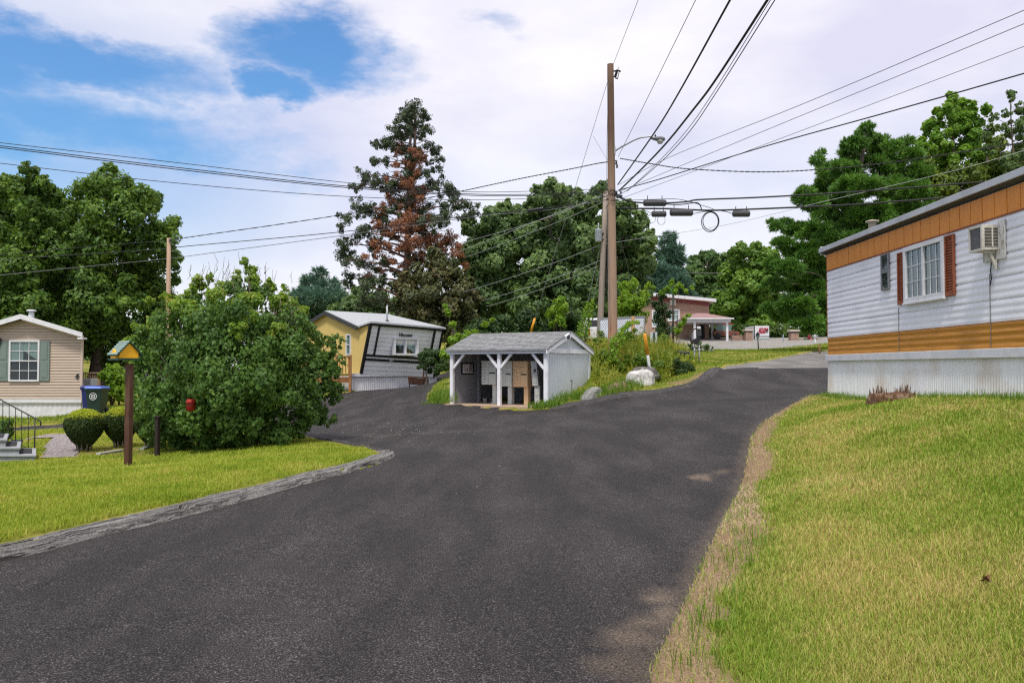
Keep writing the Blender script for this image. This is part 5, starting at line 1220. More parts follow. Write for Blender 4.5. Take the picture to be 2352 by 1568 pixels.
cedar_dead = [(925, 345, 22), (940, 375, 27), (960, 350, 15), (920, 415, 30), (960, 440, 28), (940, 470, 32), (900, 460, 24), (930, 510, 32), (972, 510, 28), (900, 520, 24), (880, 478, 18), (985, 545, 32), (1020, 560, 28), (940, 560, 28), (960, 590, 26), (1010, 590, 24), (1050, 580, 22), (860, 560, 16), (890, 600, 22), (885, 690, 12), (1070, 610, 14), (870, 525, 18), (840, 590, 12), (1040, 545, 18)]
rr_ = random.Random(77); mid_g, mid_d = [], []
for (u, v, r) in cedar_green + cedar_dead:
    for k in range(3):
        t_ = rr_.uniform(.15, .85); uu = u + (938 - u) * t_ + rr_.uniform(-6, 6); vv = v + (1 - abs(1 - 2 * t_)) * 4 + 12 * t_ + rr_.uniform(-9, 9); q_ = rr_.uniform(7, 14)
        dead = (330 < vv < 640) and abs(uu - 938) < 25 + (vv - 300) * .22 and rr_.random() < .62
        (mid_d if dead else mid_g).append((uu, vv, q_))
    if r > 14:
        for k in range(2): mid_g.append((u + rr_.uniform(-1, 1) * r * 1.15, v + rr_.uniform(-1, 1) * r * .9, rr_.uniform(5, 10))) if (u, v, r) in cedar_green else mid_d.append((u + rr_.uniform(-1, 1) * r * 1.2, v + rr_.uniform(-1, 1) * r, rr_.uniform(5, 10)))
tc_ = tree('cedar_tree', 'tall narrow cedar with large patches of dead orange brown foliage', 55, cedar_green + mid_g, 44000, .17, CEDAR, 915, seed=9, r0=.36, bark=BARKR, sub=7, subr=.5, dj=1.3, rs=1.0, inner=.08, nb=30, Wd=.42, group=TG, shell=.45)
foliage('dead_foliage', tc_, DEAD, lobes_px(55, cedar_dead + mid_d, 1.2, 10), 36000, .16, .36, 10, 7, .8, .5, .2, shell=.35)
m = MB(); b0 = GP(938, 55.3); m.tube([b0 - UPV * .4, b0, PY(935, 640, 55.3), PY(938, 520, 55), PY(942, 330, 55), PY(947, 262, 55)], [.36, .32, .27, .2, .1, .03], 9); rng = random.Random(2)
for i in range(70):
    v = rng.uniform(300, 680); s = PY(936 + rng.uniform(-4, 6), v, 55); sp = 28 + (v - 250) * .27; e = PY(936 + rng.uniform(-1, 1) * sp, v - rng.uniform(-12, 30), 55 + rng.uniform(-1.5, 1.5)); m.tube([s, s.lerp(e, .5) - UPV * .1, e], [.045, .03, .012], 5)
m.build('trunk', DEADB, tc_)
tree('juniper_tree', 'dark olive juniper with bare twigs at the right foot of the browning cedar', 52.5, [(1000, 600, 36), (960, 640, 40), (1035, 625, 36), (1000, 670, 50), (950, 690, 42), (1050, 680, 42), (1010, 730, 55), (945, 745, 44), (1070, 735, 40), (1085, 680, 22), (1070, 650, 20), (980, 770, 40), (1040, 775, 40), (925, 650, 24)], 26000, .27, JUN, 1000, seed=12, r0=.22, dj=1.2, bark=DEADB, Wd=.45, sub=14, group=TG)
# the broad oaks behind the shelter
tree('oak_tree', 'grey green oak directly right of the cedar, behind the yellow home', 60, [(1140, 505, 40), (1110, 545, 45), (1175, 520, 45), (1190, 560, 50), (1130, 600, 60), (1085, 590, 35), (1160, 650, 60), (1110, 690, 55), (1180, 710, 55), (1100, 640, 40), (1160, 480, 26), (1205, 490, 30), (1080, 520, 25)], 30000, .36, OAK2, 1140, seed=13, r0=.35, dj=2, sub=16, group=TG)
tree('oak_tree', 'tallest broad oak right behind the mail shelter', 58, [(1270, 450, 36), (1240, 455, 32), (1305, 455, 32), (1250, 500, 50), (1310, 510, 50), (1350, 470, 36), (1220, 550, 55), (1280, 570, 65), (1345, 560, 55), (1240, 630, 65), (1310, 640, 65), (1260, 700, 60), (1330, 700, 55), (1215, 690, 45), (1265, 428, 16), (1375, 455, 26), (1385, 435, 20), (1205, 500, 26)], 40000, .35, OAK2, 1285, seed=14, r0=.42, dj=2.4, sub=17, group=TG)
tree('oak_tree', 'dark oak standing behind the two utility poles', 61, [(1385, 450, 28), (1420, 495, 36), (1455, 520, 34), (1390, 520, 45), (1440, 560, 45), (1480, 560, 26), (1400, 600, 55), (1460, 620, 45), (1490, 600, 20), (1370, 660, 45), (1430, 680, 50), (1480, 670, 30), (1400, 730, 45), (1440, 480, 22), (1495, 540, 14)], 29000, .36, OAK2, 1425, seed=15, r0=.38, dj=2, sub=15, group=TG)
# undergrowth behind the shelter
for (i, (u, Y, pts, mat, lab)) in enumerate([
    (1210, 47, [(1200, 735, 36), (1170, 765, 40), (1230, 760, 42), (1215, 790, 40), (1180, 800, 34)], UNDER, 'dark leafy thicket behind the shelter roof, left of the guy wire'),
    (1290, 48, [(1285, 720, 34), (1265, 760, 38), (1310, 750, 40), (1290, 790, 40), (1330, 780, 34)], UNDER, 'dark leafy thicket behind the shelter ridge, right of the guy wire'),
    (1120, 45, [(1105, 760, 36), (1130, 790, 36), (1080, 790, 32), (1140, 750, 24), (1060, 805, 26)], UNDER, 'dark leafy thicket between the yellow home and the shelter'),
    (1355, 47, [(1350, 790, 30), (1370, 765, 24), (1340, 815, 26), (1375, 800, 22), (1360, 735, 20)], UNDER, 'dark thicket left of the leaning grey pole')]):
    shrub('thicket', lab, Y, pts, 8500, .22, mat, u, 'shrub', 'thickets behind the shelter', seed=20 + i, dj=1.0, ns=6)
for (i, (u, Y, pts, lab, n)) in enumerate([
    (1290, 45.5, [(1285, 695, 16), (1275, 715, 18), (1297, 712, 14), (1288, 738, 16), (1268, 742, 12)], 'pale sapling tips rising from the thicket behind the shelter', 1500),
    (1060, 36, [(1050, 775, 18), (1040, 745, 10), (1028, 718, 8), (1022, 700, 6), (1070, 790, 18), (1090, 765, 12), (1115, 745, 8), (1130, 735, 6), (1040, 805, 20), (1020, 815, 16), (1075, 770, 14)], 'bright arching sapling between the white fronted home and the shelter', 2600),
    (1444, 41, [(1440, 660, 20), (1450, 690, 26), (1425, 700, 22), (1465, 700, 22), (1440, 725, 30), (1470, 730, 24), (1418, 735, 20), (1455, 650, 14), (1480, 675, 14), (1488, 655, 8)], 'bright green young tree behind the white slatted fence panel', 5200)]):
    shrub('sapling', lab, Y, pts, n, .16, BRIGHT, u, 'sapling', 'bright saplings', seed=40 + i, dj=.4, r0=.03, ns=8, shell=.3)
shrub('vine_tree', 'vine covered dark young tree with bright arching tips beside the street name post', 42.5, [(1522, 680, 12), (1520, 705, 16), (1515, 730, 18), (1525, 755, 20), (1520, 780, 22), (1535, 720, 12), (1512, 765, 16), (1530, 795, 20), (1505, 700, 10)], 4200, .14, UNDER, 1524, 'sapling', seed=50, dj=.3, r0=.05)
shrub('sapling', 'yellow green arching shoots above the street name post', 42, [(1545, 650, 8), (1560, 655, 9), (1535, 662, 9), (1575, 668, 7), (1550, 668, 10), (1520, 672, 8), (1590, 660, 5), (1500, 660, 6), (1490, 655, 5), (1562, 745, 10), (1572, 735, 8), (1580, 725, 6), (1555, 760, 10)], 1700, .14, BRIGHT, 1548, 'sapling', 'bright saplings', seed=51, dj=.2, r0=.018, ns=9, shell=.2)
# right background
tree('fir_tree', 'slim distant blue green fir above the brick building', 112, [(1538, 545, 12), (1530, 562, 15), (1550, 575, 18), (1525, 585, 18), (1545, 600, 24), (1560, 600, 14), (1530, 620, 26), (1560, 628, 18)], 7000, .9, BPINE, 1540, needle=True, seed=60, r0=.25, flat=.4, group=TG)
tree('pine_tree', 'soft blue green pine behind the vine covered young tree', 96, [(1505, 615, 24), (1490, 645, 30), (1530, 640, 34), (1555, 650, 28), (1510, 670, 36), (1550, 680, 30), (1580, 690, 24), (1470, 660, 24)], 13000, .7, BPINE, 1515, needle=True, seed=61, r0=.3, flat=.6, group=TG)
tree('oak_tree', 'distant rounded oak over the brick building roof', 120, [(1600, 605, 22), (1590, 632, 26), (1625, 590, 20), (1648, 600, 26), (1640, 630, 32), (1610, 655, 34), (1660, 640, 28), (1580, 665, 28), (1640, 680, 34), (1600, 690, 30)], 16000, .62, FAROAK, 1620, seed=62, r0=.4, group=TG, dj=2.5)
tree('oak_tree', 'large bright green oak between the brick building and the big pine', 106, [(1700, 580, 24), (1730, 575, 22), (1690, 610, 32), (1725, 615, 36), (1760, 590, 26), (1680, 645, 34), (1720, 660, 42), (1765, 640, 36), (1670, 690, 34), (1715, 705, 40), (1760, 700, 40), (1690, 735, 30), (1745, 740, 34), (1655, 715, 26)], 24000, .56, leafmat('bright distant oak', gain=1.4, cols=[(.045, .10, .014), (.085, .165, .018), (.16, .25, .03)], clump=.5, cscale=.25), 1715, seed=63, r0=.5, group=TG, dj=2.5)
# the big pine beside the trailer
pts = [(1990, 292, 14), (1985, 312, 20), (1965, 330, 24), (2015, 325, 26), (2050, 335, 18), (2000, 345, 40), (1950, 355, 26), (2055, 360, 36), (2000, 385, 50), (1940, 385, 34), (2080, 395, 40), (1885, 352, 9), (1880, 368, 12), (1890, 385, 16), (1905, 400, 24), (1910, 425, 42), (1960, 430, 55), (2030, 430, 55), (2095, 440, 45), (1850, 440, 16), (1835, 452, 14), (1865, 465, 32), (1920, 480, 55), (1990, 495, 60), (2070, 490, 50), (1805, 512, 16), (1830, 525, 30), (1875, 530, 45), (1940, 555, 60), (2010, 550, 50), (1775, 512, 10), (1785, 522, 14), (1800, 560, 24), (1850, 580, 45), (1910, 610, 55), (1775, 605, 20), (1810, 615, 35), (1860, 650, 48), (1780, 655, 26), (1830, 700, 45), (1890, 690, 40), (1768, 705, 22), (1800, 725, 32), (1860, 745, 38), (1900, 740, 30), (2100, 355, 24), (2110, 400, 34), (2125, 440, 36), (2120, 480, 34), (2085, 325, 16), (1960, 620, 50), (1830, 728, 26), (1885, 728, 28), (1925, 740, 34), (1900, 640, 60, 1.5), (1940, 700, 60, 1.5), (1850, 620, 50, 1.5), (1960, 520, 60, 1.8)]
tree('pine_tree', 'huge full green pine with layered boughs behind the orange striped trailer', 47, pts, 330000, .29, PINE, 1930, needle=True, seed=64, r0=.4, dj=2.8, flat=.42, sub=24, subr=.27, nb=40, group=TG, per=8, wid=.085)
tree('maple_tree', 'light yellow green maple rising above the trailer roof', 52, [(2190, 232, 20), (2175, 255, 26), (2215, 250, 24), (2145, 290, 24), (2190, 290, 34), (2235, 285, 28), (2160, 325, 32), (2210, 330, 40), (2250, 325, 28), (2130, 345, 18), (2170, 370, 36), (2225, 375, 40), (2265, 380, 26), (2140, 400, 26), (2115, 330, 16), (2265, 250, 14), (2275, 345, 24), (2120, 385, 22)], 19000, .27, MAPLE, 2195, seed=65, r0=.28, dj=1.4, sub=12, group=TG, shell=.5, inner=.1)
tree('locust_tree', 'thin wispy pale tree in the upper right corner', 46, [(2325, 225, 14), (2340, 250, 18), (2310, 260, 12), (2350, 285, 22), (2300, 300, 16), (2330, 310, 22), (2365, 320, 26), (2290, 330, 12), (2340, 350, 26), (2310, 365, 22), (2375, 370, 30), (2330, 395, 30), (2390, 290, 30), (2280, 270, 14), (2275, 345, 18), (2320, 215, 12), (2355, 250, 20), (2380, 235, 24), (2265, 310, 14), (2335, 290, 20)], 12000, .15, OAK2, 2340, seed=66, r0=.14, dj=1.0, sub=8, group=TG, inner=.05, shell=.4)
tree('oak_tree', 'olive green oak just behind the trailer roof, right of the pine', 50, [(2170, 430, 34), (2215, 430, 40), (2260, 425, 40), (2300, 410, 34), (2200, 475, 45), (2250, 470, 45), (2310, 455, 40), (2350, 430, 36), (2150, 470, 34), (2140, 510, 34), (2290, 500, 40), (2380, 410, 34), (2110, 405, 28), (2140, 435, 34), (2250, 395, 30), (2300, 378, 32), (2345, 385, 40), (2190, 405, 28), (2285, 335, 26), (2120, 375, 24), (2275, 300, 16)], 20000, .27, leafmat('olive oak leaves', gain=1.6, cols=[(.035, .06, .010), (.07, .11, .014), (.13, .17, .02)], clump=.5, cscale=.4), 2240, seed=67, r0=.3, dj=1.5, group=TG)
# far wood that closes the horizon (reads as one mass)
rng = np.random.RandomState(70); lob = []
for i in range(290):
    a = rng.uniform(-1.25, 1.35); Yd = rng.uniform(125, 150) if a > -.02 else rng.uniform(100, 130); x = a * Yd; h = H(x, Yd); lob.append((x, Yd, h + rng.uniform(1.0, 7.0 if a > -.02 else 5.5), rng.uniform(3, 4.6)))
tag(foliage('woodland', None, FAROAK, lob, 80000, .75, .6, 70, 10, .9), 'far dark green wood closing the view behind the homes', 'woodland', kind='stuff')

# ------------------------------------------------------------------ the big lilac bush
LY = 18.6
dark_pts = [(530, 700, 62, -.2), (460, 700, 50, .3), (600, 700, 55, .2), (410, 760, 62, -.5), (490, 770, 75, -1.0), (570, 770, 75, -1.1), (650, 760, 62, -.6), (700, 790, 48, .2), (340, 790, 40, 0), (370, 850, 66, -.7), (450, 860, 82, -1.5), (540, 870, 88, -1.7), (630, 860, 80, -1.4), (700, 860, 62, -.6), (745, 850, 38, .2), (735, 910, 42, 0), (330, 860, 36, .2), (345, 930, 48, -.3), (420, 950, 70, -1.1), (510, 965, 75, -1.5), (600, 950, 75, -1.3), (680, 940, 58, -.7), (720, 950, 34, 0), (390, 1000, 40, -.6), (460, 1005, 46, -.9), (540, 1005, 48, -1.1), (620, 990, 44, -.8), (680, 975, 32, -.3), (500, 820, 90, .6), (600, 840, 90, .9), (420, 840, 80, .9), (560, 930, 90, .6), (660, 830, 70, 1.0), (352, 985, 34, -1.35), (345, 930, 42, -1.4), (766, 835, 30, 0), (768, 900, 26, .1), (770, 785, 20, .2), (750, 960, 24, .1), (400, 940, 40, -1.7), (452, 960, 40, -2.0)]
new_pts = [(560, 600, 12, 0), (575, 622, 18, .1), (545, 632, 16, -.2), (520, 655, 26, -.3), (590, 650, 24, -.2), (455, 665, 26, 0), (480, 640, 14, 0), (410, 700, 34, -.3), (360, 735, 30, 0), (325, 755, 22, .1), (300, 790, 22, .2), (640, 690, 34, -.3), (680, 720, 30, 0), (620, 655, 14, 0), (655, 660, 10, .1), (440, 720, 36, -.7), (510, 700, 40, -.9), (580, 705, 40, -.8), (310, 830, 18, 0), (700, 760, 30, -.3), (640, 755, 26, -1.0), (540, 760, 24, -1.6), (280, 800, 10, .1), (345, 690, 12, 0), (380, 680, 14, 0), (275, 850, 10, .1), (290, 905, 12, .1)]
bush = thing('lilac_bush', GP(510, LY), 'large rounded lilac bush with paler upper leaves, towering over the birdhouse post', 'bush')
foliage('foliage', bush, LILAC, lobes_px(LY, dark_pts, 0, 80), 62000, .086, .72, 80, 27, .95, .25, .10, up=.5, droop=.9, jit=.4, shell=.70)
foliage('new_or_lit_leaves', bush, NEWG, lobes_px(LY, new_pts, 0, 81), 12000, .085, .66, 81, 10, .95, .34, .05, up=.5, droop=.5, shell=.4)
rng = random.Random(8); base = GP(520, LY)
for i in range(16):
    p = dark_pts[rng.randrange(len(dark_pts))]; e = PY(p[0], p[1] - p[2] * .5, LY + p[3]); s = base + V3((rng.uniform(-1.1, .9), rng.uniform(-.7, .7), -.1)); m = MB()
    mid = s.lerp(e, .5) + V3((rng.uniform(-.3, .3), rng.uniform(-.3, .3), .15)); m.tube([s, s.lerp(mid, .5), mid, mid.lerp(e, .5), e], [.035, .03, .024, .016, .006], 6); m.build('stem', DEADB, bush)
m = MB()
for i in range(150):
    u, v = (rng.gauss(650, 22), rng.gauss(745, 24)) if i < 60 else (rng.gauss(545, 60), rng.gauss(650, 22)); s = PY(u, v, LY - .9 + rng.uniform(-.2, .4)); e = s + V3((rng.gauss(.03, .05), rng.gauss(-.02, .04), .12 + .16 * rng.random())); m.tube([s, e], [.005, .003], 4)
m.build('dead_twigs', DEADB, bush)['kind'] = 'stuff'

# ------------------------------------------------------------------ clipped yew globes
def yew_proto(loc, label):
    t = thing('clipped_yew', loc, label, 'topiary', 'clipped yew globes in front of the beige house')
    rng = np.random.RandomState(90); n = 26000
    d = ball(rng, n); zz = d[:, 2]
    prof = np.where(zz > 0, 1.0, 1 - .38 * (-zz) ** 1.4)
    rad = 1 + .05 * (rng.rand(n) - .5) - .22 * (rng.rand(n) < .25) * rng.rand(n)
    P = np.stack([d[:, 0] * prof * .42 * rad, d[:, 1] * prof * .42 * rad, np.where(zz > 0, zz * .36, zz * .52) * rad + .66], 1) + np.array(loc)
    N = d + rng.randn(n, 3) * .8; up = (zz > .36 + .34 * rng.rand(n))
    def part(name, sel, mat, L): link(name, leaf_mesh(name, P[sel], N[sel], L, .45, rng, -.3), mat, t)
    part('foliage', ~up, YEW, .055); part('new_or_lit_leaves', up, YEWT, .055)  # light on the yew tops is put into the colour: yellower upper leaves
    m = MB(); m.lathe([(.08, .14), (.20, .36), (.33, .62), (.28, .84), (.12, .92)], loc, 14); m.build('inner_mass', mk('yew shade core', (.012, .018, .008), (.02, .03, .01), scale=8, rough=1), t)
    m = MB(); rr = random.Random(4)
    for i in range(9):
        a = i / 9 * 6.28; s = V3(loc) + V3((.10 * math.cos(a), .10 * math.sin(a), -.08)); m.tube([s, s + V3((.10 * math.cos(a), .10 * math.sin(a), .42))], [.022, .014], 6)
    m.build('stems', DEADB, t)
    return t
y1 = yew_proto(GP(197, 18.6), 'round clipped yew nearest the gravel path')
g2 = GP(280, 19.2); y2 = copy_tree(y1, g2, 1.3, (.92, .92, 1.0)); y2['label'] = 'round clipped yew half hidden behind the birdhouse post'
g3 = GP(352, 18.9); y3 = copy_tree(y1, g3, 2.6, (.95, .95, .98)); y3['label'] = 'round clipped yew tucked into the left side of the big bush'
# cloud pruned little tree before the white front
t = tree('ornamental_tree', 'small round dark green ornamental tree on a crooked trunk before the white front', 40, [(995, 825, 26), (972, 832, 18), (1012, 820, 20), (1000, 845, 22), (980, 815, 16), (1020, 840, 14), (968, 820, 10)], 7000, .10, UNDER, 979, seed=95, r0=.07, dj=.4, sub=14, shell=.8, nb=6, rs=.95)
tag(t, None, 'small tree')

# ------------------------------------------------------------------ weeds on the bank
rng = np.random.RandomState(100); xs = []; ys = []; hs = []
BANK = xy(PY(1368, 915, 28.0), PY(1400, 892, 28.6), PY(1440, 872, 29.4), PY(1480, 858, 30), PY(1530, 862, 30), PY(1600, 846, 32), PY(1580, 825, 36), PY(1560, 806, 42), PY(1480, 800, 41), PY(1380, 790, 41), PY(1310, 800, 40), PY(1290, 830, 36), PY(1362, 870, 31.6))
lo = np.array(BANK).min(0); hi = np.array(BANK).max(0)
x = rng.uniform(lo[0], hi[0], 11000); y = rng.uniform(lo[1], hi[1], 11000); k = (sdist(BANK, x, y) < 0); x, y = x[k], y[k]
MSK = sdist([(p.x, p.y) for p in (MC + ef * -.1 + es * -.2, MC + ef * -.1 + es * 3.8, MC + ef * 4.3 + es * 3.8, MC + ef * 4.3 + es * -.2)], x, y); k = MSK > .05; x, y = x[k], y[k]
hgt = (.25 + .9 * vnoise(x, y, 1.3, 101) ** 1.4) * (.4 + .7 * rng.rand(len(x)))
blades('weeds', x, y, HA(x, y), hgt, .020 + .016 * rng.rand(len(x)), .55, WEED, 'tall yellow green weeds and grasses covering the bank beside the shelter', rng, cat='weeds')
n = 5200; i = rng.randint(0, len(x), n); P = np.stack([x[i] + rng.randn(n) * .1, y[i] + rng.randn(n) * .1, HA(x[i], y[i]) + hgt[i] * rng.rand(n)], 1)
tag(link('weed_leaves', leaf_mesh('weed_leaves', P, rng.randn(n, 3) * .6 + np.array([0, 0, .8]), .15, .5, rng), WEED), 'broad leaved yellow green weeds mixed through the bank', 'weeds', kind='stuff')
rb = random.Random(44); BKP = []
while len(BKP) < 46:
    i_ = rb.randrange(len(x)); xx, yy = x[i_], y[i_]; r_ = rb.uniform(.16, .42); BKP.append((xx, yy, H(xx, yy) + r_ * rb.uniform(.5, 1.3), r_))
WEED2 = leafmat('broad weed leaves', [(.05, .11, .012), (.10, .19, .018), (.20, .28, .03)], clump=.35, cscale=1.0, transl=.4)
tag(foliage('weed_clumps', None, WEED2, BKP, 9000, .13, .55, 45, 7, .9, .45, .2), 'leafy green weed clumps among the tall grasses on the bank', 'weeds', kind='stuff')
def spikes(name, pts, n, c, label, L=.07):
    rng = np.random.RandomState(n); P = []
    for (u, v, Y, r) in pts:
        q = PY(u, v, Y); P.append(np.array(q) + rng.randn(n, 3) * np.array([r, r, r * .5]) * Y / F)
    P = np.concatenate(P); tag(link(name, leaf_mesh(name, P, rng.randn(len(P), 3), L, .8, rng), c), label, 'flowers', kind='stuff')
WFL = leafmat('white petals', [(.55, .55, .50), (.8, .8, .76)], transl=.3)
t = thing('flower_bush', GP(1605, 46), 'low mound of white flowers at the edge of the paved lot', 'flower bush')
lp = [(1590, 800, 10), (1605, 795, 11), (1620, 799, 10), (1632, 802, 7), (1598, 806, 8), (1583, 792, 7)]
foliage('foliage', t, OAK2, lobes_px(46, lp, .2, 5), 1500, .12, .5, 5, 6); foliage('blossom', t, WFL, lobes_px(46, lp, .2, 5, 1.08), 1500, .07, .9, 6, 8, inner=0)
shrub('shrub', 'low dark rounded shrub above the far kerb, right of the white boulder', 30.6, [(1560, 838, 16), (1578, 843, 14), (1548, 848, 13), (1568, 852, 16), (1590, 850, 9), (1555, 828, 8)], 3800, .07, UNDER, 1566, seed=110, dj=.2)
for (k, (u, v, Y, lab)) in enumerate(((1512, 850, 29.6, 'arching clump of long grass beside the white boulder'), (1430, 862, 29.6, 'clump of long pale grass behind the reddish flat boulder'), (1525, 838, 30.6, 'clump of long grass below the yellow marker post'))):
    p = PY(u, v, Y); p.z = H(p.x, p.y); rng = np.random.RandomState(120 + k); n = 160
    a = rng.rand(n) * 6.28; xx = p.x + np.cos(a) * .1 * rng.rand(n); yy = p.y + np.sin(a) * .1 * rng.rand(n)
    o = blades('grass_clump', xx, yy, np.full(n, p.z), .35 + .3 * rng.rand(n), .014 + .008 * rng.rand(n), 1.1, WEED, lab, rng); o['kind'] = 'thing'; o['group'] = 'long grass clumps on the bank'; o['category'] = 'grass clump'
# ground ivy at the left steps: potted shrub
PB = PY(22, 985, 17.2); PB.z = H(PB.x, PB.y)
# ------------------------------------------------------------------ utility poles
def pole_mat(name, zlo, zhi, low, high, streak=None):
    m = mk(name, low, tuple(c * .7 for c in low), scale=3, rough=.9, stretch=(14, 14, .35), bump=.4, bscale=8)
    nt = m.node_tree; bs = nt.nodes['Principled BSDF']; src = bs.inputs['Base Color'].links[0].from_socket
    tc = nd(nt, 'ShaderNodeTexCoord'); s = nd(nt, 'ShaderNodeSeparateXYZ'); nt.links.new(tc.outputs['Object'], s.inputs[0])
    mr = nd(nt, 'ShaderNodeMapRange'); mr.inputs[1].default_value = zlo; mr.inputs[2].default_value = zhi; nt.links.new(s.outputs[2], mr.inputs[0])
    n = nd(nt, 'ShaderNodeTexNoise'); n.inputs['Scale'].default_value = 3; mp = nd(nt, 'ShaderNodeMapping'); mp.inputs['Scale'].default_value = (12, 12, .5); nt.links.new(tc.outputs['Object'], mp.inputs[0]); nt.links.new(mp.outputs[0], n.inputs['Vector'])
    ad = nd(nt, 'ShaderNodeMath', operation='MULTIPLY_ADD'); ad.inputs[1].default_value = .8; nt.links.new(n.outputs[0], ad.inputs[0]); nt.links.new(mr.outputs[0], ad.inputs[2])
    sb = nd(nt, 'ShaderNodeMath', operation='SUBTRACT'); sb.inputs[1].default_value = .4; sb.use_clamp = True; nt.links.new(ad.outputs[0], sb.inputs[0])
    mx = nd(nt, 'ShaderNodeMixRGB'); mx.inputs[2].default_value = (*high, 1); nt.links.new(sb.outputs[0], mx.inputs[0]); nt.links.new(src, mx.inputs[1]); out = mx.outputs[0]
    if streak:
        m2 = nd(nt, 'ShaderNodeMapRange'); m2.inputs[1].default_value = 2.3; m2.inputs[2].default_value = 1.2; nt.links.new(s.outputs[2], m2.inputs[0])
        r2 = nd(nt, 'ShaderNodeMapRange'); r2.inputs[1].default_value = .5; r2.inputs[2].default_value = .62; nt.links.new(n.outputs[0], r2.inputs[0])
        mu = nd(nt, 'ShaderNodeMath', operation='MULTIPLY'); nt.links.new(m2.outputs[0], mu.inputs[0]); nt.links.new(r2.outputs[0], mu.inputs[1])
        mx2 = nd(nt, 'ShaderNodeMixRGB'); mx2.inputs[2].default_value = (*streak, 1); nt.links.new(mu.outputs[0], mx2.inputs[0]); nt.links.new(out, mx2.inputs[1]); out = mx2.outputs[0]
    nt.links.new(out, bs.inputs['Base Color']); return m
CABLE = mk('black cable sheath', (.014, .014, .016), (.022, .022, .024), scale=9, rough=.6)
WIREG = mk('grey wire', (.10, .10, .11), (.16, .16, .17), scale=9, rough=.5)
WIREL = mk('pale strand', (.42, .43, .44), (.33, .34, .35), scale=9, rough=.5)
ENC = mk('dark grey splice case', (.065, .065, .07), (.045, .045, .05), scale=9, rough=.65, stretch=(1, 1, 1))
PYM = 32.0
pb, pt_ = GP(1408, PYM), PY(1402, 148, PYM)
PM = lambda v, dx=0.0, dy=0.0: PY(1402 + (v - 148) * 6 / 627, v, PYM) + V3((dx, dy, 0))
pole = thing('utility_pole', pb, 'tall brown wooden utility pole with a street lamp arm, nearest pole beside the shelter', 'utility pole', 'wooden utility poles')
m = MB(); N_ = 14; m.tube([pb - UPV * .5] + [pb.lerp(pt_, i / N_) for i in range(N_ + 1)], [.20] + [.195 - .065 * i / N_ for i in range(N_ + 1)], 16)
m.build('shaft', pole_mat('main pole wood', 6.0, 9.5, (.37, .255, .175), (.10, .058, .036), (.42, .15, .04)), pole)
arm = thing('street_lamp', PM(342), 'grey cobra head street lamp curving from the brown pole', 'street lamp')
m = MB(); ap = [PY(u, v, PYM - .12 * i) for i, (u, v) in enumerate(((1413, 347), (1425, 339), (1440, 331), (1456, 322.5), (1474, 316), (1498, 313.5)))]
C_ = catmull([tuple(p) for p in ap], 6); m.tube([V3(p) for p in C_], .034, 8); m.box(PM(346, .14), .06, .16, .34); m.build('arm', STEEL, arm)
hp = PY(1511, 319, PYM - .65); lx = (ap[-1] - ap[-2]).normalized()
m = MB(); prof = [(.0, -.30), (.05, -.29), (.09, -.2), (.15, -.02), (.165, .12), (.13, .24), (.05, .29), (0, .295)]
Mx = Matrix((V3((0, 1, 0)), V3((0, 0, 1)), V3((1, 0, -.12)).normalized())).transposed(); b0 = len(m.v); m.lathe(prof, (0, 0, 0), 14, Mx)
for i in range(b0, len(m.v)): v_ = m.v[i]; m.v[i] = (hp.x + v_[0], hp.y + v_[1] * 1.0, hp.z + v_[2] * .62)
m.build('lamp_head', GREYD if False else mk('lamp housing', (.16, .17, .18), (.12, .13, .14), scale=8, rough=.5), arm)
m = MB(); m.lathe([(.0, -.16), (.09, -.14), (.13, -.06), (.14, 0)], hp + V3((.09, 0, -.05)), 14); m.build('lens', mk('lamp lens', (.45, .43, .40), (.36, .34, .31), scale=30, rough=.2), arm)
m = MB(); m.lathe([(.03, 0), (.035, .06), (.02, .09)], hp + V3((-.1, 0, .085)), 8); m.build('photocell', BLACK, arm)
m = MB(); c = PM(168, .24)
m.bar(PM(165), c + V3((.05, 0, .10)), .05); m.bar(PM(180), c + V3((.0, 0, -.1)), .04)
for i in range(7): m.lathe([(.055, 0), (.06, .012), (.03, .02)], c + V3((-.05 + .012 * i, 0, -.17 + .04 * i)), 10)
m.tube([c + V3((.05, 0, -.22)), c + V3((.13, 0, .12))], .018, 6); m.bar(c + V3((-.05, 0, -.2)), c + V3((.06, 0, -.24)), .04); m.bar(c + V3((.0, 0, .12)), c + V3((.18, 0, .06)), .05); m.tube([c + V3((.06, 0, .14)), c + V3((.10, 0, .24))], .012, 5); m.build('fuse_cutout', BLACK, pole)
for (v, s, nm) in ((373, .09, 'spool_bracket'), (443, .15, 'cable_bracket')):
    m = MB(); q = PM(v, .2); m.lathe([(.05, -.07), (.03, 0), (.05, .07)], q, 10); m.bar(PM(v - 4), q + UPV * .07, .03); m.bar(PM(v + 5), q - UPV * .07, .03); m.lathe([(.05, -.06), (.03, 0), (.05, .06)], PM(v + 9, .23), 10); m.build(nm, BLACK, pole)
m = MB(); m.bar(PM(450, .05, -.1), PM(452, .42, -.1), .07, .09); m.tube([PM(447, .36, -.1), PM(440, .36, -.1)], .03, 8); m.build('crossarm_stub', GREYD, pole)
m = MB(); rng = random.Random(6)
for i in range(14):
    a = rng.uniform(0, 6.28); v0 = rng.uniform(428, 470); p = PM(v0, .19 * math.cos(a), .19 * math.sin(a)); q = PM(v0 + rng.uniform(-14, 14), .24 * math.cos(a + 1), .24 * math.sin(a + 1)); m.tube([p, (p + q) / 2 + V3((.06 * math.cos(a), .06 * math.sin(a), -.05)), q], .014, 5)
m.build('cable_ties', CABLE, pole)
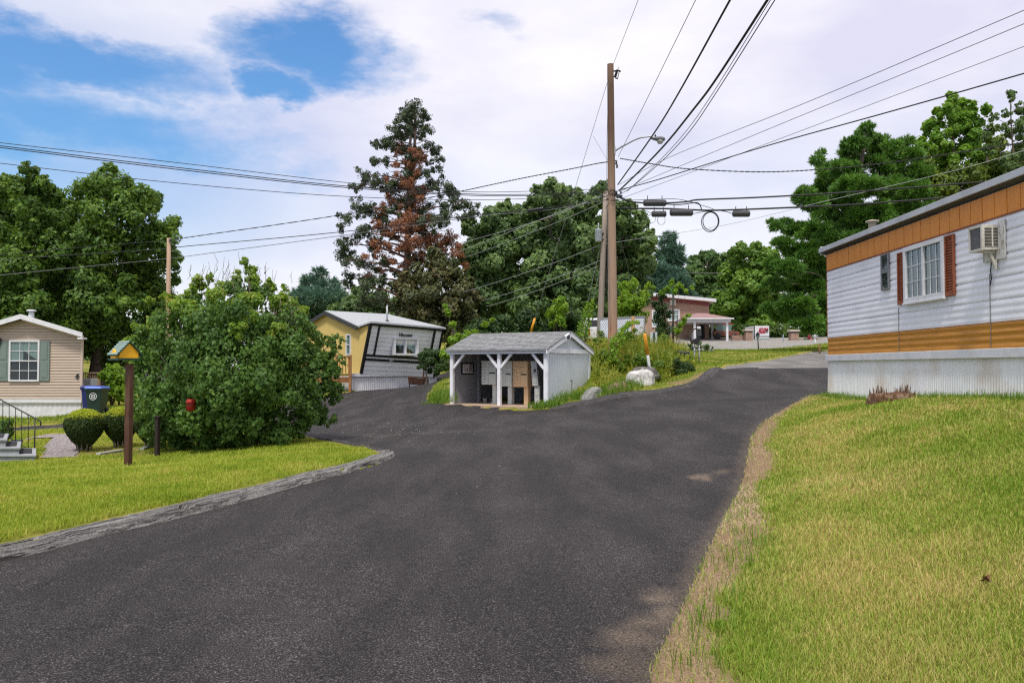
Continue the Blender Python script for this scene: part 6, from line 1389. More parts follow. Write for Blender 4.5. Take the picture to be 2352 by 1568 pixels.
# leaning grey pole with the transformer
p2b, p2t = GP(1376, 40), PY(1391.5, 440, 40)
pole2 = thing('utility_pole', p2b, 'leaning grey utility pole with a small transformer just behind the brown pole', 'utility pole', 'wooden utility poles')
m = MB(); m.tube([p2b - UPV * .4, p2b] + [p2b.lerp(p2t, t) for t in (.25, .5, .75, 1)], [.17, .165, .155, .145, .13, .12], 12); m.build('shaft', mk('grey pole wood', (.33, .27, .22), (.22, .18, .15), scale=3, rough=.9, stretch=(14, 14, .35)), pole2)
tp = PY(1374.5, 540, 39.8); m = MB(); m.lathe([(.15, -.32), (.17, -.30), (.17, .24), (.18, .25), (.16, .29), (.04, .31)], tp, 16); tr = m.build('transformer', mk('transformer grey', (.52, .56, .60), (.42, .46, .50), scale=6, rough=.5), pole2)
m = MB(); m.lathe([(.04, .3), (.05, .36), (.02, .4), (.045, .46), (.015, .62)], tp, 8); m.build('bushing', STEEL, tr); m = MB(); m.bar(tp + V3((.1, 0, .1)), tp + V3((.3, .1, .1)), .05); m.bar(tp + V3((.1, 0, -.2)), tp + V3((.3, .1, -.2)), .05); m.build('hanger', GREYD, tr)
m = MB(); rng = random.Random(3)
for i in range(5):
    pts = [p2b.lerp(p2t, t) + V3((.19 + .05 * rng.random(), -.12 - .03 * i, 0)) for t in np.linspace(.35, .98, 9)]; pts = [p + V3((rng.uniform(-.03, .03), 0, 0)) for p in pts]; m.tube(pts, .022, 5)
m.build('riser_cables', CABLE, pole2)
# thin pole behind the bush
p3b, p3t = GP(386, 38), PY(388, 547, 38)
pole3 = thing('utility_pole', p3b, 'thin tan utility pole rising behind the big bush on the left', 'utility pole', 'wooden utility poles')
m = MB(); m.tube([p3b - UPV * .4, p3b.lerp(p3t, .5), p3t], [.13, .11, .09], 12); m.build('shaft', mk('tan pole wood', (.42, .29, .20), (.30, .20, .14), scale=3, rough=.9, stretch=(14, 14, .35)), pole3); m = MB(); m.box(PY(391, 553, 37.9), .09, .09, .16); m.build('insulator_bracket', GREYD, pole3)

# ------------------------------------------------------------------ wires: every span is its own object
def wire(name, pts, r, label, group=None, sag=0.0, mat=None, sub=8, wob=0.0, ext=None, cat='cable', twist=False):
    P = [tuple(PY(*p)) for p in pts]
    if ext: a, b = np.array(P[-2]), np.array(P[-1]); P.append(tuple(b + (b - a) * ext))
    C = catmull(P, sub) if len(P) > 2 else np.linspace(P[0], P[1], 16)
    t = np.linspace(0, 1, len(C)); C[:, 2] -= sag * 4 * t * (1 - t)
    m = MB()
    if twist:
        C2 = catmull([tuple(c) for c in C], 6); k = np.arange(len(C2)) * .9
        for ph in (0, math.pi): m.tube([V3(c) + V3((0, math.cos(q + ph), math.sin(q + ph))) * r * 1.1 for c, q in zip(C2, k)], r, 5)
    else: m.tube([V3(c) for c in C], r, 6)
    o = m.build(name, mat or CABLE); return tag(o, label, cat, group)
G1, G2, G3 = 'overhead lines from the brown pole', 'service lines on the left', 'pole guy wires'
wire('overhead_cable', [(1419, 424, 32), (1499, 311, 25.5), (1557, 217, 21.5), (1677, 0, 16)], .026, 'thick black cable from the brown pole passing just left of the lamp head', G1, ext=.5)
wire('overhead_cable', [(1422, 438, 32), (1480, 382, 28), (1532, 327, 24.5), (1590, 255, 21.2), (1642, 186, 18.8), (1763, 0, 15.2)], .030, 'thickest black cable climbing from the brown pole just right of the lamp head', G1, ext=.5)
wire('overhead_wire', [(1440, 440, 31.6), (1512, 372, 26), (1574, 304, 22.6), (1638, 213, 19), (1770, 0, 15)], .009, 'thin wire hugging the right side of the thickest climbing cable', G1, ext=.5)
wire('overhead_wire', [(1420, 447, 31.8), (1448, 432, 30), (1516, 374, 26), (1580, 307, 22.5), (1645, 213, 18.9), (1780, 0, 14.9)], .012, 'outermost of the bundle of wires climbing to the top edge', G1, ext=.5)
wire('overhead_wire', [(1409, 147, 32), (1466, 0, 25)], .009, 'single thin wire leaving the very top of the brown pole', G1, ext=.3, mat=WIREG)
wire('overhead_wire', [(1420, 360, 32), (1480, 240, 25.8), (1598, 0, 18.6)], .010, 'thin wire rising from the lamp arm base toward the top edge', G1, ext=.4, mat=WIREG)
wire('overhead_wire', [(1423, 424, 32), (1536, 362, 28), (1844, 239, 21.6), (2352, 24, 16.5)], .009, 'highest of the four wires fanning to the right edge', G1, ext=.3, mat=WIREG)
wire('overhead_wire', [(1423, 440, 32), (1750, 303, 24.6), (2077, 169, 20.3), (2352, 55, 17.3)], .009, 'second highest wire fanning to the right edge', G1, ext=.3, mat=WIREG)
wire('overhead_wire', [(1430, 455, 32), (1750, 334.5, 25), (2189, 169, 19.6), (2352, 107, 18.2)], .008, 'thin grey wire just above the thick black one at the right edge', G1, ext=.3, mat=WIREG)
wire('overhead_cable', [(1420, 437, 32), (1510, 413, 30), (1750, 338.5, 25.6), (2007, 267, 22), (2185, 217, 20.2), (2352, 169, 18.8)], .018, 'lowest and thickest of the wires fanning to the right edge', G1, ext=.3)
wire('service_wire', [(1424, 364, 32), (1500, 377, 31.5), (1580, 388, 31), (1750, 395, 30), (1900, 388, 29), (2053, 372, 28), (2352, 328, 26)], .012, 'twisted wire sagging across in front of the big pine, above the thick cables', G1, ext=.2, twist=True)
wire('service_wire', [(1381, 561, 40), (1551, 536, 37), (1674, 515, 35), (1804, 485, 33.4), (1863, 470, 32.7), (2180, 395, 30), (2352, 346, 28.5)], .009, 'pale thin wire crossing the big pine diagonally below the thick cables', G1, mat=WIREL)
wire('telephone_cable', [(1416, 450, 31.9), (1440, 461, 31.8), (1478, 466, 31.8), (1538, 466, 31.7), (1580, 463, 31.6), (1609, 458.5, 31.5), (1750, 453, 31.2), (1974, 440, 30.6), (2291, 415, 30), (2400, 405, 29.7)], .034, 'upper thick black cable running level to the right, carrying one splice case', G1)
wire('telephone_cable', [(1416, 478, 31.9), (1480, 479, 31.8), (1538, 479.5, 31.7), (1592, 482, 31.6), (1642, 483, 31.5), (1750, 479.5, 31.2), (1974, 469, 30.6), (2183, 453, 30.2), (2400, 436, 29.8)], .036, 'lower thick black cable running level to the right, carrying the looped slack', G1)
wire('telephone_wire', [(1416, 447, 31.9), (1445, 459, 31.8), (1500, 458, 31.8), (1560, 458, 31.6), (1620, 474, 31.6), (1640, 481, 31.5)], .012, 'thin support strand above the upper splice case', G1)
wire('telephone_wire', [(1530, 469, 31.7), (1560, 470, 31.65), (1592, 466, 31.6), (1604, 467, 31.6), (1610, 476, 31.6), (1611, 484, 31.6)], .022, 'short black cable dropping in a bend between the two thick cables', G1)
wire('telephone_wire', [(1418, 472, 31.9), (1470, 480, 31.8), (1497, 490, 31.7)], .012, 'thin lead into the small dark terminal box', G1)
wire('telephone_wire', [(1592, 491, 31.6), (1620, 486, 31.6), (1655, 484, 31.5), (1683, 491, 31.4)], .014, 'thin lead between the middle and right splice cases', G1)
def case(u0, u1, v0, v1, Y, label, name='splice_case', ends=True):
    a, b_ = PY(u0, (v0 + v1) / 2, Y), PY(u1, (v0 + v1) / 2, Y); r = (v1 - v0) / 2 * Y / F; t = thing(name, (a + b_) / 2, label, 'splice case', 'dark splice cases on the cables')
    m = MB(); d = (b_ - a); n = 9
    m.tube([a, a + d * .06, a + d * .94, b_], [r * .72, r, r, r * .72], 12, smooth=False); bd = m.build('body', ENC, t)
    m = MB(); m.bar(a + d * .04 - UPV * r * .05, b_ - d * .04 - UPV * r * .05, r * 2.12, .02); m.build('seam_flange', GREYD, bd)
    for f in (.18, .82): m = MB(); m.bar(a + d * f + UPV * r * .9, a + d * f + UPV * (r + .16), .025); m.build('hanger', BLACK, t)
    return t
case(1478, 1530, 458.5, 474, 31.75, 'upper dark grey splice case nearest the brown pole')
case(1539, 1591, 480, 496.5, 31.6, 'dark grey splice case in the middle under the lower cable')
case(1683, 1722, 483.5, 498.5, 31.3, 'dark grey splice case farthest from the pole')
q = case(1497, 1530, 484.5, 498.5, 31.7, 'small black terminal box with wire loops below the first splice case', 'terminal_box'); q['category'] = 'terminal box'
def loop(cu, cv, ru, rv, Y, r, label, turns=2, seed=1):
    rng = random.Random(seed); m = MB()
    for k in range(turns):
        du, dv = rng.uniform(-2, 2), rng.uniform(-1, 2); s = 1 - .05 * k; pts = [PY(cu + du + ru * s * math.cos(a), cv + dv + rv * s * math.sin(a), Y + .03 * k) for a in np.linspace(0, 2 * math.pi, 33)]; m.tube(pts, r, 6)
    o = m.build('cable_loop', CABLE); tag(o, label, 'cable loop')
loop(1632, 508, 19.5, 23, 31.5, .016, 'round coil of slack black cable hanging from the lower thick cable', 3)
loop(1497, 503, 10, 10, 31.7, .006, 'thin wire loop hanging under the terminal box, pole side', 2, 4); loop(1518, 504, 9, 11, 31.7, .005, 'thin wire loop hanging under the terminal box, away from the pole', 2, 5)
# left hand lines
wire('service_wire', [(1396, 372, 32), (1370, 376, 32.2), (1317, 387, 32.6), (1202, 409, 33.4), (1112, 428, 34), (1050, 441, 34.4), (780, 494, 36), (433, 545, 37.8), (389, 552, 38)], .012, 'twisted line from the brown pole descending left to the thin tan pole', G2, twist=True)
wire('service_wire', [(389, 552, 38), (200, 567, 37), (0, 585, 36), (-120, 594, 35.5)], .013, 'upper line from the thin tan pole to the left edge', G2)
wire('service_wire', [(1396, 450, 32), (1330, 466, 32.5), (1245, 480, 33), (1100, 493, 34), (780, 533, 36), (433, 565, 37.8), (387, 571, 38), (200, 583, 37), (0, 597, 36), (-120, 604, 35.5)], .018, 'middle dark line below the cedar, with a splice sleeve, to the left edge', G2)
wire('service_wire', [(1396, 458, 32), (1250, 484, 33), (1100, 497, 34), (770, 543, 36), (500, 579, 37.4), (384, 594, 38), (200, 612, 37), (0, 632, 36), (-120, 643, 35.5)], .014, 'lowest of the lines crossing the oaks to the left edge', G2, mat=WIREG)
m = MB(); m.tube([PY(1209, 484.5, 33.2), PY(1215, 484, 33.2), PY(1240, 480, 33), PY(1247, 479.5, 33)], [.03, .065, .065, .03], 10); tag(m.build('splice_sleeve', CABLE), 'black sleeve on the line in front of the tallest oak', 'splice case')
wire('power_line', [(1393, 434, 32), (1240, 439, 30.6), (1060, 440, 29.2), (800, 420, 27.6), (400, 373, 25.6), (0, 328, 24), (-120, 312, 23.5)], .011, 'highest line from the upper left edge toward the cedar', G2)
wire('power_line', [(1393, 440, 32), (1126, 447, 29.7), (800, 428, 27.6), (400, 384, 25.6), (0, 335, 24), (-120, 320, 23.5)], .015, 'upper of the close pair of lines from the left edge', G2)
wire('power_line', [(1393, 443, 32), (1126, 450, 29.7), (800, 431.5, 27.6), (400, 388.5, 25.6), (0, 339, 24), (-120, 324, 23.5)], .015, 'lower of the close pair of lines from the left edge', G2)
wire('power_line', [(1393, 446, 32), (1120, 459, 29.7), (790, 451, 27.6), (400, 420, 25.6), (0, 375, 24), (-120, 360, 23.5)], .011, 'lone line entering lower at the left edge over the oaks', G2)
for (pts, lab) in (([(1379, 562, 40), (1220, 617, 43), (1064, 670, 46)], 'uppermost pale drop wire from the leaning pole across the dark oaks'), ([(1378, 598, 40), (1240, 646, 43), (1109, 689, 46)], 'middle pale drop wire from the leaning pole across the dark oaks'), ([(1373, 611, 40), (1240, 660, 43), (1116, 704, 46)], 'lowest pale drop wire from the leaning pole across the dark oaks'),
                   ([(1390, 449, 32.3), (1318, 468, 35), (1035, 585, 46)], 'pale wire slanting down from the poles toward the juniper, steepest of three'), ([(1390, 444, 32.3), (1240, 500, 38), (1040, 562, 46)], 'pale wire slanting down from the poles toward the cedar, highest of three'), ([(1390, 461, 32.5), (1240, 521, 38), (1071, 590, 46)], 'pale wire slanting down from the poles toward the juniper, lowest of three')):
    wire('drop_wire', pts, .010, lab, 'pale drop wires', mat=WIREL, sag=.12)
YELG = mk('yellow plastic', (.72, .33, .015), (.6, .25, .01), scale=8, rough=.5)
wire('guy_wire', [(1396, 186, 31.9), (1360, 304, 32.4), (1311, 465, 33.1), (1224, 745, 34.4), (1212, 786, 34.6)], .010, 'long guy wire from the top of the brown pole down behind the shelter', G3, mat=WIREG)
m = MB(); m.tube([PY(1228.5, 731, 34.2), PY(1219, 763, 34.3)], .05, 8); tag(m.build('guy_guard', YELG), 'yellow plastic guard on the guy wire above the shelter roof', 'guy guard')
wire('guy_wire', [(1379, 566, 40), (1347, 705, 39), (1331, 775, 38.6), (1326, 800, 38.5)], .010, 'guy wire of the leaning pole, farther from it', G3, mat=WIREG)
wire('guy_wire', [(1377, 622, 40), (1361, 693, 39.4), (1346, 765, 39), (1340, 800, 38.8)], .010, 'guy wire of the leaning pole, nearer to it', G3, mat=WIREG)
wire('guy_wire', [(1362, 312, 32.4), (1398, 372, 32)], .006, 'thin brace wire from the long guy to the brown pole', G3, mat=WIREG)
wire('guy_wire', [(1424, 545, 36), (1448, 640, 38), (1456, 690, 39)], .008, 'thin guy wire right of the brown pole over the dark oak', G3, mat=WIREG)
wire('ground_wire', [(1397, 190, 31.85), (1393, 420, 31.85), (1398, 600, 31.8), (1402, 760, 31.8)], .007, 'thin ground wire down the left side of the brown pole', G3, mat=WIREG)
wire('distant_wire', [(1560, 624, 100), (1600, 627, 100), (1660, 627, 100)], .04, 'short distant wire above the far oak', None, mat=WIREG)
def vine(label, pts, n, w, seed):
    rng = np.random.RandomState(seed); C = catmull([tuple(PY(*p)) for p in pts], 20); t = thing('vine', GP(pts[-1][0], pts[-1][2]), label, 'vine', 'climbing vines')
    m = MB(); m.tube([V3(c) for c in C], .018, 5); m.build('stem', BARK, t)
    i = rng.randint(0, len(C), n); sp = w * (.35 + .65 * np.linspace(0, 1, len(C)))[i]
    P = C[i] + rng.randn(n, 3) * sp[:, None] * np.array([1, 1, .6]); link('leaves', leaf_mesh('leaves', P, rng.randn(n, 3) * .6 + np.array([0, -.4, .5]), .12, .75, rng, .5), BRIGHT, t)
vine('bright vine climbing the farther guy wire of the leaning pole', [(1350, 695, 39.1), (1340, 735, 38.8), (1332, 775, 38.6)], 300, .12, 1)
vine('bright vine climbing the nearer guy wire of the leaning pole', [(1362, 690, 39.4), (1353, 730, 39.2), (1345, 775, 39)], 300, .12, 2)
vine('leafy vine arching off the foot of the brown pole over the white panel', [(1465, 741, 33), (1448, 742, 32.6), (1430, 758, 32.2), (1415, 778, 31.7), (1405, 800, 31.6), (1402, 830, 31.4)], 520, .13, 3)
vine('second leafy vine across the white panel, lower arch', [(1462, 757, 33), (1445, 768, 32.8), (1428, 785, 32.4), (1412, 800, 31.8), (1408, 825, 31.6)], 260, .11, 4)
# ------------------------------------------------------------------ left yard
YP = mk('yellow birdhouse paint', (.86, .46, .015), (.76, .38, .012), scale=6, rough=.5)
GREENR = mk('dark green roof paint', (.010, .045, .030), (.016, .06, .042), scale=6, rough=.45)
GSLAT = mk('pale green slat', (.32, .42, .38), (.22, .30, .27), scale=6, rough=.5)
bp_ = PZ(294, 1076, -.15); bp_.z = H(bp_.x, bp_.y) + .03; BY = bp_.y; kx = BY / F
bh = thing('birdhouse', PY(290, 833, BY), 'yellow birdhouse with green slatted roof on a tall brown post', 'birdhouse')
postt = thing('wooden_post', bp_, 'tall square brown wooden post carrying the yellow birdhouse', 'post', 'dark wooden posts')
m = MB(); c = PY(294.5, 835, BY); m.bar(V3((bp_.x, bp_.y, bp_.z - .3)), V3((bp_.x + .002, bp_.y, c.z)), .098, .098, up=(.3, 1, 0)); m.build('shaft', BROWNW, postt, bevel=.006)
g_ = V3((.78, -.62, 0)).normalized(); h_ = V3((-.62, -.78, 0)).normalized(); ctr = PY(287, 827, BY)
def BF(a, b_, z): return ctr + (g_ * a + h_ * b_ + UPV * z) * 1.08
m = MB(); m.prism([BF(.14, -.15, .03), BF(.14, .15, .03), BF(.14, .15, .12), BF(.14, 0, .275), BF(.14, -.15, .12)], g_ * -.28); body = m.build('body', YP, bh, bevel=.004)
m = MB(); m.prism([BF(-.085, .152, .03), BF(.085, .152, .03), BF(.085, .152, .09), BF(0, .152, .175), BF(-.085, .152, .09)], h_ * .04); m.build('dormer', YP, body)
m = MB()
for s in (1, -1): m.hexa([BF(-.17, s * .20, .065), BF(.17, s * .20, .065), BF(.17, 0, .285), BF(-.17, 0, .285), BF(-.17, s * .215, .08), BF(.17, s * .215, .08), BF(.17, 0, .305), BF(-.17, 0, .305)])
roofb = m.build('roof', GREENR, bh)
m = MB()
for i in range(6):
    t0, t1 = i / 6 + .03, (i + .62) / 6; f = lambda t, o: (.21 * (1 - t), .075 + .225 * t + o)
    (b0, z0), (b1, z1) = f(t0, .008), f(t1, .008); m.hexa([BF(-.172, b0, z0), BF(.165, b0, z0), BF(.165, b1, z1), BF(-.172, b1, z1), BF(-.172, b0, z0 + .012), BF(.165, b0, z0 + .012), BF(.165, b1, z1 + .012), BF(-.172, b1, z1 + .012)])
m.build('roof_slats', GSLAT, roofb)
m = MB(); m.prism([BF(.17, -.17, .0), BF(.17, .19, .0), BF(-.17, .19, .0), BF(-.17, -.17, .0)], UPV * .03); m.build('base', GREENR, bh)

p = PZ(361, 1050, -.26); p.z = H(p.x, p.y); t = thing('wooden_post', p, 'short dark wooden post under the left side of the big bush', 'post', 'dark wooden posts'); m = MB(); m.bar(p - UPV * .3, p + UPV * .85, .08, .08, up=(.4, 1, 0)); m.build('shaft', mk('dark wet wood', (.03, .018, .014), (.018, .011, .009), scale=6, rough=.8), t, bevel=.005)
m = MB(); m.box(p + UPV * .86, .12, .12, .03); m.build('cap', MATS['dark wet wood'], t)
REDP = mk('faded red paint', (.36, .016, .010), (.26, .010, .007), scale=6, rough=.55)
p = PY(438, 930, 16.35); t = thing('red_feeder', p, 'red box feeder hanging in the dark front of the big bush', 'bird feeder'); kx = 15.6 / F
m = MB(); m.lathe([(.075, -.12), (.09, -.11), (.095, -.01), (.10, 0)], p, 8); m.build('lower_box', REDP, t); m = MB(); m.lathe([(.10, .012), (.095, .09), (.07, .12), (.02, .125)], p, 8); m.build('upper_box', REDP, t); m = MB(); m.lathe([(.104, 0), (.104, .012)], p, 8); m.build('gap_band', BLACK, t); m = MB(); m.tube([p + UPV * .12, p + UPV * .45], .006, 5); m.build('hook_wire', BLACK, t)
# recycling bins
BG = mk('dark green bin plastic', (.012, .030, .024), (.018, .040, .032), scale=6, rough=.45); BB = mk('blue bin plastic', (.014, .02, .12), (.02, .028, .16), scale=6, rough=.45); BBL = mk('blue lid plastic', (.10, .19, .62), (.07, .14, .5), scale=5, rough=.4)
def bin_(base, label, bodym, lidm, rz, seal=False):
    t = thing('wheelie_bin', base, label, 'bin', 'wheeled bins beside the beige house'); ca, sa = math.cos(rz), math.sin(rz)
    L_ = lambda x, y, z: base + V3((x * ca - y * sa, x * sa + y * ca, z))
    m = MB(); m.hexa([L_(-.22, -.26, .02), L_(.22, -.26, .02), L_(.22, .26, .02), L_(-.22, .26, .02), L_(-.29, -.36, .98), L_(.29, -.36, .98), L_(.29, .36, .98), L_(-.29, .36, .98)]); bd = m.build('body', bodym, t, bevel=.025)
    m = MB(); m.hexa([L_(-.31, -.38, .90), L_(.31, -.38, .90), L_(.31, .38, .90), L_(-.31, .38, .90), L_(-.315, -.385, .985), L_(.315, -.385, .985), L_(.315, .385, .985), L_(-.315, .385, .985)]); m.build('rim', bodym, t, bevel=.01)
    m = MB(); m.hexa([L_(-.32, -.42, .99), L_(.32, -.42, .99), L_(.32, .40, .99), L_(-.32, .40, .99), L_(-.28, -.36, 1.08), L_(.28, -.36, 1.08), L_(.28, .38, 1.06), L_(-.28, .38, 1.06)]); m.build('lid', lidm, t, bevel=.02)
    for s in (-1, 1): m = MB(); Mw = Matrix((V3((0, 0, 1)), V3((-sa, ca, 0)), V3((ca, sa, 0)))).transposed(); m.lathe([(.09, -.03), (.12, -.03), (.12, .03), (.09, .03)], L_(s * .26, .27, .12), 14, Mw); m.build('wheel', BLACK, t)
    m = MB(); m.tube([L_(-.25, .42, .97), L_(.25, .42, .97)], .018, 6); m.build('handle', bodym, t)
    if seal:
        n_ = V3((sa, -ca, .07)).normalized(); ex = V3((ca, sa, 0)); ey = n_.cross(ex); Mq = Matrix((ex, ey, n_)).transposed(); c = L_(0, -.352, .70) + n_ * .008
        m = MB(); b0 = len(m.v); k = 28
        for r_ in (.115, .135): m.v += [tuple(c + Mq @ V3((r_ * math.cos(a), r_ * math.sin(a), 0))) for a in np.linspace(0, 6.283, k, endpoint=False)]
        for i in range(k): m.f.append((b0 + i, b0 + (i + 1) % k, b0 + k + (i + 1) % k, b0 + k + i)); m.sm.append(False)
        for (a, b_, w) in ((-.06, -.035, .015), (.0, -.05, .015), (.06, -.035, .015)): m.box(c + Mq @ V3((a, .0, .001)), .022, .075, .002, Mq)
        m.box(c + Mq @ V3((0, .05, .001)), .12, .018, .002, Mq); m.box(c + Mq @ V3((0, -.055, .001)), .13, .018, .002, Mq); m.build('round_emblem', WHITE, bd)
    return t
gb = GP(225, 30.2); bin_(gb, 'dark green wheeled bin with a white round emblem and blue lid behind the clipped yews', BG, BBL, R(4), True)
gb2 = GP(214, 31.6); bin_(gb2, 'blue wheeled bin mostly hidden between the house corner and the green bin', BB, BB, R(4))
# air conditioner unit, small deck and the white house beyond
p = GP(201, 33.5); p.z = PY(201, 899, 33.5).z - .3; t = thing('condenser_unit', p, 'pale louvred outdoor air conditioner at the corner of the beige house', 'air conditioner')
m = MB(); m.box(p + UPV * .45, .62, .5, .8); m.build('case', mk('condenser case', (.42, .44, .45), (.34, .36, .37), scale=5, rough=.5), t, bevel=.02)
m = MB()
for i in range(16): m.box(p + V3((0, -.255, .1 + .045 * i)), .54, .012, .012)
for x_ in (-.27, 0, .27): m.box(p + V3((x_, -.258, .45)), .02, .014, .72)
m.build('grille', WHITE, t); m = MB(); m.box(p + V3((0, 0, -.1)), .7, .6, .3); m.build('stand', SHI, t)
DY = 38.0; z0, z1 = PY(210, 895, DY).z, PY(210, 856, DY).z; xa, xb = PY(186, 870, DY).x, PY(231, 870, DY).x
t = thing('wooden_deck', (xb, DY, H(xb, DY)), 'weathered grey wooden deck with railing behind the recycling bins', 'deck')
m = MB(); m.box(((xa + xb) / 2, DY + 1.2, z0 - .1), xb - xa, 2.4, .2); m.build('platform', WOODG, t)
m = MB(); m.box(((xa + xb) / 2, DY, z1), xb - xa + .1, .14, .05); m.build('handrail', WOODG, t)
for x_ in (xa + .05, xb - .07): m = MB(); m.bar((x_, DY, H(x_, DY) - .2), (x_, DY, z1 + .02), .1); m.build('post', WOODG, t)
for i in range(9): x_ = xa + .12 + (xb - xa - .25) * i / 8; m = MB(); m.bar((x_, DY, z0), (x_, DY, z1), .035); m.build('baluster', WOODG, t)
WY = 50.0; t = thing('white_house', (PY(300, 850, WY).x, WY, H(PY(300, 850, WY).x, WY)), 'white sided house glimpsed through leaves behind the birdhouse post', 'house')
wf = Fr((0, WY, 0), (1, 0, 0), (0, -1, 0)); xa, xb = PY(231, 850, WY).x, PY(560, 850, WY).x; zb0, zt0 = H(xa, WY) - .2, PY(260, 806, WY).z
m = MB(); m.box(((xa + xb) / 2, WY + 3, (zb0 + zt0) / 2), xb - xa, 6, zt0 - zb0); m.build('wall', WHITE, t)
m = MB(); lap(wf, m, zb0 + .5, zt0, .15, .03, lambda z: xa, lambda z: xb, .0); m.build('siding', WSID, t)
m = MB(); m.prism([V3((xa - .3, WY - .35, zt0)), V3((xa - .3, WY + 3, zt0 + .75)), V3((xa - .3, WY + 6.35, zt0))], V3((xb - xa + .6, 0, 0))); m.build('roof', SHING, t)
window(wf, t, xa + 4, xa + 5.2, zb0 + 1.2, zb0 + 2.3, .03, split='h', grid=(1, 1))

# concrete steps with black mats, iron railing, potted shrub
SC = mk('grey painted concrete', (.34, .35, .37), (.26, .27, .285), scale=8, rough=.8); MAT = mk('rubber mat', (.02, .02, .022), (.03, .03, .033), scale=40, rough=.9)
sy0, sy1 = 16.1, 17.3; t = thing('concrete_steps', (PY(40, 1050, 16.5).x, 16.5, H(PY(40, 1050, 16.5).x, 16.5)), 'grey concrete steps with black mats at the left edge', 'steps')
xL = PY(-160, 1040, sy0).x; zprev = H(PY(40, 1050, 16.5).x, 16.5) - .25
for (u, v) in ((80, 1043), (44, 1026), (13, 1007), (-40, 988)):
    q = PY(u, v, sy0); zt = q.z; m = MB()
    sd3 = V3((-.60, 1.0, 0)) * (sy1 - sy0)
    def slab_(mb, xa, xb, ya, yb, za, zb): o0, o1 = sd3 * ya, sd3 * yb; mb.hexa([V3((xa, sy0, za)) + o0, V3((xb, sy0, za)) + o0, V3((xb, sy0, za)) + o1, V3((xa, sy0, za)) + o1, V3((xa, sy0, zb)) + o0, V3((xb, sy0, zb)) + o0, V3((xb, sy0, zb)) + o1, V3((xa, sy0, zb)) + o1])
    slab_(m, xL, q.x, 0, 1, zprev, zt - .05); st_ = m.build('step', SC, t)
    m = MB(); slab_(m, xL, q.x + .03, -.03, 1.03, zt - .05, zt); m.build('tread', SC, st_, bevel=.012)
    m = MB(); slab_(m, q.x - .31, q.x - .06, .12, .88, zt, zt + .012); m.build('rubber_mat', MAT, st_)
    zprev = zt
RY = 17.45; rl = thing('iron_railing', PY(80, 1050, RY), 'thin black iron handrail beside the concrete steps', 'railing'); IRON = mk('black iron', (.012, .012, .013), (.02, .02, .022), scale=10, rough=.5)
top = lambda u: PY(u, 917 + (u - 0) * 43 / 80, RY)
m = MB(); m.tube([top(u) for u in (-40, 0, 40, 80, 92)] + [PY(94, 970, RY), PY(93, 978, RY)], .014, 6); m.build('handrail', IRON, rl)
m = MB(); m.tube([PY(-40, 968, RY), PY(65, 1031, RY), PY(80, 1039, RY)], .009, 5); m.build('bottom_rail', IRON, rl)
for u in (80, 65, 50, 35.5, 21, 6.5, -8):
    bt = PY(u, 1051, RY) if u == 80 else PY(u, 1030 - (65 - u) * .6, RY); m = MB(); m.tube([bt - UPV * (.25 if u == 80 else 0), top(u)], .013 if u == 80 else .008, 6); m.build('baluster', IRON, rl)
pp = PY(39, 1011, 18.6); pp.z = H(pp.x, pp.y) + .02; t = thing('flower_pot', pp, 'blue grey round flower pot beside the iron railing', 'pot'); m = MB(); m.lathe([(.085, 0), (.12, .2), (.13, .2), (.13, .23), (.11, .23), (.10, .19)], pp, 16); m.build('body', mk('blue grey glaze', (.10, .13, .16), (.07, .09, .115), scale=6, rough=.4), t); m = MB(); m.lathe([(.10, .17), (.10, .19), (.01, .2)], pp, 12); m.build('soil', MAT, t)
shrub('shrub', 'small leafy evergreen shrub behind the iron railing at the left edge', 18.4, [(8, 985, 18), (20, 970, 10), (-10, 975, 22), (22, 995, 13), (5, 1003, 14), (26, 967, 6)], 2600, .05, LILAC, 8, seed=130, dj=.12, r0=.012)
# white edging stones by the yews
for (u0, v0, u1, v1, lab) in ((225, 1043, 280, 1033, 'low white painted edging board between the clipped yews'), (326, 1032, 352, 1022, 'low white painted edging board left of the big bush')):
    a, b_ = PZ(u0, v0, -.3), PZ(u1, v1, -.3); a.z, b_.z = H(a.x, a.y) + .07, H(b_.x, b_.y) + .07; m = MB(); m.bar(a, b_, .10, .09); tag(m.build('edging_board', mk('grey edging', (.42, .44, .42), (.3, .32, .3), scale=6, rough=.9), origin=a, bevel=.01), lab, 'edging', 'edging boards')

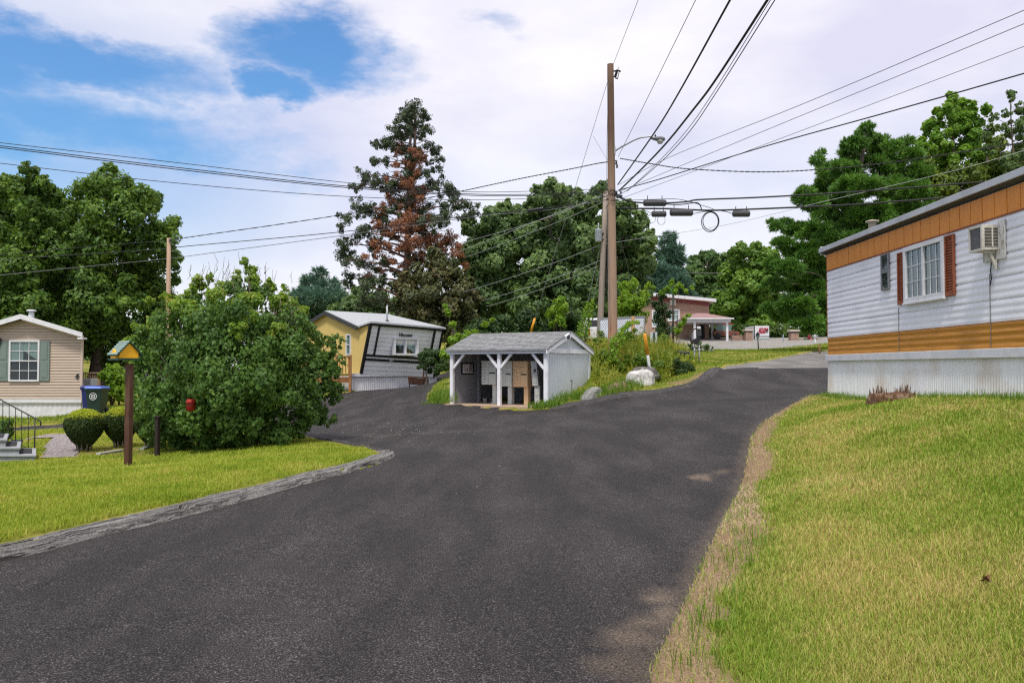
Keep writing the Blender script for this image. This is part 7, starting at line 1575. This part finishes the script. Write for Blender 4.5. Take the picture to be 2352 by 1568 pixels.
# ------------------------------------------------------------------ boulders on the bank
import bmesh
def boulder(name, u0, u1, v0, v1, Y, dep, mat, label, seed, cuts=7, tilt=0.0):
    bm = bmesh.new(); bmesh.ops.create_icosphere(bm, subdivisions=4, radius=1.0); rng = random.Random(seed)
    pl = [(V3((rng.gauss(0, 1), rng.gauss(0, 1) - .5, rng.gauss(0, .8))).normalized(), rng.uniform(.62, .88)) for _ in range(cuts)]
    for v in bm.verts:
        p = v.co.copy()
        for n_, d_ in pl:
            e = p.dot(n_) - d_
            if e > 0: p -= n_ * e * .92
        p += v.co * (.10 * mn.noise(v.co * 1.6 + V3((seed, 0, 0))) + .045 * mn.noise(v.co * 5 + V3((0, seed, 0))) + .02 * mn.noise(v.co * 13)); v.co = p
    xs_ = [v.co.x for v in bm.verts]; zs_ = [v.co.z for v in bm.verts]; sx_ = 2 / (max(xs_) - min(xs_)); sz_ = 2 / (max(zs_) - min(zs_)); cx_, cz_ = (max(xs_) + min(xs_)) / 2, (max(zs_) + min(zs_)) / 2
    c = PY((u0 + u1) / 2, (v0 + v1) / 2, Y); hx, hz = (u1 - u0) / 2 * Y / F, (v1 - v0) / 2 * Y / F * 1.12
    for v in bm.verts: x_, z_ = (v.co.x - cx_) * sx_ * hx, (v.co.z - cz_) * sz_ * hz; v.co = V3((c.x + x_, c.y + v.co.y * dep, c.z + z_ - hz * .06 + tilt * x_))
    me = bpy.data.meshes.new(name); bm.to_mesh(me); bm.free(); me.polygons.foreach_set('use_smooth', np.ones(len(me.polygons), bool))
    return tag(link(name, me, mat, origin=(c.x, c.y, c.z - hz)), label, 'boulder', 'boulders on the bank')
WROCK = mk('white granite', (.58, .56, .53), (.30, .29, .28), scale=13, rough=.9, bump=.8, bscale=24, c3=(.70, .68, .65), scale3=3, amt3=.6, lo=.4, hi=.6)
DROCK = mk('dark lichen rock', (.05, .045, .042), (.13, .12, .11), scale=9, rough=.95, bump=.8, bscale=22, c3=(.34, .33, .30), scale3=4, amt3=.7)
RROCK = mk('reddish flat rock', (.30, .19, .15), (.20, .125, .10), scale=7, rough=.95, bump=.6, bscale=20, c3=(.42, .22, .13), scale3=2.5, amt3=.6)
GROCK = mk('grey rock', (.30, .30, .28), (.20, .20, .19), scale=8, rough=.95, bump=.6, bscale=20, c3=(.07, .065, .06), scale3=2.0, amt3=.8)
boulder('boulder', 1437, 1506, 849, 894, 28.2, .55, WROCK, 'large pale speckled boulder on the bank below the yellow marker', 3, 9)
boulder('boulder', 1452, 1519, 842, 876, 29.3, .5, DROCK, 'dark mossy boulder just behind the large pale one', 5)
boulder('boulder', 1386, 1450, 877, 908, 28.1, .5, RROCK, 'flat reddish boulder left of the large pale one', 7, 7, .25)
boulder('boulder', 1331, 1386, 890, 922, 28.0, .45, GROCK, 'small grey boulder at the back corner of the shelter', 9, 7, .2)

# ------------------------------------------------------------------ bank furniture
FY = 37.5; ff = Fr((0, FY, 0), (1, 0, 0), (0, -1, 0)); fx0, fx1 = PY(1377, 760, FY).x, PY(1480, 760, FY).x; fzl, fzr, fzb = PY(1377, 732, FY).z, PY(1480, 727, FY).z, PY(1430, 791, FY).z
fp = thing('slatted_panel', (fx0, FY, H(fx0, FY)), 'white slatted chain link fence panel in a grey frame behind the poles', 'fence panel')
m = MB()
for i in range(44):
    x_ = fx0 + .05 + (fx1 - fx0 - .1) * i / 43; zt = fzl + (fzr - fzl) * i / 43 - .05; m.box((x_, FY, (zt + fzb) / 2), .040, .012, zt - fzb)
m.build('slats', mk('pale privacy slat', (.76, .79, .86), (.66, .69, .77), scale=5, rough=.5), fp)
m = MB(); n = 22
for i in range(-14, n):
    for s in (1,):
        x0_ = fx0 + (fx1 - fx0) * i / n; x1_ = x0_ + (fzl - fzb) * .55; pa, pb_ = V3((x0_, FY - .014, fzb)), V3((x1_, FY - .014, fzl - .03))
        if pb_.x < fx0 or pa.x > fx1: continue
        if pa.x < fx0: pa = pa.lerp(pb_, (fx0 - pa.x) / (pb_.x - pa.x))
        if pb_.x > fx1: pb_ = pa.lerp(pb_, (fx1 - pa.x) / (pb_.x - pa.x))
        m.bar(pa, pb_, .0045)
m.build('wire_mesh', GREYD, fp)
m = MB(); m.bar((fx0, FY, H(fx0, FY)), (fx0, FY, fzl + .03), .07); m.build('frame_post', mk('grey frame', (.26, .26, .26), (.2, .2, .2), scale=6, rough=.7), fp); m = MB(); m.bar((fx1, FY, H(fx1, FY)), (fx1, FY, fzr + .03), .07); m.build('frame_post', MATS['grey frame'], fp)
m = MB(); m.bar((fx0, FY, fzl), (fx1, FY, fzr), .06, .08); m.build('top_rail', MATS['grey frame'], fp); m = MB(); m.bar((fx0, FY, fzb - .02), (fx1, FY, fzb - .02), .06, .06); m.build('bottom_rail', MATS['grey frame'], fp)
def simple_post(name, u, v0, v1, Y, w, mat, label, cat='post', group=None, u2=None, rnd=True):
    a = PY(u2 or u, v1, Y); a.z = min(a.z, H(a.x, a.y)) - .15; b_ = PY(u, v0, Y); t = thing(name, (a.x, a.y, H(a.x, a.y)), label, cat, group); m = MB()
    (m.tube([a, b_], w / 2, 10) if rnd else m.bar(a, b_, w)); m.build('shaft', mat, t); return t, a, b_
simple_post('wooden_post', 1454, 726, 824, 36.6, .17, mk('tan post wood', (.40, .24, .12), (.28, .16, .08), scale=4, rough=.85, stretch=(12, 12, .5)), 'tan round wooden post in front of the white slatted panel', 'post')
t, a, b_ = simple_post('gas_marker', 1481, 768, 845, 29.6, .11, mk('white marker plastic', (.74, .73, .72), (.62, .61, .60), scale=7, rough=.6, c3=(.35, .33, .3), scale3=6, amt3=.4), 'leaning marker post with yellow top and white lower half behind the pale boulder', 'marker post', None, 1499)
m = MB(); d = (b_ - a); k0 = .50; m.tube([b_ - d * (.36), b_ - d * .01, b_ + d * .015], [.068, .068, .045], 12); m.build('yellow_cap', YELG, t)
m = MB()
for i in range(5): m.box(b_ - d * (.12 + .045 * i) + V3((0, -.068, 0)), .06, .004, .012)
m.build('printed_bars', BLACK, t)
# signs and meters
t, a, b_ = simple_post('street_sign', 1546, 676, 806, 43.0, .10, mk('dark green post', (.018, .022, .02), (.03, .035, .03), scale=8, rough=.6), 'dark post with small green street name blades in front of the brick building', 'street sign')
GSIGN = mk('green sign metal', (.02, .20, .16), (.015, .15, .12), scale=5, rough=.4); m = MB(); m.box(b_ + UPV * .07, .50, .02, .15, Matrix.Rotation(R(50), 3, 'Z')); m.build('name_blade', GSIGN, t); m = MB(); m.box(b_ + UPV * .24, .50, .02, .15, Matrix.Rotation(R(-38), 3, 'Z')); m.build('name_blade', GSIGN, t)
c = PY(1544, 757.5, 42.9); m = MB(); wq, hq, k = .20, .25, .06; m.prism([c + V3((-wq, 0, -hq + k)), c + V3((-wq + k, 0, -hq)), c + V3((wq - k, 0, -hq)), c + V3((wq, 0, -hq + k)), c + V3((wq, 0, hq - k)), c + V3((wq - k, 0, hq)), c + V3((-wq + k, 0, hq)), c + V3((-wq, 0, hq - k))], (0, .015, 0)); sgn = m.build('sign_back', mk('bare sign metal', (.58, .62, .66), (.5, .54, .58), scale=4, rough=.4), t)
m = MB(); m.bar(c + V3((.02, -.03, -.4)), c + V3((.02, -.03, .4)), .07); m.build('bracket', IRON, sgn)
t, a, b_ = simple_post('small_sign', 1502, 766, 815, 36, .06, mk('green channel post', (.02, .05, .04), (.03, .06, .05), scale=6, rough=.6), 'small pale sign back on a dark green channel post, right of the yellow marker', 'sign'); c = PY(1501.5, 775.5, 35.95); m = MB(); m.box(c, .31, .012, .50); m.build('sign_plate', MATS['bare sign metal'], t); m = MB(); m.box(c + V3((.01, -.03, 0)), .09, .05, .46); m.build('channel', MATS['green channel post'], t)
mp = GP(1600, 34); mt = thing('meter_stand', mp, 'electric meter with curved conduit on two grey posts before the paved lot', 'meter')
for (du, nm) in ((-5, 0), (6, 1)): q = PY(1600 + du, 838, 34); w_ = PY(1600 + du, 792, 34); m = MB(); m.tube([V3((q.x, q.y, H(q.x, q.y) - .1)), w_], .035, 8); m.build('post', STEEL, mt)
m = MB(); m.bar(PY(1590, 799, 33.9), PY(1611, 799, 33.9), .03); m.build('crossbar', BLACK, mt)
m = MB(); m.prism([PY(1586, 783, 33.9), PY(1599, 777, 33.9), PY(1608, 768, 33.9), PY(1609, 781, 33.9), PY(1602, 792, 33.9), PY(1592, 789, 33.9)], (0, .18, 0)); m.build('weather_hood', IRON, mt)
m = MB(); m.box(PY(1605, 764, 33.95), .19, .16, .30); m.build('meter_box', GREYD, mt, bevel=.01); m = MB(); m.lathe([(.075, -.05), (.085, 0), (.085, .06), (.06, .08)], PY(1605, 754, 33.9), 14); m.build('meter_dial', WHITE, mt)
m = MB(); cc = catmull([tuple(PY(u, v, 33.9)) for u, v in ((1602, 754), (1594, 756), (1585, 766), (1583, 774), (1588, 784), (1594, 789))], 6); m.tube([V3(q) for q in cc], .03, 8); m.build('conduit', mk('brown conduit', (.08, .055, .045), (.05, .035, .03), scale=7, rough=.6), mt)
q = GP(1570, 33.2); t = thing('roadside_mailbox', q, 'black roadside mailbox low among the weeds beside the dark shrub', 'mailbox'); c = PY(1570, 810, 33.2); m = MB(); m.prism([c + V3((-.24, -.1, -.09)), c + V3((-.24, .1, -.09)), c + V3((-.24, .1, .03)), c + V3((-.24, .05, .09)), c + V3((-.24, -.05, .09)), c + V3((-.24, -.1, .03))], (.48, 0, -.03)); m.build('box', IRON, t); m = MB(); m.bar(V3((c.x - .05, c.y, q.z - .1)), c + V3((-.05, 0, -.08)), .08); m.build('post', IRON, t)
p = PY(1441, 803, 36.2); m = MB(); m.box(p, .40, .3, .42); tag(m.build('utility_box', WHITE, origin=p - UPV * .2, bevel=.02), 'small white ground box below the slatted panel', 'utility box')
# white pickup seen behind the leaning pole
p = GP(1352, 44); c = PY(1352, 757, 44); t = thing('pickup_truck', (c.x, c.y, p.z), 'white pickup truck mostly hidden, one red tail light showing left of the leaning pole', 'pickup truck'); gz_ = c.z - .85
def TB(x, y, z): return V3((c.x + x, c.y + y, gz_ + z))
m = MB(); m.prism([TB(-.1, 0, .35), TB(-.1, 5.2, .35), TB(-.1, 5.2, .95), TB(-.1, 3.9, 1.02), TB(-.1, 3.4, 1.6), TB(-.1, 2.0, 1.62), TB(-.1, 1.9, 1.0), TB(-.1, 0, 1.0)], (1.85, 0, 0)); m.build('body', WHITE, t, bevel=.05)
m = MB(); m.box(TB(.0, -.01, .72), .16, .06, .34); m.build('tail_light', mk('red lens', (.45, .012, .01), (.3, .01, .01), scale=9, rough=.2), t)
m = MB(); m.prism([TB(.1, 1.93, 1.08), TB(1.55, 1.93, 1.08), TB(1.5, 1.98, 1.5), TB(.15, 1.98, 1.5)], (0, -.03, 0)); m.build('window', DARKIN, t)
for y_ in (.9, 4.2):
    m = MB(); m.lathe([(.24, -.1), (.36, -.1), (.36, .1), (.24, .1)], TB(-.06, y_, .36), 18, Matrix.Rotation(R(90), 3, 'Y')); w_ = m.build('wheel', BLACK, t); m = MB(); m.lathe([(.0, -.02), (.24, -.02), (.24, .04)], TB(-.14, y_, .36), 14, Matrix.Rotation(R(90), 3, 'Y')); m.build('rim', STEEL, w_)

# ------------------------------------------------------------------ brick building across the lot
def brick(name, c1, c2, mort):
    m = bpy.data.materials.new(name); m.use_nodes = True; nt = m.node_tree; bs = nt.nodes['Principled BSDF']; bs.inputs['Roughness'].default_value = .9
    tc = nd(nt, 'ShaderNodeTexCoord'); mpp = nd(nt, 'ShaderNodeMapping'); mpp.inputs['Rotation'].default_value = (R(90), 0, 0); nt.links.new(tc.outputs['Object'], mpp.inputs[0])
    b = nd(nt, 'ShaderNodeTexBrick'); b.inputs['Color1'].default_value = (*c1, 1); b.inputs['Color2'].default_value = (*c2, 1); b.inputs['Mortar'].default_value = (*mort, 1); b.inputs['Scale'].default_value = 1.0; b.inputs['Brick Width'].default_value = .3; b.inputs['Row Height'].default_value = .1; b.inputs['Mortar Size'].default_value = .012
    nt.links.new(mpp.outputs[0], b.inputs['Vector']); nt.links.new(b.outputs[0], bs.inputs['Base Color']); MATS[name] = m; return m
BRK = brick('red brown brick', (.40, .24, .165), (.29, .16, .11), (.38, .31, .25)); BRK2 = brick('mottled brick', (.36, .20, .13), (.20, .11, .08), (.36, .30, .25))
BY_ = 90.0; bf = Fr((0, BY_, 0), (1, 0, 0), (0, -1, 0)); bx = lambda u: PY(u, 750, BY_).x; bz = lambda v: PY(1600, v, BY_).z
x0, x1 = bx(1440), bx(1629); gz0 = bz(776) - .4; zl_, zr_ = bz(672), bz(692)
bb = thing('brick_building', (x0, BY_, bz(776)), 'low red brick building with white roof edge and porch canopy behind the lot', 'building')
m = MB(); m.prism([bf(x0, gz0), bf(x1, gz0), bf(x1, zr_ - .5), bf(x0, zl_ - .5)], (0, 14, 0)); m.build('wall', BRK, bb)
MAR = mk('maroon fascia board', (.24, .07, .06), (.18, .05, .045), scale=4, rough=.6)
m = MB(); m.prism([bf(x0, zl_ - .55, .06), bf(x1 + .05, zr_ - .55, .06), bf(x1 + .05, zr_ - .08, .06), bf(x0, zl_ - .08, .06)], (0, .05, 0)); m.build('fascia_band', MAR, bb)
m = MB(); m.prism([bf(x0 - .4, zl_ - .12, .8), bf(x1 + .62, zr_ - .12, .8), bf(x1 + .62, zr_ + .22, .8), bf(x0 - .4, zl_ + .22, .8)], (0, 15.4, 0)); rf = m.build('roof', WHITE, bb); m = MB(); m.prism([bf(x0 - .35, zl_ + .225, .7), bf(x1 + .55, zr_ + .225, .7), bf(x1 + .55, zr_ + .3, .2), bf(x0 - .35, zl_ + .32, .2)], (0, 14.8, 0)); m.build('roof_gravel', SHING, rf)
for (u0, u1, v0, v1) in ((1533, 1561, 710, 738), (1497, 1520, 712, 752)): window(bf, bb, bx(u0), bx(u1), bz(v1), bz(v0), .02, fw=.16, split='h', grid=(1, 1), dep=.08, back=WHITE)
m = MB(); bf.box(m, bx(1538), bx(1552), bz(701), bz(689), .01, .3); m.build('wall_unit', AW, bb)
m = MB(); bf.box(m, bx(1585), bx(1602), bz(777), bz(766), .02, .5); m.build('planter_box', SLAB, bb)
m = MB(); bf.box(m, bx(1606), bx(1618), bz(777), bz(742), .01, .05); m.build('door', DARKIN, bb)
# canopy
cd = 5.2; cy0 = BY_ - cd; cx = lambda u: PY(u, 740, cy0 + 0).x; cz_ = lambda v: PY(1640, v, cy0).z
can = thing('porch_canopy', (cx(1640), cy0, cz_(778)), 'red roofed porch canopy on white posts at the end of the brick building', 'canopy')
ca0, ca1 = cx(1578), cx(1679); ze_ = cz_(735); 
m = MB(); m.box(((ca0 + ca1) / 2, cy0 + cd / 2 + .5, ze_), ca1 - ca0, cd + 1, .42); m.build('beam', WHITE, can)
m = MB(); q = [V3((ca0 - .2, cy0 - .2, ze_ + .21)), V3((ca1 + .2, cy0 - .2, ze_ + .21)), V3((ca1 + .2, cy0 + cd + 1, ze_ + .21)), V3((ca0 - .2, cy0 + cd + 1, ze_ + .21))]; r_ = [V3((cx(1612), cy0 + 2.4, cz_(715.5))), V3((cx(1632), cy0 + 2.4, cz_(715.5))), V3((cx(1632), cy0 + cd, cz_(715.5))), V3((cx(1612), cy0 + cd, cz_(715.5)))]; m.hexa(q + r_); m.build('roof', mk('faded red shingle', (.31, .19, .185), (.25, .145, .14), scale=10, rough=.9), can)
m = MB(); m.box(((ca0 + ca1) / 2, cy0 - .25, ze_ + .16), ca1 - ca0 + .5, .12, .14); m.build('gutter', WHITE, can)
for (u, dy) in ((1595.5, .2), (1670, .2), (1636, 4.8)): p = PY(u, 760, cy0 + dy); m = MB(); m.bar(V3((p.x, p.y, PY(u, 780, cy0 + dy).z - .4)), V3((p.x, p.y, ze_ - .2)), .22); m.build('post', WHITE, can)
m = MB(); p = PY(1598, 772, cy0 + 3.4); m.box(p, .8, .5, .9); tag(m.build('ice_chest', WHITE, origin=p - UPV * .4, bevel=.03), 'white chest standing by the brick wall under the porch canopy', 'chest')
# pillars, planters, cargo trailer, car
PLY = 86.0
def pillar(u0, u1, v0, v1, label, Y=PLY):
    a, b_ = PY(u0, v1, Y), PY(u1, v0, Y); cxx = (a.x + b_.x) / 2; w_ = b_.x - a.x; t = thing('brick_pillar', (cxx, Y, a.z), label, 'pillar', 'brick gate pillars'); z1 = b_.z
    m = MB(); m.hexa([V3((cxx - w_ / 2, Y - w_ / 2, a.z - .6)), V3((cxx + w_ / 2, Y - w_ / 2, a.z - .6)), V3((cxx + w_ / 2, Y + w_ / 2, a.z - .6)), V3((cxx - w_ / 2, Y + w_ / 2, a.z - .6)), V3((cxx - w_ * .42, Y - w_ * .42, z1 - .25)), V3((cxx + w_ * .42, Y - w_ * .42, z1 - .25)), V3((cxx + w_ * .42, Y + w_ * .42, z1 - .25)), V3((cxx - w_ * .42, Y + w_ * .42, z1 - .25))]); m.build('shaft', BRK2, t)
    m = MB(); m.box((cxx, Y, z1 - .22), w_ * .95, w_ * .95, .10); m.build('collar', GREYD, t); m = MB(); m.box((cxx, Y, z1 - .06), w_ * 1.12, w_ * 1.12, .2); m.build('cap', mk('tan cap stone', (.55, .48, .40), (.48, .41, .34), scale=5, rough=.9), t, bevel=.03)
pillar(1710, 1727, 757, 784, 'brick pillar with pale cap left of the white cargo trailer'); pillar(1813, 1833, 758.5, 787, 'brick pillar with pale cap right of the white cargo trailer')
m = MB(); a, b_ = PY(1680, 784, 87), PY(1711, 770, 87); m.box(((a.x + b_.x) / 2, 87, (a.z + b_.z) / 2 - .2), b_.x - a.x, .5, b_.z - a.z + .4); t0 = tag(m.build('brick_wall', BRK2, origin=(a.x, 87, a.z)), 'low brick planter wall joining the first pillar', 'wall')
m = MB(); a, b_ = PY(1833, 786, 87), PY(1886, 778, 87); m.box(((a.x + b_.x) / 2, 87, (a.z + b_.z) / 2 - .2), b_.x - a.x, .5, b_.z - a.z + .4); tag(m.build('brick_wall', BRK2, origin=(a.x, 87, a.z)), 'low brick planter wall with red flowers right of the second pillar', 'wall')
PK = leafmat('red pink petals', [(.5, .03, .05), (.6, .25, .28)], transl=.3); rng = np.random.RandomState(5)
t = thing('flower_bed', PY(1865, 780, 86.6), 'red and pink flowers along the low brick wall', 'flowers'); lp = lobes_px(86.6, [(1862, 777, 6), (1872, 780, 4), (1850, 779, 4), (1880, 782, 3)], .1, 3); foliage('foliage', t, OAK2, lp, 500, .2, .5, 3, 5); foliage('blossom', t, PK, lobes_px(86.4, [(1860, 775, 5), (1872, 780, 4)], .1, 3), 260, .16, .9, 4, 5, inner=0)
CY_ = 88.5; a, b_ = PY(1733, 786, CY_), PY(1767, 748.5, CY_); t = thing('cargo_trailer', ((a.x + b_.x) / 2, CY_, a.z), 'white boxy cargo trailer with slanted red lettering and dark stripe', 'trailer'); W_ = b_.x - a.x; Hh = b_.z - a.z; zz0 = a.z + .2
cf = Fr((0, CY_, 0), (1, 0, 0), (0, -1, 0))
m = MB(); m.box(((a.x + b_.x) / 2, CY_ + 2.2, (zz0 + b_.z) / 2), W_, 4.4, b_.z - zz0); m.build('body', WHITE, t, bevel=.06)
m = MB(); cf.box(m, a.x - .02, b_.x + .02, zz0 + .42, zz0 + .50, -.2, .02); m.build('stripe', GREYD, t); m = MB(); cf.box(m, a.x + .01, b_.x - .01, zz0 + .0, zz0 + .26, -.2, .025); m.build('lower_panel', mk('grey green panel', (.22, .30, .30), (.18, .25, .25), scale=4, rough=.5), t)
m = MB(); cf.box(m, a.x - .015, a.x + .05, zz0, b_.z, -.1, .026); m.build('corner_post', GREYD, t)
REDL = mk('red lettering', (.45, .02, .05), (.38, .015, .04), scale=5, rough=.5)
text_on('lettering', 'EXM', .50, cf((a.x + b_.x) / 2 + .12, zz0 + (b_.z - zz0) * .74, .03), (1, 0, 0), (0, -1, 0), REDL, t, .01, .02, .3); text_on('lettering', 'Auto', .36, cf((a.x + b_.x) / 2 - .02, zz0 + (b_.z - zz0) * .58, .03), (1, 0, 0), (0, -1, 0), REDL, t, .01, .02, .3)
m = MB()
for i in range(3): m.bar(cf((a.x + b_.x) / 2 + .42 + .1 * i, zz0 + (b_.z - zz0) * .54, .03), cf((a.x + b_.x) / 2 + .50 + .1 * i, zz0 + (b_.z - zz0) * .78, .03), .04)
m.build('slash_marks', GREYD, t)
for s in (.12, .88): m = MB(); m.lathe([(.2, -.1), (.33, -.1), (.33, .1), (.2, .1)], (a.x + W_ * s, CY_ + 2.4, a.z + .25), 16, Matrix.Rotation(R(90), 3, 'Y')); m.build('wheel', BLACK, t)
c = PY(1660, 778, 89); t = thing('red_tractor_car', c, 'small red vehicle with upright windscreen parked behind the porch posts', 'car'); REDC = mk('red car paint', (.38, .05, .03), (.3, .04, .025), scale=3, rough=.35)
def CB(x, y, z): return c + V3((x, y, z))
m = MB(); m.prism([CB(-1.0, 0, .3), CB(1.9, 0, .3), CB(1.9, 0, .8), CB(.9, 0, .9), CB(-1.0, 0, .9)], (0, 1.6, 0)); m.build('body', mk('brown red body', (.20, .07, .04), (.15, .05, .03), scale=3, rough=.4), t, bevel=.06); m = MB(); m.hexa([CB(-.9, .1, 1.62), CB(1.2, .1, 1.62), CB(1.2, 1.5, 1.62), CB(-.9, 1.5, 1.62), CB(-.85, .1, 1.75), CB(1.1, .1, 1.75), CB(1.1, 1.5, 1.75), CB(-.85, 1.5, 1.75)]); m.build('roof', REDC, t, bevel=.03)
m = MB(); m.prism([CB(-.7, .15, .9), CB(1.0, .15, .9), CB(1.1, .15, 1.62), CB(-.8, .15, 1.62)], (0, .03, 0)); m.build('windscreen', mk('greenish glass', (.14, .22, .20), (.10, .16, .15), scale=2, rough=.1), t)
for x_ in (-.5, 1.3): m = MB(); m.lathe([(.18, -.1), (.33, -.1), (.33, .1), (.18, .1)], CB(x_, .02, .3), 14, Matrix.Rotation(R(90), 3, 'X')); m.build('wheel', BLACK, t)
# clipped hedge, lamp post, little posts
t = thing('hedge', GP(1720, 93), 'long clipped green hedge behind the canopy and cargo trailer', 'hedge'); lp = []
for i in range(37): u = 1634 + i * 7.5; q = PY(u, 762 + 3 * math.sin(i), 93); lp.append((q.x, q.y, q.z - .2, 1.05))
foliage('foliage', t, leafmat('hedge leaves', [(.02, .05, .01), (.05, .10, .012), (.12, .18, .02)], clump=.4), lp, 15000, .32, .6, 140, 10, .85)
q = GP(1743, 57.5); qb = PY(1743, 804, 57.5); t = thing('lamp_post', qb, 'slightly leaning black garden lamp post at the front edge of the lot', 'lamp post'); tp_ = PY(1740.5, 777, 57.5); m = MB(); m.tube([qb - UPV * .3, tp_], [.05, .04], 8); m.build('post', IRON, t); m = MB(); m.lathe([(.05, 0), (.14, .12), (.14, .28)], tp_, 6); m.build('lantern', mk('lantern glass', (.20, .24, .26), (.14, .17, .18), scale=4, rough=.2), t); m = MB(); m.lathe([(.19, .27), (.05, .42), (.02, .5)], tp_, 6); m.build('lantern_cap', IRON, t)
q = PY(1872, 789, 80); t = thing('birdhouse', q, 'tiny white birdhouse on a white post at the far end of the lot', 'birdhouse'); m = MB(); m.bar(q - UPV * .4, q + UPV * .7, .14); m.build('post', WHITE, t); z_ = q.z + .7; m = MB(); m.prism([V3((q.x - .22, 79.8, z_)), V3((q.x + .22, 79.8, z_)), V3((q.x + .22, 79.8, z_ + .3)), V3((q.x, 79.8, z_ + .52)), V3((q.x - .22, 79.8, z_ + .3))], (0, .4, 0)); m.build('body', WHITE, t); m = MB(); m.bar((q.x - .26, 80, z_ + .28), (q.x, 80, z_ + .58), .5, .04, up=(0, 0, 1)); m.bar((q.x + .26, 80, z_ + .28), (q.x, 80, z_ + .58), .5, .04, up=(0, 0, 1)); m.build('roof', SHING, t)
simple_post('steel_post', 1882.5, 789, 818, 41, .09, mk('rusty steel post', (.19, .10, .04), (.12, .06, .025), scale=7, rough=.9), 'short rusty steel post at the grass edge by the trailer corner', 'post')
simple_post('blue_pole', 1799, 768, 788, 84, .10, mk('blue grey pole', (.22, .26, .34), (.18, .22, .3), scale=5, rough=.6), 'thin blue grey pole standing left of the second brick pillar', 'pole')
# small rough patches of grit and the white edge strip of the lot
